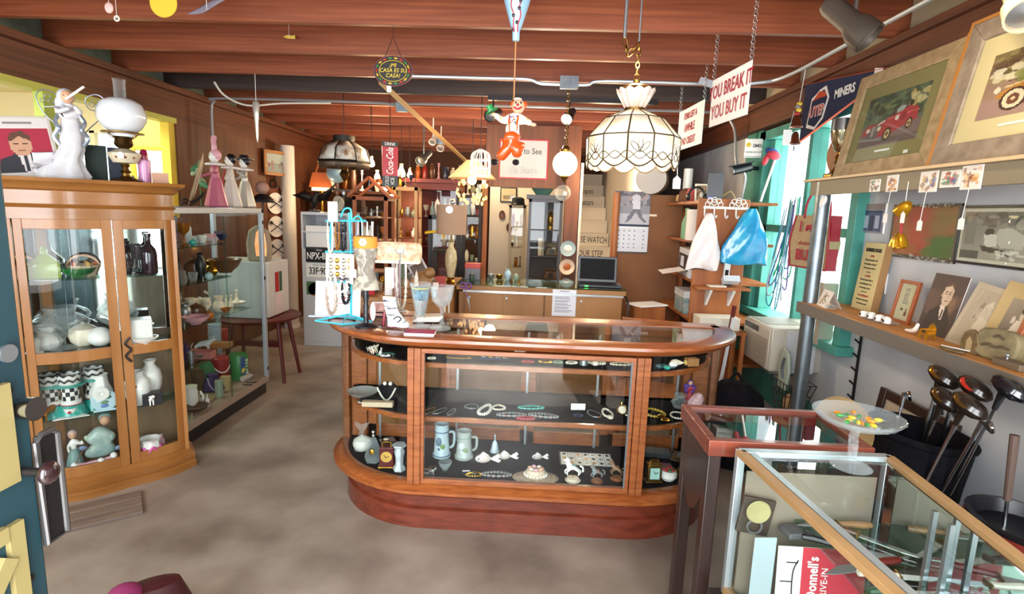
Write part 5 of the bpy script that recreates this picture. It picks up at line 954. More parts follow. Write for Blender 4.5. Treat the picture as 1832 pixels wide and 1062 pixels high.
for k,(lb,px,py,hp,dr,hr,ht,pz)in enumerate((('pink satin jester doll with tall curled hat standing on the glass case',388,367,104,mat('pink_satin','#b8647c',.3),PINK,None,1),('white pierrot doll with red ribbons standing on the glass case',415,369,96,mat('white_satin','#d0c8c0',.4),BLACK,None,0),('silver grey pierrot doll with black cap at the end of the glass case',440,371,92,mat('silver_satin','#b8b4ac',.3,.3),BLACK,BLACK,2))):
 p=at(px,py,x=-2.42,zz=ZS);t=figure('doll',lb,p,hp,dr,WHITE,hr,ht,-.9,pz,cat='doll');h=hp*mpp(p)
 MB().lathe([(.03*h,.72*h),(.15*h,.7*h),(.16*h,.73*h),(.04*h,.77*h)],n=20,wav=(.1,9)).build('ruff',WHITE,t)
 if k==0:cord('jester_hat',[(0,0,.93*h),(.02*h,0,1.02*h),(-.03*h,0,1.1*h),(.06*h,0,1.16*h)],.045*h,PINK,t)
 if k==1:
  for s_ in(-.03,.03):cord('red_ribbon',[(s_*h,-.09*h,.68*h),(s_*1.3*h,-.13*h,.5*h),(s_*h,-.2*h,.1*h)],.014*h,mat('clown_red','#a82030',.4),t,sm=3)
 for s_ in(-1,1):MB().ell((s_*.06*h,-.1*h,.02*h),(.045*h,.08*h,.025*h),8,6).build('shoe',WHITE if k else M('#a85c34'),t)
t=T('leaf_ornament','bright green leafy ornament behind the pink doll','ornament',at(360,366,x=-2.55,zz=ZS));MB().cyl((0,0,0),(0,0,.2),.005,6).build('stem',M('#3f7a3a'),t)
for k in range(6):MB().ell((.03*math.cos(k),-.01,.17+.03*k),(.045,.008,.022),9,6,RZ(k)@RY(.6)).build('leaf',M(('#4a8a5a','#9aa884')[k%2]),t)
# ---------------------------------------------------------------- inside the curio
def cz(px,py,z,d=.05):return cu(px,py,d,z+.001)
S1,S2,S3,S4=1.19,.805,.44,.13
p=cz(82,493,S1,.05);t=T('glass_bottle','square yellow green glass bottle on the top curio shelf','bottle',p,CURZ)
MB().loft([[(sx*a,sy*a*.7,z)for sx,sy in((-1,-1),(1,-1),(1,1),(-1,1))]for a,z in((.062,0),(.066,.01),(.064,.075),(.05,.09),(.016,.125),(.014,.15),(.018,.152))]).build('bottle',GREENG,t,bev=.004);MB().ell((0,0,.155),.012,8,6).build('stopper',GREENG,t)
V('glass_bowl','emerald green glass dish on the top curio shelf','bowl','bowl',EMER,cz(140,490,S1,.05),17,56,28)
for px,py,lb in((40,490,'pink and cream ceramic basket left of the square green bottle'),(150,486,'pink and cream ceramic basket behind the emerald dish')):
 p=cz(px,py,S1,.1);t=T('ceramic_basket',lb,'basket',p,CURZ);MB().lathe([(0,0),(.055,0),(.075,.06),(.07,.06),(.05,.02),(0,.02)],n=22,wav=(.05,11)).build('basket',mat('cream_pink','#d8bca0',.4),t);MB().tube([(.07*math.cos(a),0,.05+.06*math.sin(a))for a in[PI*k/12 for k in range(13)]],.006,6).build('handle',PEACH,t)
 for k in range(5):MB().ell((.05*math.cos(k*1.3),.05*math.sin(k*1.3),.065),.013,7,5).build('flower',M(('#c86a4a','#c89a4a','#b0506a')[k%3]),t)
for k,(px,hp,wp,pr)in enumerate(((228,60,24,'vase'),(247,50,18,'goblet'),(268,72,26,'bottle'))):V('dark_glass',('plum dark glass vase on the right of the top curio shelf','plum dark goblet between two dark glass vessels in the curio','plum dark tall bottle at the right end of the top curio shelf')[k],'glassware',pr,mat('dark_amethyst','#2a1a22',.1,coat=.5),cz(px,486,S1,.08),hp,wp,rz=k)
p=cz(112,610,S2,.02);p=cz(112,610,S2,.06);V('glass_compote','clear glass compote with scalloped rim on the middle curio shelf','compote','compote',CRYST,p,76,84,40,wav=(.02,12))
t=T('sugar_shaker','white porcelain shaker with silver top at the left of the curio','shaker',cz(58,607,S2,.0));MB().lathe([(0,0),(.04,0),(.042,.006),(.02,.012),(.026,.03),(.03,.075),(.024,.085)],n=18).build('body',WHITE,t);MB().lathe([(.024,.085),(.026,.1),(.014,.115),(0,.118)],n=16).build('cap',STEEL,t)
V('shell_dish','white china dish behind the sugar shaker in the curio','dish','rosette',WHITE,cz(80,603,S2,.09),42,50,wav=(.05,9));V('china_bowl','cream china bowl seen through the glass compote','bowl','pot',CREAM,cz(150,600,S2,.1),42,46)
V('china_egg','white china egg beside the center stile of the curio','egg','egg',WHITE,cz(180,606,S2,.04),34,40)
B('planter','white square china planter on the middle shelf of the curio side door','planter',WHITE,cz(248,600,S2,.03),42,44,30,CURZ,.006);V('glass_bowl','clear wide glass bowl above the white planter','bowl','compote',CRYST,cz(214,602,S2,.08),82,62,32)
V('china_tray','small white china dish in front of the white planter','dish','bowl',WHITE,cz(258,602,S2,-.01),12,44)
pcz=None
for k,(px,py,d)in enumerate(((92,722,.06),(128,726,.03),(170,714,.1))):
 p=cz(px,py-2,S3,d);t=T('checkered_candlestick',('black and white chequered pedestal on teal foot, first in the curio','black and white chequered pedestal on teal foot, in the middle of three','black and white chequered pedestal partly behind the white rose pitcher')[k],'pedestal',p,CURZ,group='chequered pedestals');s_=.98
 MB().lathe([(0,0),(.075*s_,0),(.07*s_,.02),(.048*s_,.06),(.04,.062)],n=24).build('foot',TEAL,t);MB().lathe([(.04,.062),(.046,.066),(.046,.085),(.04,.088)],n=24).build('white_band',WHITE,t);MB().tube(ring_pts((0,0,.064),.045,24,'z'),.003,6,True).build('red_line',mat('clown_red','#a82030',.4),t)
 q=Pic(24,6,'#e8e6e0')
 for j in range(6):
  for i in range(24):
   if(i//2+j//2)%2:q.a[j,i]=lin('#16161c')
 q.build(1,1,t,'chequered_column',fn=lambda u,v:(.038*math.cos(2*PI*u),.038*math.sin(2*PI*u),.16-.072*v));MB().lathe([(.038,.16),(.066,.165),(.068,.175),(.04,.178)],n=28,wav=(.03,10)).build('teal_rim',TEAL,t)
 q=Pic(48,12,'#dcdad4');zg=np.abs(((q.X*8)%1)-.5)*.5;q.put(((q.Y+zg)%.6)<.3,'#16161c');q.build(1,1,t,'zigzag_cup',fn=lambda u,v:((.046+.008*(1-v))*math.cos(2*PI*u),(.046+.008*(1-v))*math.sin(2*PI*u),.235-.058*v))
t=T('rose_pitcher','white china pitcher moulded as a rose beside the curio stile','pitcher',cz(182,712,S3,.06),CURZ);MB().lathe([(0,0),(.03,0),(.05,.05),(.052,.1),(.035,.15),(.03,.19),(.036,.2),(0,.19)],n=22,wav=(.06,6)).build('body',WHITE,t)
for r in(.034,.024,.013):MB().tube(ring_pts((0,-.052,.1),r,18),.006,6,True).build('petal',WHITE,t)
t=T('teacup','white cup with a red heart on a three cornered saucer in the curio','cup',cz(126,733,S3,-.01),CURZ);MB().prism([(-.075,0),(.085,0),(.0,.12)],.006,Matrix.Translation((0,-.05,.012))@Matrix.Rotation(-PI/2,4,'X')).build('saucer',WHITE,t,bev=.003);MB().lathe([(a*.03,b*.04+.012)for a,b in PF['cup']],n=18).build('cup',WHITE,t);MB().ell((-.004,-.029,.034),(.008,.004,.008),8,6).build('heart',mat('clown_red','#a82030',.4),t)
for k,(px,py)in enumerate(((76,725),(86,736))):animal('amber_animal',('amber glass animal behind the other at the left of the curio','amber glass animal nearest the curio glass at the left')[k],cz(px,py,S3,.02-.03*k),34,mat('amber_gold','#9a5a14',.12,.4),rz=CURZ+1)
p=cz(188,735,S3,.0);t=T('picture_plate','small plate painted with a green landscape leaning in the curio','plate',p,CURZ,rx=-.25);MB().lathe([(0,0),(.055,0),(.06,.006),(0,.006)],(0,0,.06),24,RX(PI/2)).build('plate',LBLUE,t)
for c,cl in(((0,.05),'#6a8a6a'),((.015,.075),'#4f7a5a'),((-.02,.06),'#c8d4d8'),((.0,.03),'#5a7ab0')):MB().ell((c[0],-.008,c[1]),(.02,.003,.01),9,6).build('painted_patch',M(cl),t)
MB().box(-.05,.05,-.01,.03,0,.012).build('stand',LBLUE,t)
for px,hp,wp,d,lb in((248,62,40,.03,'white porcelain vase painted with red flowers in the curio'),(272,72,36,.1,'plain white porcelain vase behind the painted one in the curio'),(236,54,26,.07,'slim white porcelain vase beside the painted one in the curio')):
 p=cz(px,702,S3,d);o=V('porcelain_vase',lb,'vase','vase',WHITE,p,hp,wp)
 if 'red' in lb:
  for k in range(6):q=MB().ell((-.02+.01*k,-.057,.1+.012*(k%3)),(.007,.004,.006),7,5).build('flower',mat('clown_red','#a82030',.4),o)
  cord('painted_stem',[(-.01,-.058,.05),(0,-.06,.08),(.02,-.056,.11)],.0025,BLACK,o)
B('lacquer_box','black lacquer stand beside the white vases in the curio','box',BLACK,cz(272,705,S3,.0),30,22,20,CURZ);animal('cow_figurine','tiny black and white cow in front of the white vases',cz(268,719,S3,-.02),26,WHITE,BLACK,CURZ-1.2)
figure('child_figurine','porcelain child in a wide pale blue hat low at the left of the curio',cz(90,846,S4,-.02),56,mat('beige_glaze','#c8b8a4',.3),hair=M('#b88a5a'),hat=LBLUE,rz=CURZ);figure('child_figurine','porcelain child in a blue bonnet behind the wide hatted one',cz(74,828,S4,.08),54,LBLUE,hair=M('#7a94a8'),hat=M('#8aa4b8'),rz=CURZ)
t=figure('girl_figurine','porcelain girl in pink bonnet and teal skirt holding a broom in the curio',cz(134,826,S4,.04),72,mat('teal_skirt','#7a9a94',.35),hair=mat('bonnet_pink','#cfb0b0',.4),rz=CURZ,pose=1,top=WHITE);MB().cyl((.045,-.07,.12),(-.01,-.09,.02),.003,6).build('broom_handle',BROWN,t);MB().ell((-.03,-.095,.01),(.03,.016,.008),10,6).build('broom_head',CREAM,t)
t=T('fairy_group','blue green porcelain figure group with leaves at the right of the curio floor','figurine',cz(182,822,S4,.07),CURZ)
skin('body',[(0,0,.03),(.02,0,.1),(.0,0,.16),(.03,0,.2),(-.06,-.02,.13),(.07,-.02,.12),(-.08,0,.05),(.08,0,.05)],[(0,1),(1,2),(2,3),(2,4),(2,5),(0,6),(0,7)],[.06,.05,.04,.03,.028,.028,.035,.035],mat('sea_green_glaze','#8aa8a4',.3,col2='#b8c4b8',scale=20),t)
for k in range(7):MB().ell((-.08+.027*k,-.02,.1+.05*math.sin(k*1.7)),(.022,.008,.014),8,6,RY(k)).build('leaf',M(('#7a8aa8','#a8b89a','#c8b8a0')[k%3],.3),t)
MB().ell((.03,-.01,.24),(.026,.026,.03),12,8).build('head',PEACH,t);MB().ell((.03,.006,.25),(.03,.028,.03),12,8).build('hair',LBLUE,t)
t=T('pink_figurine','pink and white reclining porcelain babies at the front of the curio floor','figurine',cz(174,838,S4,-.03),CURZ);skin('body',[(-.07,0,.02),(-.02,0,.025),(.03,0,.03),(.07,0,.04),(-.09,0,.035)],[(0,1),(1,2),(2,3),(0,4)],[.022,.024,.02,.02,.018],PINK,t)
for c in((-.095,-.005,.042),(.078,-.005,.058),(.02,-.02,.045)):MB().ell(c,.018,10,7).build('head',WHITE,t)
t=T('hand_figurine','flesh coloured porcelain hands behind the pink pot','figurine',cz(252,800,S4,.1));skin('hands',[(0,0,.01),(-.02,0,.06),(-.03,-.01,.1),(-.01,-.01,.12),(.02,0,.06),(.045,0,.07)],[(0,1),(1,2),(1,3),(0,4),(4,5)],[.03,.022,.012,.01,.02,.014],PEACH,t)
p=cz(270,816,S4,.02);t=T('ruffled_pot','small white pot with pink ruffles on the curio floor','pot',p);MB().lathe([(0,0),(.045,0),(.055,.04),(.05,.085),(.06,.1),(.05,.1),(.04,.06),(0,.05)],n=24,wav=(.05,8)).build('pot',WHITE,t);MB().tube([(.056*math.cos(a),.056*math.sin(a),.045+.012*math.sin(7*a))for a in[2*PI*k/42 for k in range(42)]],.008,6,True).build('pink_ruffle',mat('hot_pink','#c8509a',.4),t);V('pink_bottle','little pink and white bottle beside the ruffled pot','bottle','bottle',PINK,cz(290,795,S4,.08),26,10)
# ---------------------------------------------------------------- inside the silver framed glass case
def sv(px,py,lv,x=-2.42):z=(1.31,1.06,.775,.49,.151)[lv];return at(px,py,x=x,zz=z+.001)
GLZ={'w':WHITE,'c':CREAM,'b':BROWN,'k':BLACK,'g':GOLD,'s':STEEL,'p':PINK,'l':LBLUE,'t':TEAL,'x':CRYST,'a':mat('amber_gold','#9a5a14',.12,.4),'m':SMOKE,'o':mat('orange_glaze','#b8642c',.3),'r':mat('red_glaze','#8a2420',.3),'n':mat('navy_glaze','#222c48',.3),'v':mat('purple_cloth','#3a2a58',.8),'q':mat('sage_glaze','#8a9a84',.4)}
for nm,lb,cat,pr,g,px,py,lv,hp,wp,x in(('amber_goblet','amber glass goblet at the near end of the upper shelf in the glass case','goblet','goblet','a',330,437,0,40,22,-2.36),('white_cup','small white cup on the upper shelf of the glass case','cup','cup','w',362,434,0,14,16,-2.4),('glass_dish','low clear dish on the upper shelf of the glass case','dish','bowl','x',378,432,0,10,24,-2.35),('teal_pot','little teal pot on the upper shelf of the glass case','pot','pot','t',345,437,0,12,12,-2.32),('blue_bowl','dark blue little bowl at the far end of the upper case shelf','bowl','bowl','n',398,430,0,12,22,-2.45),('pink_cup','tiny pink cup beside the white boxes in the glass case','cup','cup','p',388,432,0,12,14,-2.5),('brown_jug','round brown glazed jug on the second shelf of the glass case','jug','pot','b',350,500,1,38,36,-2.42),('dark_vase','black vase with white tag on the second shelf of the glass case','vase','vase','k',360,496,1,48,18,-2.35),('gold_ornament','knobbly gold ornament beside the brown bowl','ornament','rosette','g',378,490,1,26,22,-2.42),('wooden_bowl','wide dark brown wooden bowl on the second shelf of the glass case','bowl','bowl','b',404,495,1,24,56,-2.42),('crystal_jar','cut crystal jar at the near end of the second shelf of the glass case','jar','jar','x',326,508,1,24,16,-2.34),('crystal_cup','cut crystal cup in front of the brown jug','cup','cup','x',346,505,1,18,16,-2.32),('blue_pot','small blue pot in front of the gold ornament','pot','pot','l',374,500,1,14,14,-2.3),('brown_teapot','shiny dark brown teapot on the third shelf of the glass case','teapot','pot','b',352,562,2,30,32,-2.38),('silver_jug','grey lustre jug at the near end of the third case shelf','jug','vase','s',332,566,2,34,20,-2.4),('pink_dish','pink edged white dish at the front of the third case shelf','dish','bowl','p',350,575,2,14,46,-2.3),('orange_jar','pale orange ribbed jar in the middle of the third case shelf','jar','rosette','c',392,556,2,28,20,-2.4),('tan_pot','little tan pot below the white bear','pot','pot','o',375,560,2,16,14,-2.3),('wooden_dish','flat brown dish near the far end of the third case shelf','dish','bowl','o',404,553,2,8,18,-2.33),('shell_dish','flat white shell dish at the far end of the third case shelf','dish','bowl','w',424,548,2,6,30,-2.42),('white_jar','white jar with dark lid on the floor of the glass case','jar','jar','w',342,720,4,40,24,-2.4),('glass_candle','pale green candle glass on the floor of the glass case','candle','candle','q',394,734,4,30,14,-2.33),('salt_shaker','small white shaker on the floor of the glass case','shaker','bottle','w',372,735,4,22,7,-2.3),('dark_plate','dark patterned plate lying at the near end of the case floor','plate','bowl','b',354,775,4,10,42,-2.32),('brown_pot','brown round pot at the near end of the case floor','pot','pot','o',334,752,4,30,26,-2.48),('smoked_glass','smoke coloured tumbler behind the white jar in the glass case','glass','cup','m',356,722,4,44,22,-2.5),('silver_cup','bright little metal cup at the near end of the fourth case shelf','cup','cup','s',342,638,3,22,12,-2.34),('violet_vase','violet vase at the near end of the fourth case shelf','vase','vase','v',334,640,3,34,12,-2.4),('silver_bird_dish','small metal dish beside the cow pitcher','dish','bowl','s',358,625,3,8,20,-2.36),('glass_vase','clear small vase at the near end of the second case shelf','vase','vase','x',322,506,1,30,12,-2.5),('cream_jar','cream jar behind the brown teapot','jar','jar','c',340,545,2,28,20,-2.55),('cream_bowl','cream bowl at the back of the third case shelf','bowl','cup','c',363,548,2,20,26,-2.55)):
 V(nm,lb,cat,pr,GLZ[g],sv(px,py,lv,x),hp,wp,18,wav=(.06,8)if pr=='rosette' else None)
for nm,lb,cat,m_,px,py,lv,w_,h_,d_,x,rz in(('white_box','white little box with tag on the upper case shelf','box',PAPER,352,433,0,16,12,10,-2.45,.2),('greeting_card','white card with a green cactus standing on the upper case shelf','card',PAPER,336,430,0,13,28,3,-2.5,.4),('striped_box','pink and white box on the upper case shelf','box',PINK,374,430,0,14,12,10,-2.5,.1),('dark_box','dark blue box at the far end of the upper case shelf','box',GLZ['n'],392,428,0,12,14,10,-2.55,0),('pink_box','long salmon pink box on the fourth case shelf','box',mat('salmon_box','#b8706a',.7),362,640,3,40,14,20,-2.36,.1),('wooden_box','flat pale wooden box on the fourth case shelf','box',m_ply,396,626,3,34,9,18,-2.4,.2),('purple_box','wine coloured box at the far end of the fourth case shelf','box',GLZ['r'],398,618,3,18,20,14,-2.52,0),('wooden_block','pale wooden block beside the candle glass','box',mat('pale_block','#b09a6c',.6),406,733,4,16,26,12,-2.36,.2),('cardboard_tray','tan cardboard tray lying on the case floor','tray',mat('tan_board','#a8926a',.7),366,752,4,40,4,40,-2.42,.2)):
 B(nm,lb,cat,m_,sv(px,py,lv,x),w_,h_,d_,rz)
p=sv(370,552,2,-2.44);t=T('bear_figurine','cream teddy bear figurine on the third shelf of the glass case','figurine',p,-.8)
skin('body',[(0,0,.04),(0,0,.09),(0,-.01,.125),(.035,-.03,.09),(-.035,-.03,.09),(.03,-.05,.025),(-.03,-.05,.025)],[(0,1),(1,2),(1,3),(1,4),(0,5),(0,6)],[.04,.034,.034,.016,.016,.018,.018],CREAM,t)
for s_ in(-1,1):MB().ell((s_*.028,0,.16),(.013,.008,.013),9,6).build('ear',CREAM,t);MB().ell((s_*.012,-.042,.135),.004,6,5).build('eye',BLACK,t)
MB().ell((0,-.045,.122),(.013,.012,.01),9,6).build('muzzle',WHITE,t)
for k,(px,hp)in enumerate(((406,22),(414,20),(424,26))):figure('white_figurine',('small white porcelain figure, nearest of three at the far end of the third case shelf','small white porcelain figure, middle of three at the far end of the third case shelf','small white porcelain figure, farthest of three on the third case shelf')[k],sv(px,549-3*k,2,-2.42),hp*1.1,CREAM,CREAM,CREAM,rz=-.8)
animal('cow_pitcher','white cow shaped pitcher on the fourth shelf of the glass case',sv(362,618,3,-2.42),34,mat('grey_white_glaze','#c4c6c8',.3),None,.4,'pitcher')
p=sv(385,612,3,-2.5)
for k in range(7):V('stacked_cup',('pale blue cup at the bottom of the stack in the glass case','pale blue cup second from the bottom of the stack','pale blue cup third from the bottom of the stack','pale blue cup in the middle of the stack','pale blue cup third from the top of the stack','pale blue cup second from the top of the stack','pale blue cup on top of the stack')[k],'cup','cup',mat('pale_blue_plastic','#a8b8c4',.4),p+Vector((0,0,.0015+.0215*k)),7,22,16,'stacked pale blue cups')
p=sv(428,690,4,-2.42);t=T('soda_cooler','large green soda can shaped cooler with white lettering on the case floor','cooler',p,1.15)
MB().lathe([(0,0),(.07,0),(.076,.02),(.076,.2),(.068,.215),(0,.215)],n=28).build('can',mat('soda_green','#1f7a3a',.4),t)
MB().add([(.077*math.cos(a),.077*math.sin(a),z)for z in(.05,.2)for a in(-1.95,-1.8,-1.65,-1.5)],[(i,i+1,5+i,4+i)for i in range(3)]).build('blue_field',mat('soda_blue','#27458a',.4),t);MB().ell((-.012,-.077,.085),(.014,.004,.024),12,8,RY(.3)).build('lemon',mat('lemon_yellow','#d8c03a',.4),t)
for k,ch in enumerate('Sprite'):a=-1.32;text(ch,.05,PAPER,t,(.0785*math.cos(a),.0785*math.sin(a),.035+.026*k),(PI/2,-PI/2,a+PI/2),sx=1,bold=.001)
p=sv(396,682,4,-2.52);t=T('soda_cooler','red round cooler beside the green soda can in the glass case','cooler',p);MB().lathe([(0,0),(.06,0),(.066,.02),(.07,.2),(.06,.21),(0,.21)],n=26).build('can',mat('soda_red','#8f1f22',.4),t);MB().tube([(.071*math.cos(a),.071*math.sin(a),.12+.03*math.sin(2*a))for a in[2*PI*k/40 for k in range(40)]],.005,6,True).build('white_wave',PAPER,t)
p=sv(372,690,4,-2.55);t=T('green_bag','dark green cloth bundle behind the purple cloth in the glass case','bag',p);MB().lathe([(0,0),(.06,0),(.07,.08),(.05,.17),(.03,.2),(0,.2)],n=14,wav=(.1,5)).build('bundle',mat('green_cloth','#2f6a40',.8),t)
p=sv(382,705,4,-2.44);t=T('purple_bag','purple drawstring bag with pale cord on the case floor','bag',p,.4);MB().lathe([(0,0),(.07,0),(.085,.03),(.07,.08),(.03,.12),(.04,.14),(0,.13)],n=18,wav=(.1,6),sx=1.1).build('bag',GLZ['v'],t);cord('drawstring',[(-.03,-.04,.12),(-.01,-.075,.07),(.03,-.09,.03),(.08,-.08,.02)],.004,M('#b8b0c8'),t)
t=T('plastic_bottle','white plastic bottle lying on the case floor','bottle',sv(442,703,4,-2.34),1.4);MB().cyl((-.05,0,.022),(.04,0,.022),.022,16).cyl((.04,0,.022),(.07,0,.022),.01,12).build('bottle',M('#c8bcb8',.35),t)
for k in range(2):o=MB().cyl((0,0,.004),(.08,.02*k,.004),.004,6).build('pen',BLACK,loc=sv(436+6*k,713-4*k,4,-2.3));tag(o,('thin black pen, nearer of two on the case floor','thin black pen, farther of two on the case floor')[k],'pen')
for px,py,lv in((381,428,0),(327,540,2),(340,690,4),(362,482,1)):o=MB().prism([(-.016,0),(.016,0),(.016,.03),(0,.042),(-.016,.03)],.0015).build('price_tag_card',PAPER,loc=sv(px,py,lv,-2.27),rz=-.9);tag(o,{0:'white price tag on the upper case shelf',2:'white price tag at the near end of the third case shelf',4:'white price tag low at the near post of the glass case',1:'white price tag on the second case shelf'}[lv],'tag')
animal('dog_figurine','small brown and white dog figurine on the case floor',sv(364,722,4,-2.36),24,WHITE,BROWN,2.4)
MB().add([(sx0+.035,sy0+.03,.8),(sx0+.035,sy1-.5,.8),(sx0+.035,sy1-.5,1.5),(sx0+.035,sy0+.03,1.5)],[(0,1,2,3)]).build('back_mirror',mat('dim_mirror','#8a9090',.1,1),sc_)
# ---------------------------------------------------------------- beyond the glass case
t=T('mini_fridge','small white fridge standing on a red brown stool past the glass case','fridge',(-2.58,4.78,.605));m_fr=mat('white_enamel','#c6cccf',.35)
MB().box(-.25,.25,-.2,.2,0,.5).build('body',m_fr,t,bev=.006);MB().box(.255,.29,-.2,.2,.01,.495).build('door',mat('white_door_enamel','#d6d4d0',.35),t,bev=.008)
MB().box(.291,.2925,-.07,.0,.22,.4).build('red_sticker',mat('sticker_red','#b02a2c',.4),t);MB().box(.291,.2925,.01,.06,.22,.4).build('green_sticker',M('#3a5a4a'),t);MB().box(.291,.2925,-.08,.06,.05,.2).build('note',M('#d8c8cc',.7),t)
m_rs=mat('red_brown_stool','#5c1f1a',.4)
t=T('wooden_stool','red brown wooden stool with splayed legs under the little fridge','stool',(-2.5,4.8,0));MB().lathe([(0,0),(.36,0),(.37,.02),(.35,.03),(0,.03)],(0,0,.573),28).build('seat',m_rs,t)
for x,y in((.28,.12),(.28,-.1),(-.25,.12),(-.25,-.1)):MB().cyl((x*.8,y*.9,.575),(x*1.05,y*1.5,0),.02,10,.015).build('leg',m_rs,t)
MB().box(-.22,.2,-.03,.03,.3,.34).build('stretcher',m_rs,t)
t=T('salt_lamp','glowing arched salt lamp on the little fridge','lamp',(-2.4,4.62,1.106));MB().prism([(-.09,0),(-.1,.15),(-.075,.27),(0,.32),(.075,.27),(.1,.15),(.09,0)],.1).build('shell',mat('grey_salt','#9a8c7c',.7),t,bev=.02);MB().prism([(-.0,.05),(-.01,.15),(.005,.25),(.04,.29),(.075,.25),(.09,.14),(.085,.05)],.01,Matrix.Translation((0,-.011,0))).build('glowing_face',mat('glowing_salt','#e08a4a',.6,emit=.7,col2='#f0b080',scale=12),t);MB().ell((.05,-.012,.1),(.02,.01,.02),10,7).build('glow_spot',mat('lit_amber','#ffc060',.4,emit=4),t)
t=T('plate_rack','tall wooden wall rack holding three white plates with crossed spoons','rack',(-3.28,6.78,.95),PI/2-.35)
MB().box(-.12,.12,0,.02,-.1,.85).build('backboard',mat('rust_board','#7a3f26',.6),t);MB().tube(ring_pts((0,-.01,.9),.05,16),.008,6,True).build('hanger_ring',DARKM,t)
for z in(.08,.37,.66):
 q=MB().lathe([(0,0),(.09,0),(.13,.02),(.132,.024),(.09,.01),(0,.008)],(0,-.01,z),28,RX(PI/2)).build('plate',WHITE,t)
 for s_ in(-1,1):MB().cyl((-s_*.1,-.05,z-.06),(s_*.08,-.05,z+.045),.006,6).ell((s_*.09,-.05,z+.05),(.03,.012,.022),8,6,RY(-s_*.6)).build('spoon',DARKM,q)
for x in(-.14,.14):cord('wire_side',[(x,-.01,-.12),(x*1.1,-.03,.1),(x,-.01,.4),(x*1.1,-.03,.6),(x*.6,-.01,.88)],.005,DARKM,t)
p=P(520,480,y=6.9);t=T('white_pillar','round white porch post beside the plate rack','post',(p.x,6.9,0));MB().cyl((0,0,0),(0,0,2.33),.085,20).build('shaft',mat('post_white','#d8d0c4',.5),t);MB().cyl((0,0,0),(0,0,.06),.1,20).build('base',WHITE,t)
p=P(470,312,x=-3.27);frame('framed_picture','light wood framed picture of red boats on the left wall beyond the dolls','picture',(-3.24,p.y,p.z),PI/2-.3,.42,.3,.04,.02,m_ply,Pic(20,14,'#9aa0a4').rect(0,0,1,.5,'#c0c4c4').blot(8,(.1,.4,.9,.8),.1,['#a84a4a','#c86a6a','#3a3a40'],4))
p=P(470,362,x=-3.0);t=T('lamp_shade','flat black lampshade on a pinkish stand behind the dolls','lamp',(p.x,p.y,0));MB().lathe([(.16,0),(.05,.09),(.045,.09)],(0,0,p.z),24,cap=False).build('shade',BLACK,t,solid=.003);MB().cyl((0,0,0),(0,0,p.z+.1),.012,8).cyl((0,0,0),(0,0,.03),.12,20).build('stand',BROWN,t);MB().ell((0,0,p.z+.16),(.07,.07,.07),14,9).build('top_globe',mat('dusty_pink','#b8948a',.5),t)
t=T('metal_cabinet','white metal cabinet with open top shelves and licence plates on its door','cabinet',(-2.33,6.2,0));m_wm=mat('white_metal','#cfd2d6',.4)
MB().box(-.27,.27,-.2,.2,0,1.12).build('body',m_wm,t,bev=.005);MB().box(-.27,-.25,-.2,.2,1.12,1.5).box(.25,.27,-.2,.2,1.12,1.5).box(-.27,.27,.18,.2,1.12,1.5).box(-.27,.27,-.2,.2,1.5,1.53).box(-.25,.25,-.2,.18,1.3,1.315).build('shelf_frame',m_wm,t)
MB().box(-.25,.25,-.206,-.2,.05,.82).build('door',m_wm,t,bev=.003);MB().box(.19,.21,-.225,-.206,.55,.65).build('handle',STEEL,t)
for z,bgm,fgm,s_ in((.97,BLACK,PAPER,'NPX-855'),(.8,PAPER,BLACK,'33F·905')):
 q=MB().box(-.22,.09,-.212,-.204,z,z+.155).build('licence_plate',bgm,t,bev=.004);text(s_,.11,fgm,q,(-.065,-.214,z+.07),sx=.68,bold=.002)
 text('TEXAS' if bgm is BLACK else 'TEXAS TRUCK',.03,fgm,q,(-.065,-.214,z+.138),sx=.8)
MB().lathe([(0,0),(.08,0),(.08,.003),(0,.003)],(-.12,-.207,.66),24,RX(PI/2)).build('round_sticker',mat('round_sticker','#b08a6a',.5),t);MB().box(-.22,.05,-.21,-.206,.6,.75).build('green_plate',mat('dull_green','#4a6a4a',.6),t)
B('paper_notice','white paper notice with dark picture in the white metal cabinet','notice',PAPER,Vector((-2.38,6.02,1.14)),55,38,2);V('glass_jar','small glass jar on the cabinet upper shelf','jar','jar',CRYST,Vector((-2.45,6.15,1.316)),18,14);V('dark_jar','small dark jar on the cabinet upper shelf','jar','jar',BLACK,Vector((-2.3,6.15,1.316)),14,14);V('grey_jar','round grey jar on the cabinet upper shelf','jar','pot',STEEL,Vector((-2.18,6.15,1.316)),14,18)
t=T('eagle_statue','dark bronze eagle with raised wings on the white metal cabinet','statue',(-2.48,6.1,1.531),.3);skin('body',[(0,0,.06),(0,0,.14),(.03,-.02,.2),(.06,-.03,.21),(-.03,.02,.05)],[(0,1),(1,2),(2,3),(0,4)],[.03,.045,.025,.015,.025],DARKM,t)
for s_ in(-1,1):MB().add([(0,0,.17),(s_*.1,.02,.22),(s_*.24,.04,.18 if s_<0 else .34),(s_*.14,.03,.14),(0,.01,.1)],[(0,1,2,3,4)]).build('wing',DARKM,t,solid=.015)
MB().box(-.06,.06,-.05,.05,0,.02).cyl((-.02,0,.02),(-.01,0,.08),.008,6).cyl((.02,0,.02),(.01,0,.08),.008,6).build('base',DARKM,t)
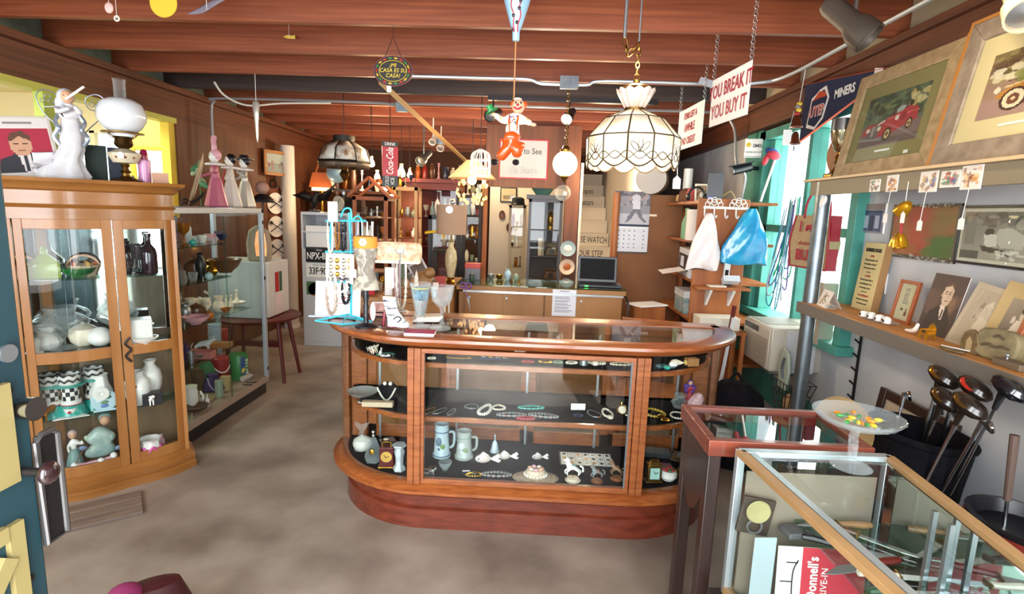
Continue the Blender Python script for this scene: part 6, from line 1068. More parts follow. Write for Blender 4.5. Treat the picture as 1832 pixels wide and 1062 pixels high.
t=T('kitchen_scale','black kitchen scale with round dial on the white metal cabinet','scale',(-2.2,6.1,1.531),-.5);MB().prism([(-.1,0),(.1,0),(.07,.2),(-.07,.2)],.14).build('body',BLACK,t,bev=.008);MB().lathe([(0,0),(.085,0),(.09,.015),(0,.018)],(0,-.0,.1),28,RX(PI/2)).build('dial',mat('ivory_dial','#c8bca4',.4),t);MB().cyl((0,-.02,.1),(.03,-.021,.15),.003,5).build('needle',BLACK,t);MB().lathe([(0,.0),(.02,0),(.02,.04),(.14,.045),(.15,.06),(0,.05)],(0,.07,.2),24).build('pan',STEEL,t)
# ================================================================ inside the oak showcase
LZ=(.872,.594,.278)
def D(px,py,lv):
 p=P(px,py,z=LZ[lv]);p.y=min(max(p.y,2.57),2.92)
 for _ in range(60):
  if p.y<3 and max(0,(abs(p.x)-.5)/.46)**2+max(0,(3.0-p.y)/.43)**2<=1 and abs(p.x)<.94:break
  p.x*=.99;p.y+=(2.9-p.y)*.03
 return p
def neck(name,label,cat,p,wp,dp,m,r=.0045,rz=0,n=46,beads=20,group=None,pend=None):
 """a necklace lying in a drop shaped loop: one beaded string"""
 r*=1.35;k=mpp(p);a,b=wp*k/2,dp*k*1.6;pts=[];rs=[]
 for i in range(beads*4):
  t=2*PI*i/(beads*4);pts.append((a*math.sin(t)*(1-.25*math.cos(t)),b*.5*math.cos(t),r*.9));rs.append(r*(.35+.65*abs(math.sin(beads*t/2))))
 o=MB().tube(pts,rs,6,True).build(name,m,loc=p,rz=rz);tag(o,label,cat,group)
 if pend:MB().ell((0,-b*.5-r*2,r*1.5),(r*2.6,r*3,r*1.5),10,7).build('pendant',pend,o)
 return o
PEARL=mat('pearl','#dcd4c6',.25);YELB=mat('yellow_bead','#b8983a',.3);MIXB=mat('mixed_bead','#8a5a58',.3,col2='#6a8a84',scale=90);BLKB=mat('black_bead','#1a1820',.2);TURQ=mat('turquoise_wire','#3fb0c0',.35);AMB=mat('amber_bead','#8a5a28',.25)
for k,(px,py,c,hp)in enumerate(((594,638,'c',14),(606,640,'w',16),(620,639,'o',12),(636,638,'c',18),(655,640,'w',13))):
 animal('animal_figurine',('tiny cream animal at the left end of the top showcase shelf','tiny white animal second from the left end of the top shelf','tiny orange animal third from the left on the top shelf','tiny cream bird like animal behind the orange one on the top shelf','tiny white animal nearest the left post on the top shelf')[k],D(px,py,0),hp,GLZ[c],GLZ['b']if k%2 else None,.4*k)
for nm,lb,px,py,lv,w_,d_,m_,r,rz,pd in(('necklace','green and silver necklace left of the oak post on the top shelf',690,634,0,30,9,mat('green_bead','#3a6a58',.3),.003,.2,None),('gold_chain','coiled gold chain on the top shelf behind the front pane',820,640,0,44,9,GOLD,.003,0,None),('bracelet','red bracelet on the top shelf near the middle',944,648,0,20,6,mat('red_bead','#a83038',.3),.004,0,None),('necklace','white bead necklace on the top shelf, first right of the ring tray',1022,650,0,18,8,PEARL,.005,.3,None),('necklace','white bead necklace with large drops on the top shelf',1066,650,0,30,11,PEARL,.006,-.2,PEARL),('necklace','cream bead necklace nearest the right post on the top shelf',1112,652,0,40,10,CREAM,.004,.1,None),('necklace','dark teal bead necklace right of the right post on the top shelf',1190,657,0,30,10,mat('dark_teal_bead','#2a5058',.3),.005,0,TEAL),('necklace','silver wire necklace beside the grey dish on the middle shelf',652,704,1,26,10,STEEL,.003,.3,None),('necklace','thin gold necklace hanging flat, first behind the front pane on the middle shelf',768,735,1,14,22,AMB,.002,-.4,GOLD),('necklace','thin silver necklace with pendant, second behind the front pane',788,735,1,12,22,STEEL,.002,-.5,STEEL),('necklace','thin silver necklace with square pendant, third behind the front pane',808,737,1,10,20,STEEL,.002,-.2,STEEL),('necklace','silver V shaped necklace on the middle shelf',844,727,1,24,14,STEEL,.002,0,STEEL),('necklace','thick ivory bead necklace in a narrow loop on the middle shelf',868,735,1,18,30,PEARL,.007,-.2,None),('necklace','multicoloured bead strand, left of two on the middle shelf',915,743,1,50,9,MIXB,.005,.1,None),('necklace','multicoloured bead strand, right of two on the middle shelf',972,745,1,50,9,MIXB,.006,-.1,None),('necklace','grey chain necklace with pendant right of the white card',1062,740,1,20,22,STEEL,.002,.4,AMB),('necklace','cream bead necklace in a long narrow loop by the gold watch',1086,740,1,16,24,CREAM,.005,.1,CREAM),('bracelet','white chain bracelet left of the right post on the middle shelf',1124,742,1,12,12,PEARL,.004,.5,None),('necklace','yellow bead necklace right of the right post on the middle shelf',1170,740,1,32,24,YELB,.006,.3,GOLD),('necklace','white bead necklace with amber drop in front of the doll',1214,744,1,30,20,PEARL,.004,.2,AMB),('bracelet','blue enamel bangle below the white card on the middle shelf',1034,744,1,14,5,GLZ['n'],.005,0,None),('bracelet','row of glass beads lying at the front of the showcase floor',888,850,2,50,9,MIXB,.006,.05,None),('silver_ring','white bangle with silver edge by the black dish on the middle shelf',612,730,1,40,10,STEEL,.004,0,None)):
 neck(nm,lb,'jewelry',D(px,py,lv),w_,d_,m_,r,rz,pend=pd)
V('dish','black dish inside the silver edged bangle','dish','bowl',BLACK,D(610,728,1),5,34);V('dish','grey square edged dish at the left of the middle shelf','dish','bowl',mat('grey_dish','#8c8c88',.4),D(610,712,1),11,56);B('glasses_case','flat beige leather purse on the middle shelf','purse',mat('beige_leather','#b09c80',.6),D(662,730,1),56,10,14,.05,.006)
t=T('necklace_bust','black velvet bust with white pearls and round earrings on the middle shelf','display bust',D(692,716,1));MB().prism([(-.05,0),(.05,0),(.055,.07),(.02,.1),(-.02,.1),(-.055,.07)],.02,Matrix.Rotation(-.35,4,'X')).build('bust',BLACKV,t,bev=.006)
_p=[(-.05+.1*i/40,-.006-.002,.075-.07*math.sin(PI*i/40))for i in range(41)];MB().tube(_p,[.0055*(.5+.5*abs(math.sin(i*1.2)))for i in range(41)],6).build('pearl_string',PEARL,t)
for s_ in(-.014,.016):MB().ell((s_,.014,.09),.011,10,7).build('earring',PEARL,t)
t=T('ring_tray','dark blue tray of rings and earrings on the top shelf','tray',D(885,640,0));MB().box(-.075,.075,-.04,.05,0,.008).build('tray',mat('navy_velvet','#1e2a4a',.9),t)
for k in range(8):MB().tube([(-.055+.036*(k%4)+.008*math.cos(a),-.02+.035*(k//4),.014+.008*math.sin(a))for a in[2*PI*j/12 for j in range(12)]],.0022,5,True).build('ring',GOLD if k%2 else STEEL,t)
B('card','white earring card on the top shelf behind the pane','card',PAPER,D(930,638,0),20,16,2,0);B('card','white earring card on the middle shelf above the blue bangle','card',PAPER,D(1034,733,1),26,12,2,.1);B('trinket_box','small tan box at the right end of the top shelf','box',mat('tan_box','#9a6a3c',.5),D(1276,662,0),22,14,14,.3)
for nm,lb,px,py,lv,w_,d_,m_ in(('bracelet','brown bead bracelet nearest the left post behind the front pane',746,642,0,20,8,AMB),('brooch','small white brooch on the top shelf behind the front pane',772,642,0,12,5,PEARL),('bracelet','gold linked bracelet between the red bracelet and the white beads',976,648,0,22,8,GOLD),('bracelet','pale green bracelet beside the gold linked one',998,649,0,14,7,GLZ['q']),('necklace','black and cream bead necklace behind the cream one on the top shelf',1092,646,0,30,8,GLZ['o']),('bracelet','silver bracelet at the left of the green necklace',676,640,0,14,7,SILV),('necklace','red bead strand in front of the multicoloured strands',940,752,1,30,7,mat('red_bead','#a83038',.3)),('necklace','turquoise bead strand behind the multicoloured strands',950,730,1,44,9,TEAL),('necklace','pale bead necklace between the ivory loop and the multicoloured strands',892,730,1,22,14,CREAM),('bracelet','gold ring shaped bangle right of the post on the middle shelf',1190,752,1,12,6,GOLD),('chain','thin gold chain under the price tags on the showcase floor',846,853,2,26,8,GOLD)):neck(nm,lb,'jewelry',D(px,py,lv),w_,d_,m_,.0045,.1)
V('glass_bracelet','silver cuff bracelet on the top shelf beside the white beads','jewelry','drum',STEEL,D(1044,652,0),9,16)
for k,(px,py,m_)in enumerate(((1208,654,CREAM),(1236,655,mat('yellow_shell','#c0a45a',.4)),(1258,657,mat('brown_shell','#8a5434',.4)),(1222,663,WHITE))):
 o=MB().lathe([(0,0),(.012,.01),(.016,.03),(.009,.055),(.003,.07),(0,.072)],R=RY(PI/2),n=12,wav=(.12,6)).build('seashell',m_,loc=D(px,py,0)+Vector((-.03,0,.017)),rz=.2*k);tag(o,('cream seashell on the top shelf, nearest the right post','yellowish seashell in the middle of the shells','brown seashell beside the tan box','white seashell in front of the other shells')[k],'shell')
t=T('pocket_watch','round gold pocket watch on the middle shelf','watch',D(1112,742,1));MB().lathe([(0,0),(.024,0),(.028,.005),(.024,.01),(0,.01)],(0,0,.027),22,RX(PI/2-.5)).build('case',GOLD,t);MB().lathe([(0,.0),(.02,0),(0,.001)],(0,-.009,.032),20,RX(PI/2-.5)).build('dial',CREAM,t);MB().cyl((0,.012,.05),(0,.018,.064),.004,8).build('crown',GOLD,t)
t=figure('doll','doll with purple hair in a red dress on the middle shelf at the right',D(1232,722,1),46,mat('red_dress','#a82838',.5),hair=mat('purple_hair','#5a3a88',.7),cat='doll',pose=1)
for k in range(5):MB().ell((.02*math.cos(k*1.3),.005,.09+.02*math.sin(k*1.3)),(.018,.016,.016),8,6).build('hair_curl',mat('purple_hair','#5a3a88',.7),t)
V('plastic_wrap','crumpled clear plastic bag in front of the purple haired doll','bag','rosette',CRYST,D(1216,728,1),24,30,wav=(.15,5));t=T('shell_figurine','pink floral cloth bundle on a gold foot at the right end of the middle shelf','ornament',D(1264,748,1));MB().lathe([(0,0),(.03,.01),(.038,.05),(.03,.09),(.01,.11),(0,.11)],(.005,0,.015),16,RY(.35),wav=(.06,6)).build('bundle',mat('pink_floral','#c08a94',.7,col2='#d8b8b8',scale=60),t);MB().ell((0,-.01,.012),(.045,.025,.012),14,8).build('foot',GOLD,t);MB().ell((.015,-.038,.05),(.006,.006,.016),8,6).build('red_spot',M('#a82838'),t)
t=T('fish_candlestick','clear glass fish tail candlestick at the left end of the showcase floor','candlestick',D(606,806,2));MB().lathe([(0,0),(.04,0),(.035,.02),(.014,.05),(.016,.08),(.012,.1)],n=16).build('stem',CRYST,t);MB().prism([(-.01,.1),(.01,.1),(.045,.155),(.02,.15),(0,.14),(-.02,.15),(-.045,.155)],.014).build('tail',CRYST,t,bev=.003)
V('lidded_pot','white round lidded china pot at the left of the showcase floor','pot','pot',mat('off_white_glaze','#c8c8c0',.25),D(607,808,2),28,34)
t=T('perfume_bottle','faceted crystal perfume bottle with ball stopper on the showcase floor','bottle',D(636,832,2));MB().lathe([(0,0),(.045,0),(.05,.02),(.032,.08),(.018,.12),(.01,.13),(0,.13)],n=6).build('body',CRYST,t);MB().ell((0,0,.14),.009,10,7).ell((0,0,.16),.011,10,7).build('stopper',SILV,t);MB().ell((0,-.03,.06),(.014,.008,.02),10,7).build('gold_flower',GOLD,t)
def clock(name,label,p,w_,h_,m,face,dial,bars=None):
 k=mpp(p);w_,h_=w_*k,h_*k;t=T(name,label,'clock',p,.1);MB().box(-w_/2,w_/2,-w_*.3,w_*.3,.006,h_*.85).build('case',m,t,bev=.003)
 if dial=='round':MB().lathe([(0,0),(w_*.36,0),(w_*.4,.004),(0,.005)],(0,-w_*.3,h_*.48),22,RX(PI/2)).build('dial',face,t)
 else:MB().box(-w_*.34,w_*.34,-w_*.32,-w_*.3,h_*.18,h_*.7).build('dial',face,t)
 for a in(.5,2.2):MB().cyl((0,-w_*.3-.008,h_*.46),(w_*.24*math.cos(a),-w_*.3-.008,h_*.46+w_*.24*math.sin(a)),.0014,5).build('hand',BLACK,t)
 cord('handle',[(-w_*.3,0,h_*.84),(-w_*.25,0,h_),(w_*.25,0,h_),(w_*.3,0,h_*.84)],.004,GOLD,t,sm=3);MB().box(-w_*.6,w_*.6,-w_*.36,w_*.36,0,.008).build('foot',bars or GOLD,t,bev=.002)
clock('carriage_clock','dark red carriage clock with round gold dial and handle on the showcase floor',D(672,842,2),25,46,mat('burgundy_case','#4a1018',.2),mat('gold_dial','#c8a050',.3,.5),'round');clock('carriage_clock','brass square clock with pale green dial at the right of the showcase floor',D(1168,860,2),25,40,BRASS,mat('pale_green_dial','#a8d0c8',.4),'square',BRASS)
t=T('crystal_figure','frosted crystal column figure beside the left post on the showcase floor','figurine',D(704,846,2));MB().lathe([(0,0),(.03,0),(.028,.015),(.018,.03),(.02,.07),(.026,.1),(.018,.12),(.034,.13),(.034,.14),(0,.14)],n=12,wav=(.08,6)).build('column',mat('frosted_crystal','#b8bcc0',.35,col2='#98a0a4',scale=30),t)
t=T('glass_tray','smoky glass square dish with a round jewel behind the crystal column','dish',D(694,790,2));MB().cbox((0,0,.01),(.09,.07,.008),RZ(.5)).build('dish',SMOKE,t,bev=.003);MB().ell((-.01,0,.018),(.016,.014,.006),12,7).build('jewel',CREAM,t)
def stein(label,px,py,hp,wp,cols):
 p=D(px,py,2);k=mpp(p);h,r=hp*k,wp*k/2;t=T('beer_stein',label,'stein',p);MB().lathe([(0,0),(r,0),(r,.05*h),(r*.88,.1*h),(r*.72,.75*h),(r*.78,.8*h),(r*.74,.97*h),(r*.78,h),(r*.66,h),(r*.62,.1*h),(0,.1*h)],n=26).build('body',cols[0],t)
 for z,q in((.06,1.0),(.78,.79)):MB().tube(ring_pts((0,0,z*h),r*q,24,'z'),.003,5,True).build('blue_band',cols[1],t)
 cord('handle',[(r*.72,.02,.7*h),(r*1.25,.03,.66*h),(r*1.25,.03,.3*h),(r*.85,.02,.2*h)],.007,cols[0],t)
 for c,s_,m_ in(((-.2,.5),(.5,.2),cols[2]),((.2,.36),(.45,.12),cols[3]),((-.15,.28),(.3,.08),cols[2])):MB().ell((c[0]*r,-r*.74,c[1]*h),(s_[0]*r*.7,r*.13,s_[1]*h*.7),12,8).build('painted_scene',m_,t)
SB=mat('stein_blue_white','#b4c8d0',.3);stein('tall pale blue beer stein painted with a mountain village',790,814,60,32,(SB,mat('band_blue','#2a4a78',.3),M('#5a7084'),M('#6a8a4a')));stein('shorter grey beer stein with a pale shield',830,817,50,33,(mat('stein_grey','#a8b0ac',.35),GLZ['q'],M('#c8ccd0'),M('#7a8a5a')))
t=T('opera_glasses','silver opera glasses lying on the showcase floor behind the pane','binoculars',D(760,850,2))
for s_ in(-.045,.03):MB().lathe([(0,0),(.022,0),(.02,.012),(.016,.02),(.016,.045),(.019,.06),(0,.06)],(s_,0,.022),18,RX(PI/2)).build('barrel',SILV,t);MB().lathe([(0,0),(.016,0),(0,.001)],(s_,-.061,.022),16,RX(PI/2)).build('lens',BLACK,t)
MB().box(-.03,.016,-.03,-.015,.02,.034).box(-.03,.016,-.055,-.045,.016,.026).build('bridge',SILV,t)
V('glass_shell_dish','small clear scallop dish right of the opera glasses','dish','bowl',CRYST,D(796,840,2),16,24,wav=(.06,9));t=T('porcelain_bell','pale porcelain hand bell on the showcase floor','bell',D(885,808,2));k_=mpp(t.location);MB().lathe([(a*8.5*k_,b*34*k_)for a,b in PF['bell']],n=20).build('bell',mat('blue_white_china','#c0ccd8',.25),t);MB().ell((0,0,31*k_),3*k_,10,7).build('knob',SILV,t)
for k,(px,py,s_)in enumerate(((872,828,1.2),(908,822,1.0),(966,822,.8))):
 t=T('fish_figurine',('white and pink shell fish, largest of three on the showcase floor','white shell fish, middle of three on the showcase floor','small grey shell fish, right of the other two')[k],'figurine',D(px,py,2),.15,s=s_);MB().ell((-.02,0,.022),(.036,.014,.02),14,9).build('body',mat('shell_white_pink','#ccb8ac',.3,col2='#d8d4d0',scale=40),t);MB().prism([(.01,.02),(.05,.045),(.06,.03),(.045,.022),(.062,.012),(.05,.002)],.012,Matrix.Translation((0,-.006,0))).build('tail',WHITE,t,bev=.003);MB().prism([(-.04,.035),(-.02,.055),(.005,.038)],.006,Matrix.Translation((0,-.003,0))).build('fin',WHITE,t);MB().ell((-.04,-.011,.026),.004,6,5).build('eye',BLACK,t)
t=T('shell_basket','woven straw mat with a pearl edged shell box on the showcase floor','box',D(958,858,2));MB().lathe([(0,0),(.11,0),(.118,.006),(.1,.012),(0,.016)],n=60,wav=(.02,30),sy=.62).build('straw_mat',mat('straw','#9c8872',.8,col2='#c0ac94',scale=70,bump=.4),t);MB().lathe([(0,.014),(.05,.014),(.055,.03),(.045,.05),(.03,.055),(0,.055)],n=28,sy=.75).build('box',mat('box_cream','#c8b49c',.4),t)
for k in range(18):MB().ell((.056*math.cos(2*PI*k/18),.042*math.sin(2*PI*k/18),.026),.0075,8,6).build('pearl',PEARL,t)
for k in range(7):MB().ell((.03*math.cos(k*.95),.022*math.sin(k*.95),.057),(.012,.01,.007),8,6).build('shell',(PEACH,CREAM,PINK)[k%3],t)
t=T('coin_sheet','clear sheet of square coin cards laid on the showcase floor','coin sheet',D(1052,832,2));MB().box(-.15,.14,-.01,.15,0,.003).build('sleeve',mat('clear_sleeve','#5a5c60',.25),t)
for j in range(3):
 for i in range(7):
  c=MB().box(-.142+.04*i,-.105+.04*i,-.004+.05*j,.04+.05*j,.003,.0045).build('coin_card',PAPER,t);MB().lathe([(0,0),(.011,0),(.011,.001),(0,.001)],(-.1235+.04*i,.018+.05*j,.0045),14).build('coin',(STEEL,BRASS,DARKM)[(i+j)%3],c)
def horse(label,px,py,hp,m,mb,rz=0,pole=True):
 p=D(px,py,2);h=hp*mpp(p);t=T('carousel_horse' if pole else 'horse_figurine',label,'figurine',p,rz);z0=.16*h
 MB().lathe([(0,0),(.3*h,0),(.32*h,.03*h),(.25*h,.08*h),(.24*h,.12*h),(0,.14*h)],n=22).build('base',mb,t)
 if pole:MB().cyl((0,0,.13*h),(0,0,.62*h),.018*h,8).build('pole',GOLD,t)
 v=[(.16*h,0,.6*h),(-.02*h,0,.6*h),(-.18*h,0,.62*h),(-.27*h,0,.76*h),(-.3*h,0,.9*h),(-.42*h,0,.84*h)];e=[(0,1),(1,2),(2,3),(3,4),(4,5)];r=[.1*h,.095*h,.1*h,.075*h,.065*h,.045*h]
 for x,s_,kx in((.18,1,.14),(.14,-1,.1),(-.2,1,-.14),(-.16,-1,-.1)):
  k=len(v);v+=[(x*h,s_*.06*h,.48*h),((x+kx)*h,s_*.06*h,.38*h),((x+kx*.6)*h,s_*.06*h,.24*h)];e+=[(0 if x>0 else 2,k),(k,k+1),(k+1,k+2)];r+=[.055*h,.035*h,.03*h]
 skin('body',v,e,r,m,t,1);cord('tail',[(.25*h,0,.64*h),(.36*h,0,.6*h),(.4*h,0,.45*h),(.36*h,0,.4*h)],.04*h,m,t,sm=3);cord('mane',[(-.16*h,0,.72*h),(-.21*h,0,.85*h),(-.28*h,0,.97*h)],.045*h,m,t,sm=3)
 for s_ in(-1,1):MB().ell((-.29*h,s_*.04*h,.98*h),(.015*h,.012*h,.035*h),7,5).build('ear',m,t)
 MB().ell((.0,0,.67*h),(.1*h,.1*h,.04*h),12,7).build('saddle',mat('saddle_green','#8aa89c',.4)if pole else mb,t)
horse('white carousel horse figurine on a round base on the showcase floor',1026,862,44,WHITE,CREAM);m_hw=mat('brown_horse','#6a4630',.4,col2='#8a6a4c',scale=40);m_hb=mat('tan_wood_base','#8a5430',.45)
horse('brown and blue horse figurine on a wood base, left of two',1070,864,34,mat('brown_blue_horse','#7a5a48',.4,col2='#8a98a0',scale=30),m_hb,.2,False);horse('brown horse figurine on a round wood base, right of two',1103,857,36,m_hw,m_hb,-.3,False)
B('grey_case','long dark grey spectacle case at the back right of the showcase floor','case',mat('dark_grey_case','#3c4044',.4),D(1170,812,2),54,12,22,-.1,.006);B('pink_box','mauve little box behind the rose trinket box','box',mat('mauve_box','#8a5a78',.5),D(1188,848,2),24,18,16,-.1)
t=T('geode_slice','brown heart shaped stone slice with a ring on it','stone',D(1206,820,2));MB().prism([(-.05,.0),(.0,.06),(.05,.03),(.045,-.045),(.0,-.03)],.02,Matrix.Translation((0,0,.012))@Matrix.Rotation(-PI/2+.4,4,'X')).build('slice',mat('brown_agate','#7a5a3c',.4,col2='#5a402a',scale=20),t,bev=.004);MB().tube(ring_pts((0,.0,.035),.012),.0035,6,True).build('ring',SILV,t)
t=T('trinket_box','white porcelain trinket box with red roses on the lid','box',D(1198,858,2));MB().lathe([(0,0),(.03,0),(.045,.02),(.044,.04),(.035,.05),(0,.052)],n=24).build('box',WHITE,t)
for k in range(8):MB().ell((.022*math.cos(k*.8),.022*math.sin(k*.8),.055),(.012,.012,.009),8,6).build('rose',mat('clown_red','#a82030',.4)if k%3 else M('#3f6a3a'),t)
for k,(px,py)in enumerate(((1226,856),(1242,856))):
 t=T('bird_figurine',('little gold bird, left of two by the curved glass','little gold bird, right of two by the curved glass')[k],'figurine',D(px,py,2),.6*k);skin('body',[(0,0,.016),(.02,0,.014),(-.015,0,.03),(-.026,0,.036),(.036,0,.02)],[(0,1),(0,2),(2,3),(1,4)],[.012,.01,.007,.004,.004],BRASS,t)
 for s_ in(-.006,.006):MB().cyl((0,s_,.01),(0,s_,0),.002,5).build('leg',BRASS,t)
V('glass_dish','grey glass dish with bright balls at the right end of the showcase floor','dish','bowl',mat('grey_glass_dish','#5a666c',.15,coat=.5),D(1250,838,2),20,44);V('large_shell','big pale scallop shell standing behind the grey glass dish','shell','egg',mat('pale_scallop','#a89c88',.5,col2='#8c8070',scale=20),D(1250,826,2),44,40,sy=.4,wav=(.03,14))
for k,(px,py)in enumerate(((834,842),(850,846))):o=MB().box(-.02,.02,-.007,.007,0,.001).build('price_tag_card',PAPER,loc=D(px,py,2),rz=.15);tag(o,('white price tag on the showcase floor, left of two','white price tag on the showcase floor, right of two')[k],'tag')
# ================================================================ on top of the oak showcase
ZC=1.0205
def K(px,py,z=ZC):return P(px,py,z=z)
t=T('jewelry_rack','turquoise wire rack hung with necklaces at the left end of the showcase top','rack',K(622,572));b0=t.location
def rk(px,py):return P(px,py,y=b0.y)-b0
_top,_mid=rk(625,393),rk(615,447)
mb=[([rk(583,395),rk(655,395)],.006),([rk(592,395),rk(590,455)],.005),([rk(625,380),rk(628,440),rk(628,500),rk(628,566)],.007),([rk(648,395),rk(648,445)],.005),([rk(582,450),rk(640,450)],.006),([rk(597,505),rk(628,503)],.006)]
for pts,r in mb:cord('wire',pts,r,TURQ,t,sm=0)
cord('curl',[rk(610,388),rk(616,374),rk(627,374),rk(630,392),rk(640,386),rk(648,394)],.005,TURQ,t)
for q in([(0,0,.03),(-.14,-.08,.006),(.02,-.14,.006),(0,0,.03)],[(0,0,.03),(.14,-.04,.006),(.02,-.14,.006)],[(-.14,-.08,.006),(-.1,.06,.006),(.14,-.04,.006)]):cord('foot_wire',q,.005,TURQ,t,sm=0)
def hangneck(name,label,px0,px1,py0,py1,m,r,y=None,n=70,lights=None):
 y=y or b0.y-.014;a,b=P(px0,py0,y=y),P(px1,py0,y=y);d=P((px0+px1)/2,py1,y=y);pts=[];rs=[]
 for i in range(n+1):
  u=i/n;s_=math.sin(PI*u)**.35;pts.append((a.x+(b.x-a.x)*(.5-.5*math.cos(PI*u)),y+.004*math.sin(9*u),a.z+(d.z-a.z)*s_));rs.append(r*(.4+.6*abs(math.sin(n*u*.55))))
 o=MB().tube([Vector(q)-a for q in pts],rs,6).build(name,m,loc=a);return tag(o,label,'jewelry')
SH=mat('shiny_grey_bead','#8a8a90',.15,.5)
for lb,a,b,c,d,m_,r in(('white shell necklace at the left of the turquoise rack',586,594,396,452,CREAM,.007),('brown and white bead necklace second on the turquoise rack',600,606,396,446,AMB,.007),('black bead necklace in the middle of the upper rack bar',610,617,396,448,BLKB,.006),('grey glass bead necklace right of the rack pole',630,637,396,446,SH,.006),('silver bead necklace fourth on the upper rack bar',641,648,396,448,SILV,.007),('white flower bead necklace at the right end of the upper rack bar',657,666,396,450,WHITE,.008),('white pearl necklace on the lower rack bar at the left',584,590,452,528,PEARL,.008),('long ivory necklace on the lower rack bar',597,612,452,510,WHITE,.009),('black bead necklace hanging lowest on the rack',612,624,505,542,BLKB,.01),('dark grey bead necklace on the lower rack bar',603,622,452,500,mat('dark_grey_bead','#3a3840',.3),.006),('tan shell cluster necklace low at the left of the rack',584,600,505,560,mat('tan_shell_bead','#a89484',.4),.011),('white petal necklace around the lower rack ring',585,622,500,522,WHITE,.012)):
 hangneck('necklace',lb,a,b,c,d,m_,r)
p=rk(613,460)+b0;t=T('jewelry_card','brightly shining gold and white earring cards in the middle of the rack','jewelry',p+Vector((0,-.03,0)));MB().box(-.07,.07,0,.003,-.1,.02).build('card',mat('bright_cream_card','#efe0c0',.5),t)
for k in range(12):MB().ell((-.05+.033*(k%4),-.005,-.015-.035*(k//4)),(.012,.006,.014),8,6).build('earring',(SILV,GOLD)[k%2],t)
t=T('hanging_card','tall white earring card hooked on the top of the rack','card',rk(598,396)+b0+Vector((0,-.02,0)));MB().box(-.025,.025,0,.002,0,.1).build('card',PAPER,t);MB().cyl((0,-.001,.08),(0,.02,.08),.002,5).build('hook',STEEL,t)
t=T('earring_display','large white display card standing behind the rack foot','display card',K(604,566),.1,rx=-.15);MB().box(-.12,.12,0,.004,0,.19).build('card',PAPER,t);MB().box(-.14,.1,-.05,.06,-.002,.006).build('foot',mat('lavender_board','#a8b4cc',.5),t)
MB().ell((.03,-.003,.1),(.012,.002,.008),10,6).build('red_dot',M('#b83a3a'),t);MB().box(.0,.06,-.002,0,.07,.074).build('printed_line',M('#b86a6a'),t)
t=T('torso_mannequin','small fabric corset mannequin on a turned black stand, on the showcase top','mannequin',K(655,584));k_=mpp(t.location)
MB().lathe([(0,0),(.055,0),(.056,.008),(.04,.016),(.014,.022),(.012,.04),(.016,.06),(.011,.075),(.016,.1),(.01,.12),(.016,.15),(.012,.2),(0,.2)],n=20).build('stand',BLACK,t)
MB().loft([[(a*math.cos(q),a*.62*math.sin(q),z)for q in[2*PI*j/20 for j in range(20)]]for a,z in((.02,.185),(.068,.19),(.062,.225),(.045,.27),(.042,.31),(.055,.36),(.062,.39),(.05,.405),(.01,.41))]).build('corset',mat('grey_paisley','#7c7468',.8,col2='#a8a090',scale=28,lo=.45,hi=.55),t)
MB().loft([[(a*math.cos(q),a*.66*math.sin(q),z)for q in[2*PI*j/20 for j in range(20)]]for a,z in((.055,.39),(.06,.41),(.058,.45),(.02,.455))]).build('orange_band',mat('orange_flower_cloth','#d8842a',.7),t)
for k in range(6):MB().ell((.012*math.cos(k*PI/3),-.041,.425+.012*math.sin(k*PI/3)),(.008,.003,.008),8,5).build('white_flower',PAPER,t)
cord('lace',[(0,-.035,.38),(.01,-.035,.33),(-.008,-.031,.29),(.01,-.03,.25),(-.01,-.04,.2)],.003,CREAM,t);ptag(t,(-.055,-.035,.3),.05);MB().box(-.068,-.05,-.04,-.038,.22,.34).build('long_tag',PAPER,t)
t=T('shoe_ring_holder','black and white zebra striped high heeled shoe ornament on the showcase top','ornament',K(706,584),-.2);sh=[]
for z,cx,rx_,ry_ in((0,.02,.06,.028),(.02,.02,.058,.03),(.045,.005,.045,.028),(.08,-.015,.035,.026),(.12,-.025,.034,.027),(.15,-.028,.036,.028)):sh.append([(cx+rx_*math.cos(a),ry_*math.sin(a),z)for a in[2*PI*j/20 for j in range(20)]])
MB().loft(sh).build('shoe',mat('zebra_glaze','#d8dce0',.25,col2='#2a2a32',scale=9,stretch=(1,1,4),lo=.56,hi=.6),t);MB().cyl((-.055,0,.07),(-.062,0,0),.008,8).build('heel',mat('dark_red_heel','#7a1828',.3),t);MB().lathe([(0,0),(.062,0),(.062,.004),(0,.004)],(.018,0,-.001),20,sy=.5).build('sole',mat('dark_red_heel','#7a1828',.3),t);cord('swirl',[(.03,-.03,.03),(.05,-.03,.05),(.03,-.033,.06),(.01,-.033,.045)],.003,BLACK,t)
p=K(716,556);t=T('necklace_stand','slender wire stand hung with ribbed pearl strands','stand',p);a=P(716,452,y=p.y)-p;MB().cyl((0,0,0),a,.004,6).build('pole',STEEL,t);MB().lathe([(0,0),(.04,0),(.038,.006),(0,.008)],n=18).build('foot',STEEL,t);cord('top_hook',[a+Vector((-.03,0,.02)),a+Vector((-.015,0,-.005)),a,a+Vector((.015,0,-.005)),a+Vector((.02,0,.025))],.003,STEEL,t)
hangneck('pearl_strand','ribbed white pearl strand on the slender wire stand',710,726,465,552,PEARL,.009,p.y-.02,110);hangneck('pink_strand','thin pink and grey strand on the slender wire stand',706,714,465,535,mat('pink_grey_bead','#a88a90',.3),.005,p.y-.03)
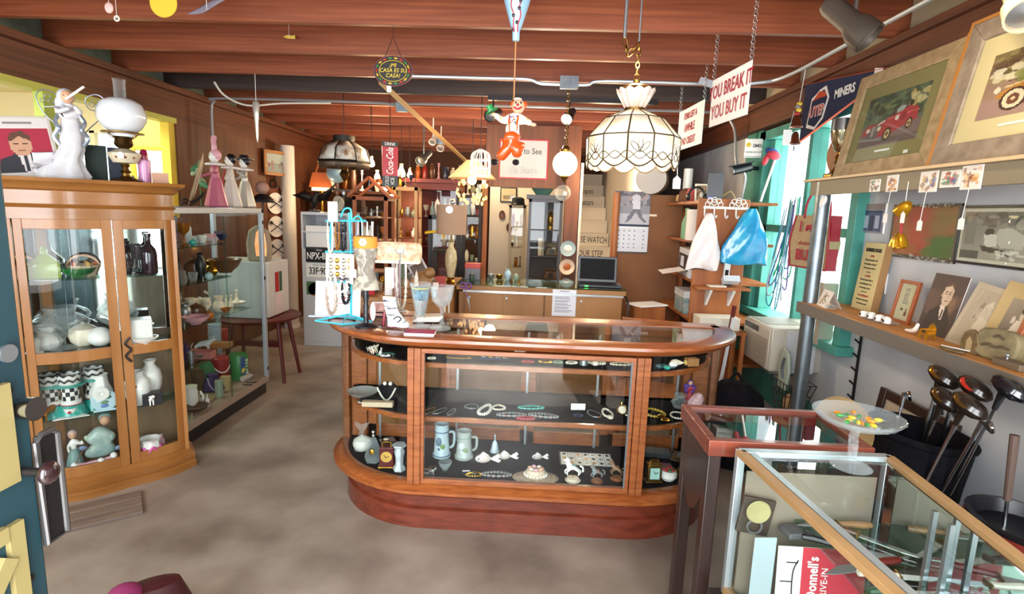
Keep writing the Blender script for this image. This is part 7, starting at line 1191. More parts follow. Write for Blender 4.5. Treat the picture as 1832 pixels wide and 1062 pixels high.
t=T('flute_glass','tall fluted sundae glass filled with beads on the showcase top','glass',K(752,584));MB().lathe([(.05,0),(.05,.004),(.015,.014),(.018,.03),(.024,.05),(.05,.2),(.056,.225),(.052,.225),(.045,.19),(.018,.06),(0,.05)],n=24).build('glass',CRYST,t);MB().lathe([(0,.055),(.018,.058),(.032,.13),(.03,.14),(0,.14)],n=16,wav=(.06,5)).build('dark_beads',mat('mixed_bead','#8a5a58',.3),t)
MB().lathe([(0,.14),(.034,.14),(.043,.19),(.03,.205),(0,.205)],n=16,wav=(.08,4)).build('blue_beads',mat('blue_white_bead','#6a9ab0',.3,col2='#2a4a5a',scale=50),t);MB().tube(ring_pts((0,0,.2),.042,20,'z'),.003,5,True).build('yellow_string',M('#d8c43a'),t)
V('martini_glass','clear long stemmed martini glass on the showcase top','glass','goblet',CRYST,K(790,588),78,44);t=tag(MB().box(-.07,.07,-.045,.045,0,.012).build('booklet',[PAPER],loc=K(752,597),rz=.03),'magenta covered booklet in front of the bead filled glass','booklet');MB().box(-.071,.071,-.046,.046,.012,.0135).build('cover',mat('magenta_cover','#9a1c50',.5),t)
for k in range(4):tag(MB().box(-.07,.07,-.05,.05,0,.006).build('leaflet',(PAPER,CREAM)[k%2],loc=K(762,572)+Vector((.004*k,.003*k,.0062*k)),rz=.2+.06*k),('leaflet at the bottom of the pile behind the bead filled glass','leaflet second in the pile behind the bead filled glass','leaflet third in the pile behind the bead filled glass','leaflet on top of the pile behind the bead filled glass')[k],'leaflet','pile of leaflets')
t=T('postcard_rack','black wire holder of pink photo cards behind the mannequin stand','card holder',K(684,568),.1)
for k in range(3):MB().box(-.06,.06,.02*k,.02*k+.002,.01,.08).build('card',(mat('pink_photo','#c89a8c',.6,col2='#8a5a50',scale=30),PAPER,CREAM)[k],t)
MB().box(-.065,.065,-.01,.05,0,.006).build('base',BLACK,t);cord('wire',[(-.06,-.01,.03),(.06,-.01,.03)],.004,BLACK,t,sm=0)
t=T('white_oval_tag','tall white oval price tag standing by the mannequin stand','tag',K(667,574));MB().prism([(.014*math.cos(a),.05+.05*math.sin(a))for a in[2*PI*j/20 for j in range(20)]],.002).build('tag',PAPER,t)
# ================================================================ right middle: partition, shelf unit, hooks, window corner
def mk(name,label,cat,p,rz=0,parts=(),**k):
 """a thing from a list of (part name, material, builder of mesh)"""
 t=T(name,label,cat,p,rz,**k)
 for nm,m_,f in parts:f(MB()).build(nm,m_,t,bev=.002 if nm in('body','board','case')else 0)
 return t
m_tan=mat('tan_partition','#8a5a34',.7,col2='#7c4f2c',scale=3);m_pn=mat('knotty_pine','#a8632e',.45,col2='#8a4a20',scale=3,stretch=(4,4,.6))
st(MB().box(.86,1.5,5.6,5.64,0,1.83).build('partition',m_tan));o=MB().cyl((.83,5.58,0),(.83,5.58,1.84),.035,14).build('wooden_post',m_pn);tag(o,'round orange wooden post at the left edge of the calendar partition','post')
a,b=P(1099,341,y=5.59),P(1157,451,y=5.59);cw,ch=b.x-a.x,a.z-b.z
t=T('wall_calendar','wall calendar with a grey football player picture on the tan partition','calendar',(a.x,5.588,b.z),0);MB().box(0,cw,0,.004,0,ch).build('sheet',PAPER,t)
pc=Pic(30,30,'#8c8a90').rect(0,0,1,.4,'#6a666c').blot(24,(0,0,1,.4),.09,['#4c4850','#8a848a','#a8a4a8'],3).rect(0,.62,1,.95,'#b8b4b8').ell(.62,.18,.11,.1,'#c8c8d0').poly([(.5,.26),(.72,.26),(.75,.5),(.55,.52)],'#d0d0d4').poly([(.55,.5),(.66,.5),(.5,.8),(.34,.9),(.42,.7)],'#6c6a74').poly([(.62,.5),(.74,.5),(.82,.75),(.95,.88),(.84,.86),(.7,.7)],'#6c6a74').poly([(.74,.28),(.92,.15),(.86,.08),(.7,.24)],'#a89088').poly([(.5,.28),(.4,.2),(.44,.12),(.54,.24)],'#a89088').rect(0,.93,1,1,'#222c48')
pc.build(cw,ch*.58,t,'picture',-.001,cw/2,ch*.42)
pc=Pic(28,20,'#d8d8dc')
for i in range(7):
 for j in range(5):pc.rect(.06+.135*i,.12+.17*j,.09+.135*i,.17+.17*j,'#6a6a72')
pc.build(cw,ch*.4,t,'date_grid',-.001,cw/2,0);MB().box(-.003,cw+.003,-.002,.005,-.012,.0).build('binding',BLACK,t)
B('tape_strip','strip of masking tape on the tan partition','tape',CREAM,P(1168,387,y=5.598),14,4,.6)
p=P(1178,346,y=5.4);t=T('drum','grey headed drum standing on edge on top of the partition','drum',(p.x-.02,5.62,1.831+.15),-.35);MB().lathe([(.0,-.1),(.15,-.1),(.15,.1),(0,.1)],n=32,R=RX(PI/2)).build('shell',mat('drum_shell','#7a6044',.5),t);MB().lathe([(0,.1),(.148,.1),(.148,.104),(0,.106)],n=32,R=RX(PI/2)).build('head',mat('drum_head','#b4aca4',.6),t)
su=T('shelf_unit','pine shelf unit against the right wall with a broad end panel','shelf');MB().box(1.3,1.7,4.4,4.43,0,1.77).build('end_panel',m_pn,su,bev=.004);MB().box(1.5,1.53,5.5,5.58,0,1.7).box(1.96,2.03,5.5,5.58,0,1.7).build('rear_upright',m_pn,su)
for z,x in((1.73,1.32),(1.4,1.36),(1.08,1.34),(.75,1.34),(.4,1.34)):MB().box(x,1.93,4.431,5.58,z,z+.022).build('shelf',m_pn,su)
SA,SBz,SCz=1.753,1.423,1.103
def sh(px,py,y,z):p=P(px,py,y=y);p.z=z;p.x=max(1.38,min(p.x,1.86));return p
for nm,lb,cat,pr,m_,px,y,z,hp,wp in(('pill_bottle','red capped bottle on the top of the pine shelf unit','bottle','jar',M('#a83a3a'),1228,4.9,SA,24,18),('small_jar','tiny yellow jar at the left of the pine shelf top','jar','jar',M('#b89a5a'),1206,5.3,SA,14,12),('paper_cup','white cup on the pine shelf top','cup','cup',WHITE,1240,4.9,SA,20,16),('tan_cup','pale tan pot beside the white cup on the shelf top','pot','pot',CREAM,1250,4.8,SA,22,20),('paper_towel_roll','paper towel roll with faint flowers on the second pine shelf','paper towel','drum',mat('towel_paper','#dcd4cc',.8,col2='#e4dcd4',scale=12),1219,4.75,SBz,54,28),('spray_bottle','green and white spray bottle left of the towel roll','bottle','bottle',M('#7aa07a'),1199,5.0,SBz,54,16),('white_roll','white paper roll on the wall ledge above the brown hat','roll','drum',WHITE,1224,5.5,SA,60,16)):V(nm,lb,cat,pr,m_,sh(px,400,y,z),hp,wp)
t=T('hat','brown felt hat lying behind the bottles on the shelf top','hat',sh(1236,340,5.2,SA));MB().lathe([(.17,0),(.11,.012),(.1,.1),(.06,.13),(0,.12)],n=24).build('crown',mat('brown_felt','#6a4430',.9),t);MB().tube(ring_pts((0,0,.02),.1,20,'z'),.008,6,True).build('band',BROWN,t)
t=T('headphones','black headphones lying on the pine shelf top','headphones',sh(1219,345,4.75,SA));MB().tube([(.07*math.cos(a),0,.03+.09*math.sin(a))for a in[PI*k/12 for k in range(13)]],.009,6).build('band',BLACK,t)
for s_ in(-.07,.07):MB().ell((s_,0,.035),(.02,.03,.034),10,7).build('ear_pad',BLACK,t)
p=sh(1279,340,4.5,SA);t=mk('router','black upright router box with a blue light on the pine shelf','router',p,-.3,(('body',mat('charcoal_plastic','#2c3036',.4),lambda m:m.box(-.06,.06,-.05,.06,.012,.22)),('foot',BLACK,lambda m:m.box(-.09,.09,-.06,.07,0,.012)),('light',mat('blue_led','#5a5aff',.3,emit=3),lambda m:m.box(-.045,-.015,-.052,-.05,.02,.028))));cord('cable',[(.06,.0,.04),(.12,.02,.08),(.16,.03,.02)],.005,M('#a89050'),t)
frame('framed_picture','small framed picture behind the router on the pine shelf','picture',sh(1257,340,4.75,SA)-Vector((.06,0,0)),0,.11,.15,.014,.015,CREAM,Pic(12,16,'#a87a58').blot(10,(0,0,1,1),.15,['#7a4a30','#c8a080'],4),.1)
t=mk('printer','white printer with an open paper tray on the third pine shelf','printer',(1.52,4.9,SCz),-.1,(('body',m_wm,lambda m:m.box(-.16,.2,-.3,.25,0,.24)),('side_panel',BLACK,lambda m:m.box(-.166,-.16,-.24,.2,.05,.19)),('paper_tray',PAPER,lambda m:m.add([(-.36,-.2,.02),(-.16,-.2,.06),(-.16,.15,.06),(-.36,.15,.02)],[(0,1,2,3)])),('display',M('#c8ccd4'),lambda m:m.box(-.17,-.166,-.05,.1,.08,.17))))
for k,(lb,c,y0,h_,ln)in enumerate((('yellow folder standing at the end of the low pine shelf','#c8962c',4.47,.3,0),('pink folder beside the yellow one on the low pine shelf','#b82a6a',4.5,.27,.02),('black folder behind the pink one on the low pine shelf','#22222a',4.53,.28,.0),('white folder farthest back on the low pine shelf','#d0ccc4',4.56,.26,0))):t=tag(MB().box(-.01,.25,0,.014,0,h_).build('folder',M(c,.5),loc=(1.38,y0,.773),rz=ln),lb,'folder')
B('plastic_bin','clear bin of blue and teal odds and ends on the low pine shelf','bin',mat('teal_bin','#4a7a80',.4,col2='#a8b0b0',scale=30),Vector((1.5,4.9,.773)),60,40,60,lid=m_wm);B('paper_stack','stack of paper with coloured edges by the pine end panel','paper',mat('paper_stack_white','#d8d0c0',.7),P(1276,590,y=4.2)*0+Vector((1.47,4.25,.76)),70,22,40);t=T('side_table','small low table under the stack of paper','table',(1.47,4.25,0));MB().box(-.2,.2,-.12,.12,.73,.758).build('table_top',m_pn,t)
for x in(-.18,.18):
 for y in(-.1,.1):MB().box(x-.015,x+.015,y-.015,y+.015,0,.73).build('leg',m_pn,t)
ir=mat('white_iron','#e0dcd6',.4);p=P(1292,366,y=4.385);t=T('hook_rack','white scrolled iron hook rack on the pine end panel','hook rack',(1.505,4.385,1.72));MB().bar((-.17,0,-.02),(.18,0,-.02),.008,.02).build('bar',ir,t)
for cx in(-.09,.1):
 for k in range(5):a=PI*k/4;MB().tube(ring_pts((cx+.05*math.cos(a),0,.005+.035*math.sin(a)),.019,14),.004,5,True).build('scroll',ir,t)
 MB().tube(ring_pts((cx,0,.02),.022,14),.005,5,True).build('scroll',ir,t)
for x in(-.16,-.085,.0,.085,.17):cord('hook',[(x,0,-.02),(x,-.01,-.08),(x+.005,-.03,-.1),(x+.01,-.045,-.08)],.006,ir,t)
def bag(name,label,m_,top,w_,h_,lean,sd,dep=.05):
 rr=random.Random(sd);rg=[]
 for j in range(11):
  v=j/10;z=-h_*v;ww=w_*(.16+.84*min(1,v*1.35)**.8)/2;cx=lean*v;rg.append([(cx+ww*math.cos(a)*(1+.05*math.sin(5*a+j+sd)),(dep*(.3+.7*math.sin(PI*min(v*.8+.1,1))))*math.sin(a)*(1+.25*math.sin(4*a+sd+j*.7)),z+.012*math.sin(3*a+sd)*v)for a in[2*PI*k/28 for k in range(28)]])
 return tag(MB().loft(rg).build(name,m_,loc=top,sharp=80),label,'bag')
o=bag('plastic_bag','white plastic bag with faint print hanging from the hook rack',mat('white_plastic_bag','#e4d8d4',.3,col2='#ecdfdf',scale=6),(1.37,4.335,1.655),.25,.44,-.02,1);bag('plastic_bag','bright blue plastic bag hanging from the right end of the hook rack',mat('blue_plastic_bag','#1a84b8',.2,col2='#2fa8d0',scale=7,coat=.5),(1.695,4.335,1.7),.36,.43,-.03,4)
t=mk('cordless_phone','white cordless phone standing in its base on the pine end panel','phone',(1.56,4.385,1.135),0,(('base',m_wm,lambda m:m.cbox((.03,-.03,0),(.13,.06,.05),RX(-.6))),('handset',mat('phone_white','#d4d4d0',.35),lambda m:m.cbox((-.015,-.045,.075),(.045,.025,.16),RX(.15))),('screen',mat('phone_screen','#5a7a80',.2),lambda m:m.cbox((-.015,-.0585,.115),(.03,.003,.03),RX(.15))),('keypad',BLACK,lambda m:m.cbox((-.015,-.0575,.06),(.026,.002,.045),RX(.15))),('wall_mount',BLACK,lambda m:m.box(-.01,.05,-.01,.014,-.05,.0))))
t=mk('bracket_shelf','little pine shelf on two white brackets under the phone','shelf',(1.5,4.395,1.06),0,(('board',m_pn,lambda m:m.box(-.2,.22,-.14,.003,0,.02)),))
for x in(-.09,.09):MB().prism([(0,0),(0,-.14),(.012,-.14),(.12,-.01),(.12,0)],.02,Matrix.Translation((x,0,0))@Matrix.Rotation(-PI/2,4,'Z')).build('bracket',ir,t)
B('notepad','cream notepad on the little bracket shelf','notepad',CREAM,Vector((1.47,4.32,1.081)),30,3,20)
t=T('wooden_chair','wooden chair with a broad back behind the showcase','chair',(.86,3.75,0),-.25);
MB().box(-.2,.2,-.02,.02,.8,.9).build('backrest',m_pn,t,bev=.008);MB().box(-.2,.2,-.42,0,.43,.46).build('seat',m_pn,t,bev=.005)
for x in(-.19,.19):
 MB().box(x-.018,x+.018,-.02,.02,0,.9).build('leg',m_pn,t);MB().box(x-.018,x+.018,-.41,-.37,0,.43).build('leg',m_pn,t)
for x in(-.1,0,.1):MB().box(x-.012,x+.012,-.01,.01,.46,.8).build('slat',m_rs,t)
t=mk('paper_tray','loose papers on a small box behind the wooden chair','paper',(1.02,4.75,0),.2,(('body',m_pn,lambda m:m.box(-.14,.14,-.1,.1,0,.84)),('papers',PAPER,lambda m:m.cbox((0,-.02,.85),(.3,.2,.012),RZ(.3)))))
def edge(p):return p
t=T('security_camera','black bullet security camera on the teal window frame','camera',P(1330,300,y=5.0));MB().cyl((-.1,-.02,-.03),(.06,0,.01),.04,16).build('body',BLACK,t);MB().cyl((-.11,-.022,-.033),(-.1,-.02,-.03),.036,16).build('lens',STEEL,t);MB().cbox((-.02,-.01,.03),(.2,.09,.01),RY(-.23)).build('hood',BLACK,t);MB().cyl((.06,0,0),(.2,.04,0),.018,10).cyl((.18,.03,0),(.2,.04,0),.045,14).build('bracket',BLACK,t)
cord('cable',[(-.0,0,-.03),(.03,0,-.1),(.02,.05,-.35)],.012,m_cond,t)
p=P(1352,265,y=5.0);t=T('smile_sign','small white smile youre on camera sign with a yellow face on the window frame','sign',p,-.3);MB().box(-.09,.09,0,.004,-.08,.08).build('board',PAPER,t);MB().box(-.082,.082,-.001,0,-.072,-.068).build('line',BLACK,t);text('SMILE',.04,BLACK,t,(.025,-.002,.02),bold=.001);text("YOU'RE ON CAMERA",.022,BLACK,t,(0,-.002,-.035),sx=.75);MB().lathe([(0,0),(.02,0),(.02,.001),(0,.001)],(-.06,-.001,.03),18,RX(PI/2)).build('yellow_face',M('#d8b82a'),t);MB().cyl((0,.01,.08),(0,.01,2.44-p.z),.003,5).build('wire',DARKM,t)
p=P(1380,300,y=4.75);t=T('folded_flag','red and blue cloth rosette on a white rod leaning in the window','flag',p);MB().cyl((.03,0,.09),(-.06,.0,-.28),.01,8).build('rod',WHITE,t)
for c,r,cl in(((-.01,0,.13),(.06,.03,.03),'#2a3a78'),((.0,-.02,.1),(.06,.03,.035),'#b02838'),((-.06,-.01,.06),(.025,.02,.045),'#b02838')):MB().ell(c,r,12,8,RY(.3)).build('cloth',M(cl,.7),t)
BEADC=[mat('mardi_blue','#2a8a9a',.25),mat('mardi_green','#2f9a6a',.25),mat('mardi_purple','#5a4a8a',.25),mat('mardi_silver','#a8b4c0',.2,.6)];rr=random.Random(9)
for k in range(9):
 z0=P(1405,352,x=1.96).z;y0=4.23+.012*k;pts=[];n=60;L_=.55+.07*(k%5)
 for i in range(n+1):u=i/n;w_=.015+.03*math.sin(PI*u)+.02*u*(1-u);s_=math.sin(PI*u)**.4;pts.append((-.012*k*s_-.02*math.sin(5*u+k),(math.cos(PI*u))*w_+.02*math.sin(3*u+k),-L_*s_-.012*k))
 o=MB().tube(pts,[.007*(.45+.55*abs(math.sin(i*1.4)))for i in range(n+1)],5).build('bead_necklace',BEADC[k%4],loc=(1.975,y0,z0));tag(o,'%s string of party beads in the tangled bunch hanging in the window'%('blue','green','purple','silver')[k%4],'beads','party beads hanging in the window')
t=T('window_air_conditioner','cream window air conditioner set low in the teal window','air conditioner',(1.7,3.77,.56));m_ac=mat('ac_cream','#b8b0a2',.5);MB().box(0,.45,0,.48,0,.31).build('case',m_ac,t,bev=.01);MB().box(-.012,0,.01,.47,.01,.3).build('front',m_ac,t,bev=.006)
for k in range(11):MB().box(-.018,-.012,.03,.45,.02+.019*k,.03+.019*k).build('louver',mat('ac_dark','#8f877a',.5),t)
MB().box(-.016,-.012,.2,.45,.245,.285).build('vent',BLACK,t);MB().box(.03,.3,.15,.45,.31,.313).build('top_grille',mat('ac_dark','#8f877a',.5),t);[MB().box(.1,.3,a,a+.02,0,.3).build('side_curtain',m_wm,t)for a in(.48,-.02)]
t=mk('utility_box','grey cream metal electric box by the steel pole','electric box',(1.93,3.62,.8),0,(('body',mat('beige_enamel','#a89c8a',.5),lambda m:m.box(0,.1,0,.22,0,.42)),('latch',BLACK,lambda m:m.box(-.004,0,.1,.13,.2,.22))))
t=T('wire_basket','black wire basket hung on the wall below the air conditioner','basket',(1.72,3.52,.3));
for z in(0,.08,.16,.24):k=.5+z*2;MB().tube([(x*k,y*k,z)for x,y in((0,0),(.2,0),(.2,.25),(0,.25))],.003,5,True).build('wire',DARKM,t)
for i in range(6):u=i/5;cord('wire',[(0,.125*u,0),(0,.245*u,.24)],.003,DARKM,t,sm=0);cord('wire',[(.1*u,0,0),(.196*u,0,.24)],.003,DARKM,t,sm=0)
MB().ell((.07,.08,.09),(.04,.06,.07),10,7).build('brown_paper',mat('kraft','#a8845c',.8),t);MB().prism([(-.06,0),(.06,0),(.08,.15),(.04,.26),(-.03,.28),(-.07,.2)],.02,Matrix.Translation((.02,.12,.18))@Matrix.Rotation(-PI/2,4,'Z')).build('oven_mitt',mat('sage_mitt','#9aa89c',.9),t,bev=.008);cord('mitt_pattern',[(.015,.1,.26),(.012,.12,.33),(.012,.1,.4)],.008,M('#4a4a58'),t)
t=T('backpack','black backpack on the floor between the showcase and the window wall','backpack',(1.36,3.45,0),-.5);MB().loft([[(r*1.0*math.cos(a),r*.6*math.sin(a),z)for a in[2*PI*k/20 for k in range(20)]]for r,z in((.15,0),(.2,.05),(.2,.35),(.17,.5),(.09,.57),(.02,.58))]).build('body',m_blk,t);MB().cbox((0,-.12,.2),(.26,.08,.26)).build('pocket',m_blk,t,bev=.03);cord('strap',[(-.06,-.08,.55),(-.1,-.16,.4),(-.1,-.14,.15)],.014,m_blk,t);cord('handle',[(-.04,0,.57),(0,0,.63),(.04,0,.57)],.01,m_blk,t)
o=cord('power_cord',[(1.55,3.55,.05),(1.75,3.5,.1),(1.95,3.4,.25),(2.03,3.35,.32)],.007,BLACK);tag(o,'black power cord running down the wall behind the steel pole','cord')
t=mk('folding_stool','leaning red and white folded stool legs past the right end of the showcase','stool',(1.4,3.95,0),.2,(('leg',m_wm,lambda m:m.bar((0,0,.0),(.1,0,.9),.018)),('leg',m_rs,lambda m:m.bar((.03,.05,.0),(.13,.05,.98),.022)),('crossbar',m_wm,lambda m:m.bar((.03,.02,.3),(.08,.02,.55),.015))))
# ================================================================ things on the sales counter
t=T('laptop','open black laptop on the right end of the sales counter','laptop',(.57,4.62,1.013),-.03);MB().box(-.17,.19,-.13,.1,0,.022).build('base',BLACK,t,bev=.004);MB().cbox((.0,.13,.125),(.34,.014,.225),RX(-.12)).build('lid',BLACK,t,bev=.004);MB().cbox((.0,.1195,.13),(.3,.002,.18),RX(-.12)).build('screen',mat('dark_screen','#0c0d10',.6,spec=.15),t);MB().box(-.12,-.09,-.132,-.13,.006,.014).build('light',mat('green_led','#3aff5a',.3,emit=2),t)
a,b=P(989,517,y=4.42),P(1029,566,y=4.42);t=T('paper_notice','white printed notice taped on the sales counter front','notice',(a.x,4.418,b.z));MB().box(0,b.x-a.x,0,.002,0,a.z-b.z).build('sheet',PAPER,t);Pic(20,40,'#e4e2e8').rect(.3,.06,.7,.08,'#5a5a68').lines(.12,.14,.85,.9,12,'#8a8a98',.35,3).build(b.x-a.x,a.z-b.z,t,'print',-.001,(b.x-a.x)/2)
t=T('scissors','purple handled scissors hanging at the left end of the sales counter','scissors',P(833,510,y=4.36));PUR=M('#7a4a9a',.3);MB().tube(ring_pts((-.02,0,0),.022,14),.006,6,True).tube(ring_pts((.025,0,-.005),.022,14),.006,6,True).bar((-.01,0,-.02),(.02,0,-.1),.014,.006).build('handles',PUR,t);MB().prism([(.012,-.1),(.028,-.1),(.045,-.22)],.004).build('blades',SILV,t)
B('display_box','grey clear box with a red lid on the left of the sales counter','box',mat('grey_clear_box','#6c6a72',.3),Vector((-.52,4.75,1.013)),26,28,20,lid=M('#b83a30'));V('small_candle','little dark green lit candle jar on the sales counter','candle','jar',M('#2c3a30'),Vector((-.5,4.5,1.013)),16,10)
cord_=cord('cable',[(.74,4.55,1.0),(.8,4.4,.9),(.79,4.38,.6),(.82,4.38,.3)],.008,BLACK);tag(cord_,'black cable hanging off the right end of the sales counter','cable')
ZR=.991
p=Vector((-.66,4.55,ZR));t=T('table_lamp','table lamp with tan drum shade and crackled cream vase base','lamp',(-.68,4.5,ZR));s_=4.5/967;MB().lathe([(a*11*s_,b*.3)for a,b in PF['vase'][:-3]],(0,0,.055),24).build('base',mat('crackle_cream','#c4b48c',.35,col2='#b09c70',scale=30),t);MB().lathe([(.03,0),(.04,.02),(.025,.04),(.035,.06)],n=18).build('brass_foot',GOLD,t);MB().cyl((0,0,.35),(0,0,.45),.008,8).build('neck',BRASS,t)
MB().lathe([(.125,.42),(.125,.66),(.122,.66),(.122,.42)],n=32,cap=False).build('shade',mat('tan_shade','#9c7c62',.8),t);MB().lathe([(0,0),(.03,0),(.03,.002),(0,.002)],(.0,-.127,.62),20,RX(PI/2)).build('round_tag',PAPER,t);MB().ell((0.02,-.1,.68),.02,10,7).build('clip_ball',STEEL,t)
p=Vector((-1.0,4.0,ZR));t=T('glass_roll_lamp','lit pink floral roll shaped glass lamp on the counter return','lamp',p,.05);MB().lathe([(0,-.17),(.05,-.17),(.066,-.15),(.07,-.1),(.07,.1),(.066,.15),(.05,.17),(0,.17)],(0,0,.3),24,RY(PI/2)).build('shade',mat('pink_floral_glass','#e0a080',.35,emit=.45,col2='#f0d0b0',scale=22,lo=.4,hi=.6),t);MB().box(-.16,.16,-.055,.05,.215,.235).build('tray',mat('lit_cream_edge','#efd8c0',.4,emit=.3),t);MB().cyl((0,.05,0),(0,.05,.3),.012,8).cyl((0,.03,0),(0,.03,.02),.08,18).build('stand',BRASS,t)
t=T('photo_frame','white photo frame tilted on the counter return behind the roll lamp','picture',(-.86,4.35,ZR+.02),.2,rx=-.2,ry=-.5);MB().box(-.07,.07,0,.012,0,.2).build('board',m_wm,t);MB().box(-.055,.055,-.002,0,.02,.18).build('photo',mat('dark_photo','#5a4434',.4),t);o=MB().ell((0,0,.09),(.07,.06,.09),14,9).ell((.05,-.03,.17),(.04,.04,.04),12,8).build('carved_bear',mat('carved_wood_bear','#7a5428',.5,col2='#94683a',scale=20,bump=.4),loc=(-.78,3.86,ZR));tag(o,'brown carved wooden animal on the counter return behind the glasses','figurine')
for nm,lb,cat,x,y,w_,h_,d_,m_ in(('white_box','white card box stack below the tan table lamp','box',-.8,4.2,30,10,20,PAPER),('red_box','small red box beside the tan lamp base','box',-.74,4.35,16,18,12,M('#a02a24')),('tissue_box','tall white paper packet behind the pearl strands','packet',-1.0,3.8,22,50,8,PAPER),('red_pouch','bright red cloth pouch behind the mannequin','pouch',-1.15,3.8,14,56,10,M('#b01c28',.7)),('grey_box','blue grey box beside the red pouch','box',-1.2,3.95,26,34,20,M('#5a7080')),('card_file','tan file of cards on the counter return','box',-.9,3.78,40,14,20,m_tan)):B(nm,lb,cat,m_,Vector((x,y,ZR+.001)),w_,h_,d_,.1)
t=T('towel_hanger','yellow banana shaped hanger on a stand by the tan shade','hanger',(-.86,4.6,ZR));MB().cyl((0,0,0),(0,0,.42),.008,8).cyl((0,0,0),(0,0,.01),.06,16).build('stand',BLACK,t);cord('yellow_arm',[(-.05,-.05,.42),(0,-.05,.43),(.09,-.05,.43),(.11,-.05,.38)],.012,M('#d8a81c'),t)
# ================================================================ back of the shop
sc2=T('staircase','steep white boarded staircase with hand lettered risers at the back','staircase');m_ris=mat('riser_white','#e2ddd2',.7)
for i in range(12):
 y,z=6.75+.25*i,.19*i;q=MB().box(.57,1.14,y,y+.02,z,z+.17).box(.57,1.14,y-.02,y+.27,z+.17,z+.19).build('step',m_ris,sc2)
 s_={5:'YOUR STEP',6:'PLEASE WATCH',9:'Upstairs',10:'Antiques'}.get(i)
 if s_:text(s_,.13,mat('ink_black','#1a1612',.6),q,(.83,y-.003,z+.085),sx=.62)
t=T('hanging_sign','white red edged sign reading More to See Up Stairs behind the clown','sign',(-.15,6.6,2.0));MB().box(-.29,.29,0,.015,0,.46).build('border',mat('sign_red','#a3182a',.5),t);MB().box(-.275,.275,-.003,0,.015,.445).build('board',mat('sign_white','#a4abb4',.5),t);text('More to See',.1,mat('ink_black','#1a1612',.6),t,(0,-.006,.32),sx=.85);text('Up Stairs',.1,mat('faded_ink','#8a949c',.6),t,(0,-.006,.1),sx=.9)
def hang(t,z):MB().cyl((0,0,z),(0,0,ztop(t.location.y)-t.location.z),.004,6).build('cord',BLACK,t)
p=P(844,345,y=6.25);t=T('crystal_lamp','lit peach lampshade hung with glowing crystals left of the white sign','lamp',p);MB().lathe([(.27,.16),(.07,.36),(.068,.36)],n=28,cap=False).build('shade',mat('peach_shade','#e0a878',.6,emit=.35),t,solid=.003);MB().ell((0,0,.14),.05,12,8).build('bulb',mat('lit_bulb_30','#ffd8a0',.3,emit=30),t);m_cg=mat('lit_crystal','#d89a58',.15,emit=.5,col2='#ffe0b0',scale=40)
rr=random.Random(4)
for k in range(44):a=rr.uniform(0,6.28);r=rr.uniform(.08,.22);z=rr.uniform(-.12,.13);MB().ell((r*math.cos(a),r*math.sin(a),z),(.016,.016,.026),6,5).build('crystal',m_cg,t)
for k in range(8):a=PI*k/4;MB().cyl((.1*math.cos(a),.1*math.sin(a),-.12),(.22*math.cos(a),.22*math.sin(a),.16),.003,5).build('wire',BRASS,t)
hang(t,.34)
p=P(859,315,y=5.62);t=T('bird_cage','small white arched bird cage hanging beside the peach lampshade','cage',p)
for k in range(12):a=2*PI*k/12;c,s_=.1*math.cos(a),.1*math.sin(a);cord('bar',[(c,s_,0),(c,s_,.16),(c*.8,s_*.8,.23),(0,0,.27)],.005,WHITE,t,sm=3)
for z in(0,.08,.16):MB().tube(ring_pts((0,0,z),.1,18,'z'),.006,6,True).build('hoop',WHITE,t)
hang(t,.27)
p=P(616,290,y=5.62);t=T('panel_lampshade','dark hanging lampshade with painted white glass panels','lamp',p);m_pn2=mat('painted_opal','#c8c4ba',.3,col2='#8a6a4c',scale=9,lo=.52,hi=.62)
for k in range(8):
 a,b=PI*k/4,PI*(k+1)/4;q=[(r*math.cos(g),r*math.sin(g),z)for r,z,g in((.27,0,a),(.27,0,b),(.23,.13,b),(.1,.21,b),(.1,.21,a),(.23,.13,a))]
 MB().add(q,[(0,1,2,5),(5,2,3,4)]).build('glass_panel',m_pn2,t,solid=.003);MB().tube([q[0],q[5],q[4]],.008,5).tube([q[0],q[1]],.012,5).build('leading',DARKM,t)
 MB().add([(q[0][0],q[0][1],0),(q[1][0],q[1][1],0),(q[1][0]*.97,q[1][1]*.97,-.06),(q[0][0]*.97,q[0][1]*.97,-.06)],[(0,1,2,3)]).build('skirt',mat('smoky_skirt','#5c4c3c',.4),t,solid=.004)
MB().lathe([(0,.2),(.11,.2),(.11,.26),(0,.27)],n=16).build('cap',DARKM,t);MB().lathe([(0,-.2),(.02,-.18),(.05,-.12),(.03,-.08),(.06,-.02),(0,0)],n=16).build('font',BRASS,t);hang(t,.26)
p=P(698,318,y=5.62);t=T('cola_sign','narrow vertical red cola sign hanging at the back left','sign',p,.35);MB().box(-.08,.08,0,.012,.02,.31).build('red_panel',mat('cola_red','#b01824',.35),t);[MB().box(-.08,.08,.002,.012,a,b).build('dark_panel',mat('cola_dark','#1c2420',.4),t)for a,b in((-.09,.02),(.31,.36))]
text('Coca-Cola',.1,PAPER,t,(0,-.003,.165),(PI/2,-PI/2,0),sx=.62,shear=.25,bold=.001);text('ICE',.05,PAPER,t,(.025,-.003,-.03),(PI/2,-PI/2,0));text('COLD',.05,PAPER,t,(-.03,-.003,-.035),(PI/2,-PI/2,0),sx=.8);text('DRINK',.045,PAPER,t,(0,-.001,.335),sx=.8);hang(t,.36)
def floorpost(t,h,r=.02,m=BROWN):MB().cyl((0,0,0),(0,0,h),r,10).cyl((0,0,0),(0,0,.03),.12,16).build('stand',m,t)
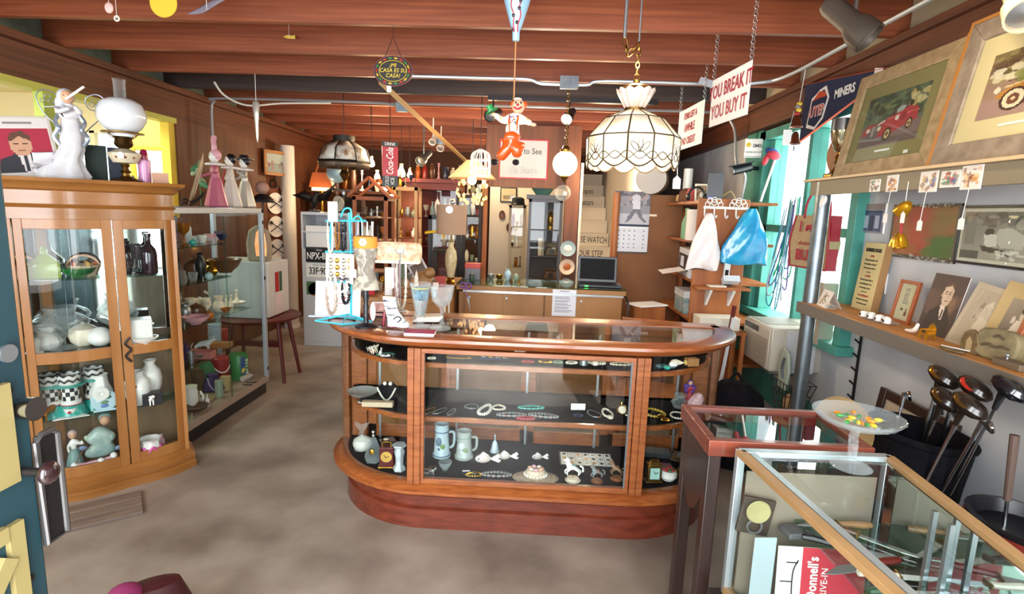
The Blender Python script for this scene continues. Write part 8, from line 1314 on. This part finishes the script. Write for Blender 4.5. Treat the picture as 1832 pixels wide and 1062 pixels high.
p=P(590,315,y=6.5);t=T('world_globe','pale blue world globe on a tall stand behind the white cabinet','globe',(p.x,6.75,0));MB().ell((0,0,p.z+.06),.13,22,14).build('globe',mat('globe_blue','#7a9ab0',.3,col2='#b0a88a',scale=5,lo=.52,hi=.58),t);floorpost(t,p.z-.06)
p=P(558,326,y=6.6);t=T('basket_lamp','lit orange handbag shaped lamp beside the round white post','lamp',(p.x+.03,6.85,0));z=p.z-.05;MB().loft([[(sx*a,sy*.06,zz)for sx,sy in((-1,-1),(1,-1),(1,1),(-1,1))]for a,zz in((.15,z),(.1,z+.18))]).build('shade',mat('orange_leather','#a85220',.5,emit=.15),t);cord('handle',[(-.08,0,z+.18),(-.04,0,z+.3),(0,0,z+.33),(.04,0,z+.3),(.08,0,z+.18)],.012,mat('orange_leather','#a85220',.5),t);floorpost(t,z+.02,.015,GOLD);MB().box(-.12,.12,-.04,.04,z-.04,z-.002).build('glow',mat('lit_edge','#ffd890',.4,emit=3),t);light('basket_lamp_glow','POINT',(p.x+.03,6.7,z-.15),4,WARM,.05)
m_hp=mat('orange_oak','#9a5426',.45,col2='#84441c',scale=4,stretch=(5,5,.6))
def cab(name,label,x0,x1,y0,y1,h,m,shelves,roof=False,back=None):
 t=T(name,label,'cabinet');w_=.035
 for x in(x0,x1-w_):
  for y in(y0,y1-w_):MB().box(x,x+w_,y,y+w_,0,h).build('post',m,t)
 MB().box(x0,x1,y0,y1,.0,.1).box(x0,x1,y0,y1,h-.04,h).build('top_and_base',m,t)['kind']='stuff'
 for z in shelves:MB().box(x0+.01,x1-.01,y0+.01,y1-.01,z-.015,z).build('shelf',back or m,t)
 if back:MB().box(x0,x1,y1-.01,y1,.1,h-.04).build('back_panel',back,t)
 MB().add([(x0,y0+.01,.1),(x1,y0+.01,.1),(x1,y0+.01,h-.04),(x0,y0+.01,h-.04)],[(0,1,2,3)]).build('pane',GLASS,t)
 if roof:
  xm=(x0+x1)/2
  for s_,xe in((-1,x0-.04),(1,x1+.04)):MB().bar((xe,y0-.02,h),(xm,y0-.02,h+.2),.03,.04,up=(0,1,0)).bar((xe,y1,h),(xm,y1,h+.2),.03,.04,up=(0,1,0)).bar((xe,y0-.02,h),(xe,y1,h),.03,.03).build('roof_frame',m,t)['kind']='stuff';MB().add([(xe,y0,h),(xm,y0,h+.2),(xm,y1,h+.2),(xe,y1,h)],[(0,1,2,3)]).build('roof_pane',GLASS,t)
 return t
COLS=(('cream',CREAM),('white',WHITE),('brown',BROWN),('gold',GOLD),('amber',GLZ['a']),('orange',GLZ['o']),('red',GLZ['r']),('blue',LBLUE),('green',GLZ['q']),('silver',STEEL),('navy',GLZ['n']),('pink',PINK));KN=(('vase','vase'),('jar','jar'),('pot','pot'),('bottle','bottle'),('bowl','bowl'),('goblet','goblet'),('candlestick','stick'),('cup','cup'))
def clutter(where,x0,x1,y,z,n,seed,hmin=.09,hmax=.2):
 rr=random.Random(seed);cs=rr.sample(range(len(COLS)),min(n,len(COLS)));st_=(x1-x0)/n
 for i in range(n):
  c,m_=COLS[cs[i]];k,pr=rr.choice(KN);h=rr.uniform(hmin,hmax)*(.45 if k in('bowl','cup')else 1);r=min(st_*.42,h*rr.uniform(.25,.42)if k not in('bowl','cup')else h*.8)
  tag(MB().lathe([(a*r,b*h)for a,b in PF[pr]],n=12).build(k,m_,loc=(x0+st_*(i+.5),y+rr.uniform(-.03,.03),z+.001)),'%s %s %s'%(c,k,where),k)
cab('house_cabinet','orange wood display cabinet with a peaked glass roof',-1.98,-1.6,5.9,6.25,1.72,m_hp,(.9,1.25,1.5),True)
clutter('on the upper shelf of the peaked cabinet',-1.93,-1.65,6.05,1.5,4,1,.08,.14);clutter('on the middle shelf of the peaked cabinet',-1.93,-1.65,6.05,1.25,4,2,.1,.18)
cab('glass_tower','slim glass tower case with lit shelves left of the red hutch',-1.72,-1.42,6.6,6.9,1.86,mat('case_tan','#a88a64',.5),(1.0,1.25,1.5),back=mat('rust_back','#7c3a20',.6))
for z,k in((1.5,3),(1.25,4),(1.0,5)):clutter('on the %s shelf of the slim glass tower'%{1.5:'upper',1.25:'middle',1.0:'lower'}[z],-1.68,-1.46,6.75,z,3,k,.08,.15);light('tower_lamp','POINT',(-1.57,6.7,z+.2),1.2,WARM,.02)
m_rh=mat('barn_red','#6e1a1c',.5);t=cab('red_hutch','dark red painted hutch with an overhanging top at the back',-1.7,-1.02,7.4,7.8,1.95,m_rh,(1.1,1.5),back=m_rh);MB().box(-1.8,-.94,7.25,7.85,1.95,2.0).box(-1.72,-1.0,7.3,7.8,1.86,1.95).build('cornice',m_rh,t)
clutter('on the upper shelf of the red hutch',-1.64,-1.08,7.55,1.5,6,6,.12,.24);clutter('on the lower shelf of the red hutch',-1.64,-1.08,7.55,1.1,5,7,.12,.26);clutter('on top of the red hutch',-1.75,-.98,7.5,2.0,8,8,.12,.26)
t=T('wall_board','old brown plank shelf along the back left wall','shelf');MB().box(-3.2,-1.9,7.6,7.95,1.78,1.82).build('board',m_wood,t)
for x in(-3.15,-1.95):MB().box(x-.02,x+.02,7.7,7.9,0,1.78).build('post',m_wood,t)
clutter('on the plank shelf at the back left',-3.1,-1.95,7.75,1.82,10,9,.15,.32)
t=cab('etagere','dark iron shelf stand packed with glassware right of the tan lamp',-.98,-.66,6.85,7.15,1.8,DARKM,(.95,1.25,1.55))
for z,w_ in((1.55,'upper'),(1.25,'middle'),(.95,'lower')):clutter('on the %s shelf of the dark iron stand'%w_,-.95,-.69,7,z,4,int(z*20),.1,.2)
t=cab('low_cabinet','glass fronted cabinet behind the tan lampshade',-1.05,-.72,5.4,5.75,1.55,DARKM,(.8,1.2));clutter('on the glass cabinet behind the tan lampshade',-1.02,-.75,5.57,1.55,4,31,.1,.2)
for y,n_,x0,x1,w_ in((3.95,4,-1.25,-1.05,'beside the red pouch'),(4.15,6,-1.25,-.92,'behind the lit roll lamp'),(4.75,8,-1.25,-.95,'at the far end'),(3.78,4,-.84,-.67,'behind the bead filled glass')):clutter('on the counter return '+w_,x0,x1,y,.99,n_,int(y*100),.07,.2)
clutter('on top of the slim glass tower',-1.7,-1.44,6.75,1.86,4,51,.1,.2);clutter('on top of the dark iron stand',-.96,-.68,7.0,1.8,4,52,.12,.22);clutter('on the sales counter by the red lidded box',-.4,-.1,4.78,1.012,4,53,.05,.1)
m_gs=mat('grey_blue_shelf','#585c68',.5);t=cab('grey_shelf','grey painted shelf unit of phones and books by the stairs',-.07,.36,6.95,7.3,1.78,m_gs,(.75,1.06,1.4),back=mat('grey_back','#4a4a50',.7));MB().box(-.1,.39,6.92,7.32,1.78,1.83).build('cornice',m_gs,t)
t=T('oil_lamp','old brass lantern on the upper shelf of the grey unit','lamp',(.22,7.1,1.401));MB().lathe([(0,0),(.05,0),(.05,.04),(.03,.05),(.045,.1),(.04,.16),(.02,.18),(.03,.2),(0,.23)],n=16).build('body',BRASS,t)
for k,(x,h_,c)in enumerate(((.0,.2,'#222834'),(.09,.22,'#b8b0a0'),(.13,.22,'#8a8478'))):B('book',('dark upright box on the grey shelf unit','cream book row on the grey shelf unit','grey book beside the cream one on the grey shelf unit')[k],'book',M(c,.6),Vector((x,7.05,1.061)),(14,6,5)[k],h_*138,16)
for z,lb in((1.061,'old olive telephone on the middle shelf of the grey unit'),(.751,'dark wooden seat on the low shelf of the grey unit')):t=T('telephone' if z>1 else 'wooden_tray',lb,'telephone' if z>1 else 'tray',(.25,7.1,z));MB().prism([(-.09,0),(.09,0),(.06,.1),(-.06,.1)],.12).build('body',M('#6a5a34' if z>1 else '#6a4428'),t,bev=.006);MB().cyl((0,-.003,.05),(0,-.012,.05),.035,16).build('dial',BLACK,t);MB().cbox((0,.04,.13),(.18,.04,.04)).build('handset',M('#5a4c30' if z>1 else '#3a2a20'),t)
V('glass_globe','sea green glass globe shade on top of the grey shelf unit','lampshade','pot',mat('sea_green_shade','#5c8a80',.25),Vector((.1,7.1,1.831)),60,46)
for k,z in enumerate((1.2,.98,.75)):
 t=T('wall_plate',('blue and white plate, highest of three on the brown post','cream and brown plate, middle of three on the brown post','blue and white plate, lowest of three on the brown post')[k],'plate',(.42,6.49,z));r=.095;MB().lathe([(0,0),(r*.65,.002),(r,.02),(r,.024),(r*.6,.008),(0,.006)],n=28,R=RX(PI/2)).build('plate',LBLUE if k!=1 else CREAM,t);MB().lathe([(r*.93,.019),(r*1.0,.025)],n=28,R=RX(PI/2),cap=False).build('rim_line',GLZ['n']if k!=1 else BROWN,t);MB().ell((0,-.01,0),(r*.5,.004,r*.45),12,7).build('painted_scene',WHITE if k!=1 else GLZ['o'],t)
p=P(1007,345,y=6.2);t=T('glass_ball','clear iridescent glass ball hanging in front of the brown post','ornament',p);MB().ell((0,0,0),.09,20,13).build('ball',CRYST,t);hang(t,.09);ptag(t,(.02,-.095,.02),.05)
t=cab('cream_cabinet','narrow cream cabinet with a dark hat on top in the passage',-.36,-.12,7.9,8.2,1.7,mat('cream_paint2','#bdb098',.6),(.8,1.1,1.4))
for z,k in((1.4,41),(1.1,42),(.8,43)):clutter('on the %s shelf of the narrow cream cabinet'%{1.4:'upper',1.1:'middle',.8:'lower'}[z],-.33,-.15,8.0,z,3,k,.1,.2)
t=T('hat','dark brimmed hat on the narrow cream cabinet','hat',(-.24,8.05,1.701));MB().lathe([(.17,0),(.1,.012),(.09,.1),(.05,.12),(0,.11)],n=24).build('crown',mat('dark_felt','#2e2420',.9),t);MB().tube(ring_pts((0,0,.02),.098,20,'z'),.008,6,True).build('band',BLACK,t)
frame('framed_picture','black framed landscape on the white passage wall','picture',(-.54,8.57,1.75),0,.26,.23,.018,.015,BLACK,Pic(16,14,'#b8a890').rect(0,.55,1,1,'#7a6a50'),0,'#c8b090',.03)
for k,(x,z)in enumerate(((-.5,1.55),(-.38,1.36))):o=MB().lathe([(0,0),(.05,0),(.06,.02),(.04,.012),(0,.012)],n=20,R=RX(PI/2),sx=.8,sy=1.2).build('oval_picture',BROWN,loc=(x,8.59,z));tag(o,('small oval brown picture below the black framed landscape','oval brown plaque left of the cream cabinet')[k],'picture')
# ================================================================ inside the knife case
def kp(u,v,z):p=kin(u,v);return Vector((p.x,p.y,z))
hd=(mat('handle_tan','#a07850',.5),BROWN,BLACK,mat('handle_red','#6a1c18',.4),CREAM,mat('handle_green','#2f4a34',.4));rr=random.Random(12);hn=('tan','brown','black','red','cream','green');bn=('short','long','curved','broad')
for i in range(24):
 up=i<12;v=.06+.062*i if up else .05+.07*(i-12);u=rr.uniform(.5,.78)if up else rr.uniform(.4,.7);L_=(.13,.19,.17,.15)[i%4];w_=(.02,.018,.02,.03)[i%4];s_=(i*7)%6
 t=T('knife','%s bladed knife with %s handle, %s from the far end %s'%(bn[i%4],hn[s_],('first','second','third','fourth','fifth','sixth','seventh','eighth','ninth','tenth','eleventh','twelfth')[i%12 if up else i-12],'on the glass shelf' if up else 'on the case floor'),'knife',kp(u,v,.692 if up else .421),rr.uniform(-.9,.5)+(PI if i%3==0 else 0));c=.02 if i%4==2 else 0
 MB().prism([(0,0),(L_*.6,-c*.3),(L_,c+w_*.8),(L_*.85,w_+c*.3),(0,w_)],.003,Matrix.Translation((0,0,.009))@Matrix.Rotation(-PI/2,4,'X')).build('blade',SILV if i%3 else STEEL,t);MB().tube([(-.1,.006,.011),(-.07,.009,.012),(-.03,.006,.011),(.0,.007,.011)],[.009,.011,.009,.008],8).build('handle',hd[s_],t);MB().box(0,.005,-.006,w_+.006,.003,.018).build('guard',BRASS,t)
for k,(u,v,rz,c)in enumerate(((.7,.42,.5,'#1c1a1c'),(.6,.62,-.4,'#241c18'),(.75,.82,.3,'#4a2018'))):o=MB().prism([(-.09,-.02),(.07,-.03),(.1,0),(.07,.03),(-.09,.02)],.012,Matrix.Translation((0,0,.0))@Matrix.Rotation(-PI/2,4,'X')).build('knife_sheath',M(c,.4),loc=kp(u,v,.705),rz=rz,bev=.003);tag(o,('black leather knife sheath on the glass shelf, farthest','dark brown leather sheath in the middle of the glass shelf','red brown leather sheath on the glass shelf, nearest')[k],'sheath')
t=T('menu_card','red and white drive-in menu with lettering standing in the knife case','menu',(.775,1.5,.425),0,rx=-.08);MB().box(0,.26,0,.004,0,.23).build('card',PAPER,t);MB().box(.072,.26,-.001,0,0,.23).build('red_half',mat('menu_red','#c83a48',.5),t);text("McDonnell's",.042,PAPER,t,(.105,-.003,.115),(PI/2,-PI/2,0),sx=.85,bold=.001);text('DRIVE-IN',.028,PAPER,t,(.14,-.003,.115),(PI/2,-PI/2,0));cord('drawing',[(.06,-.002,.02),(.048,-.002,.06),(.046,-.002,.15),(.06,-.002,.19)],.002,BLACK,t)
for x,z in((.01,.12),(.025,.18),(.025,.04)):MB().box(x,x+.035,-.002,0,z,z+.003).build('printed_line',BLACK,t)
MB().box(.7,1.1,1.618,1.622,.42,.84).build('display_card',mat('beige_felt','#857a6a',.8),kc)
t=T('compass','round brass compass open in a dark leather case in the knife case','compass',P(1350,920,y=1.6),.0,rx=PI/2,ry=.15);MB().box(-.05,.05,-.06,.06,0,.012).build('leather_case',mat('dark_leather','#3c342a',.6),t,bev=.003);MB().lathe([(0,.012),(.035,.012),(.038,.02),(.034,.024),(0,.02)],(0,.02,0),20).build('dial',mat('olive_dial','#a8a070',.4),t);MB().tube(ring_pts((0,-.03,.018),.022,16,'z'),.004,6,True).build('ring',STEEL,t)
B('plastic_sleeve','clear plastic packet beside the drive-in menu','packet',mat('pale_sleeve','#a8b8bc',.3),Vector((.735,1.52,.421)),40,150,3,.1);
o=MB().box(-.045,.045,-.03,.03,0,.02).build('grey_wallet',mat('grey_leather','#5c5c5e',.5),loc=P(1425,955,y=1.57),rz=.2,bev=.005);tag(o,'grey folded pouch on the floor of the knife case','pouch')
# ================================================================ at the open door
m_dm=mat('dark_steel','#3c3838',.4,.8);def_=P(62,870,x=-.79);def_=P(97,868,x=-.79);MB().box(-.8,-.794,def_.y-.02,def_.y+.02,def_.z-.095,def_.z+.095).build('lock_plate',m_dm,door_leaf,bev=.003);MB().tube([(-.794,def_.y+a*.02,def_.z+b*.095)for a,b in((-1,-1),(1,-1),(1,.9),(.5,1),(-.5,1),(-1,.9))],.005,8,True).build('plate_rim',mat('worn_steel','#6c6a6a',.4,.8),door_leaf)
p=P(82,845,x=-.755);MB().cyl((-.795,p.y,p.z),(-.755,p.y,p.z),.007,12).build('knob_neck',m_dm,door_leaf);MB().ell((-.75,p.y,p.z),(.011,.018,.018),18,12).build('door_knob',mat('dark_knob','#2c1a1c',.2,coat=.6),door_leaf)
p=P(45,730,x=-.79);MB().cyl((-.8,p.y,p.z),(-.772,p.y,p.z),.017,20,.019).build('deadbolt',SILV,door_leaf);p=P(22,632,x=-.79);MB().cyl((-.8,p.y,p.z),(-.794,p.y,p.z),.014,20).build('key_cylinder',STEEL,door_leaf)
for z in(1.0,1.32,1.6):MB().cyl((-.8,.77,z),(-.797,.77,z),.006,10).build('screw',m_dm,door_leaf)
t=T('handbag','dark red handbag with a pink cloth on the floor by the door','bag',P(125,1062,y=1.75)*0+Vector((-1.33,1.72,0)),.6);MB().loft([[(a*math.cos(q),.5*a*math.sin(q),z)for q in[2*PI*j/18 for j in range(18)]]for a,z in((.1,0),(.13,.02),(.12,.16),(.09,.24),(.05,.25))]).build('body',mat('dark_red_leather','#3c1418',.4),t);MB().ell((-.08,-.02,.23),(.06,.05,.05),12,8).build('pink_cloth',M('#7c1c50',.8),t);MB().box(-.05,.05,-.068,-.06,.12,.15).build('buckle',BRASS,t)
t=T('wooden_pallet','low pale wooden boards on the floor in front of the curio cabinet','board',curp(-.12,-.42,0),CURZ)
for k in range(3):MB().box(-.3,.35,-.02+.085*k,.06+.085*k,0,.018).build('plank',mat('grey_plank','#8a7866',.7,col2='#76655a',scale=5,stretch=(.5,5,5)),t,bev=.003)
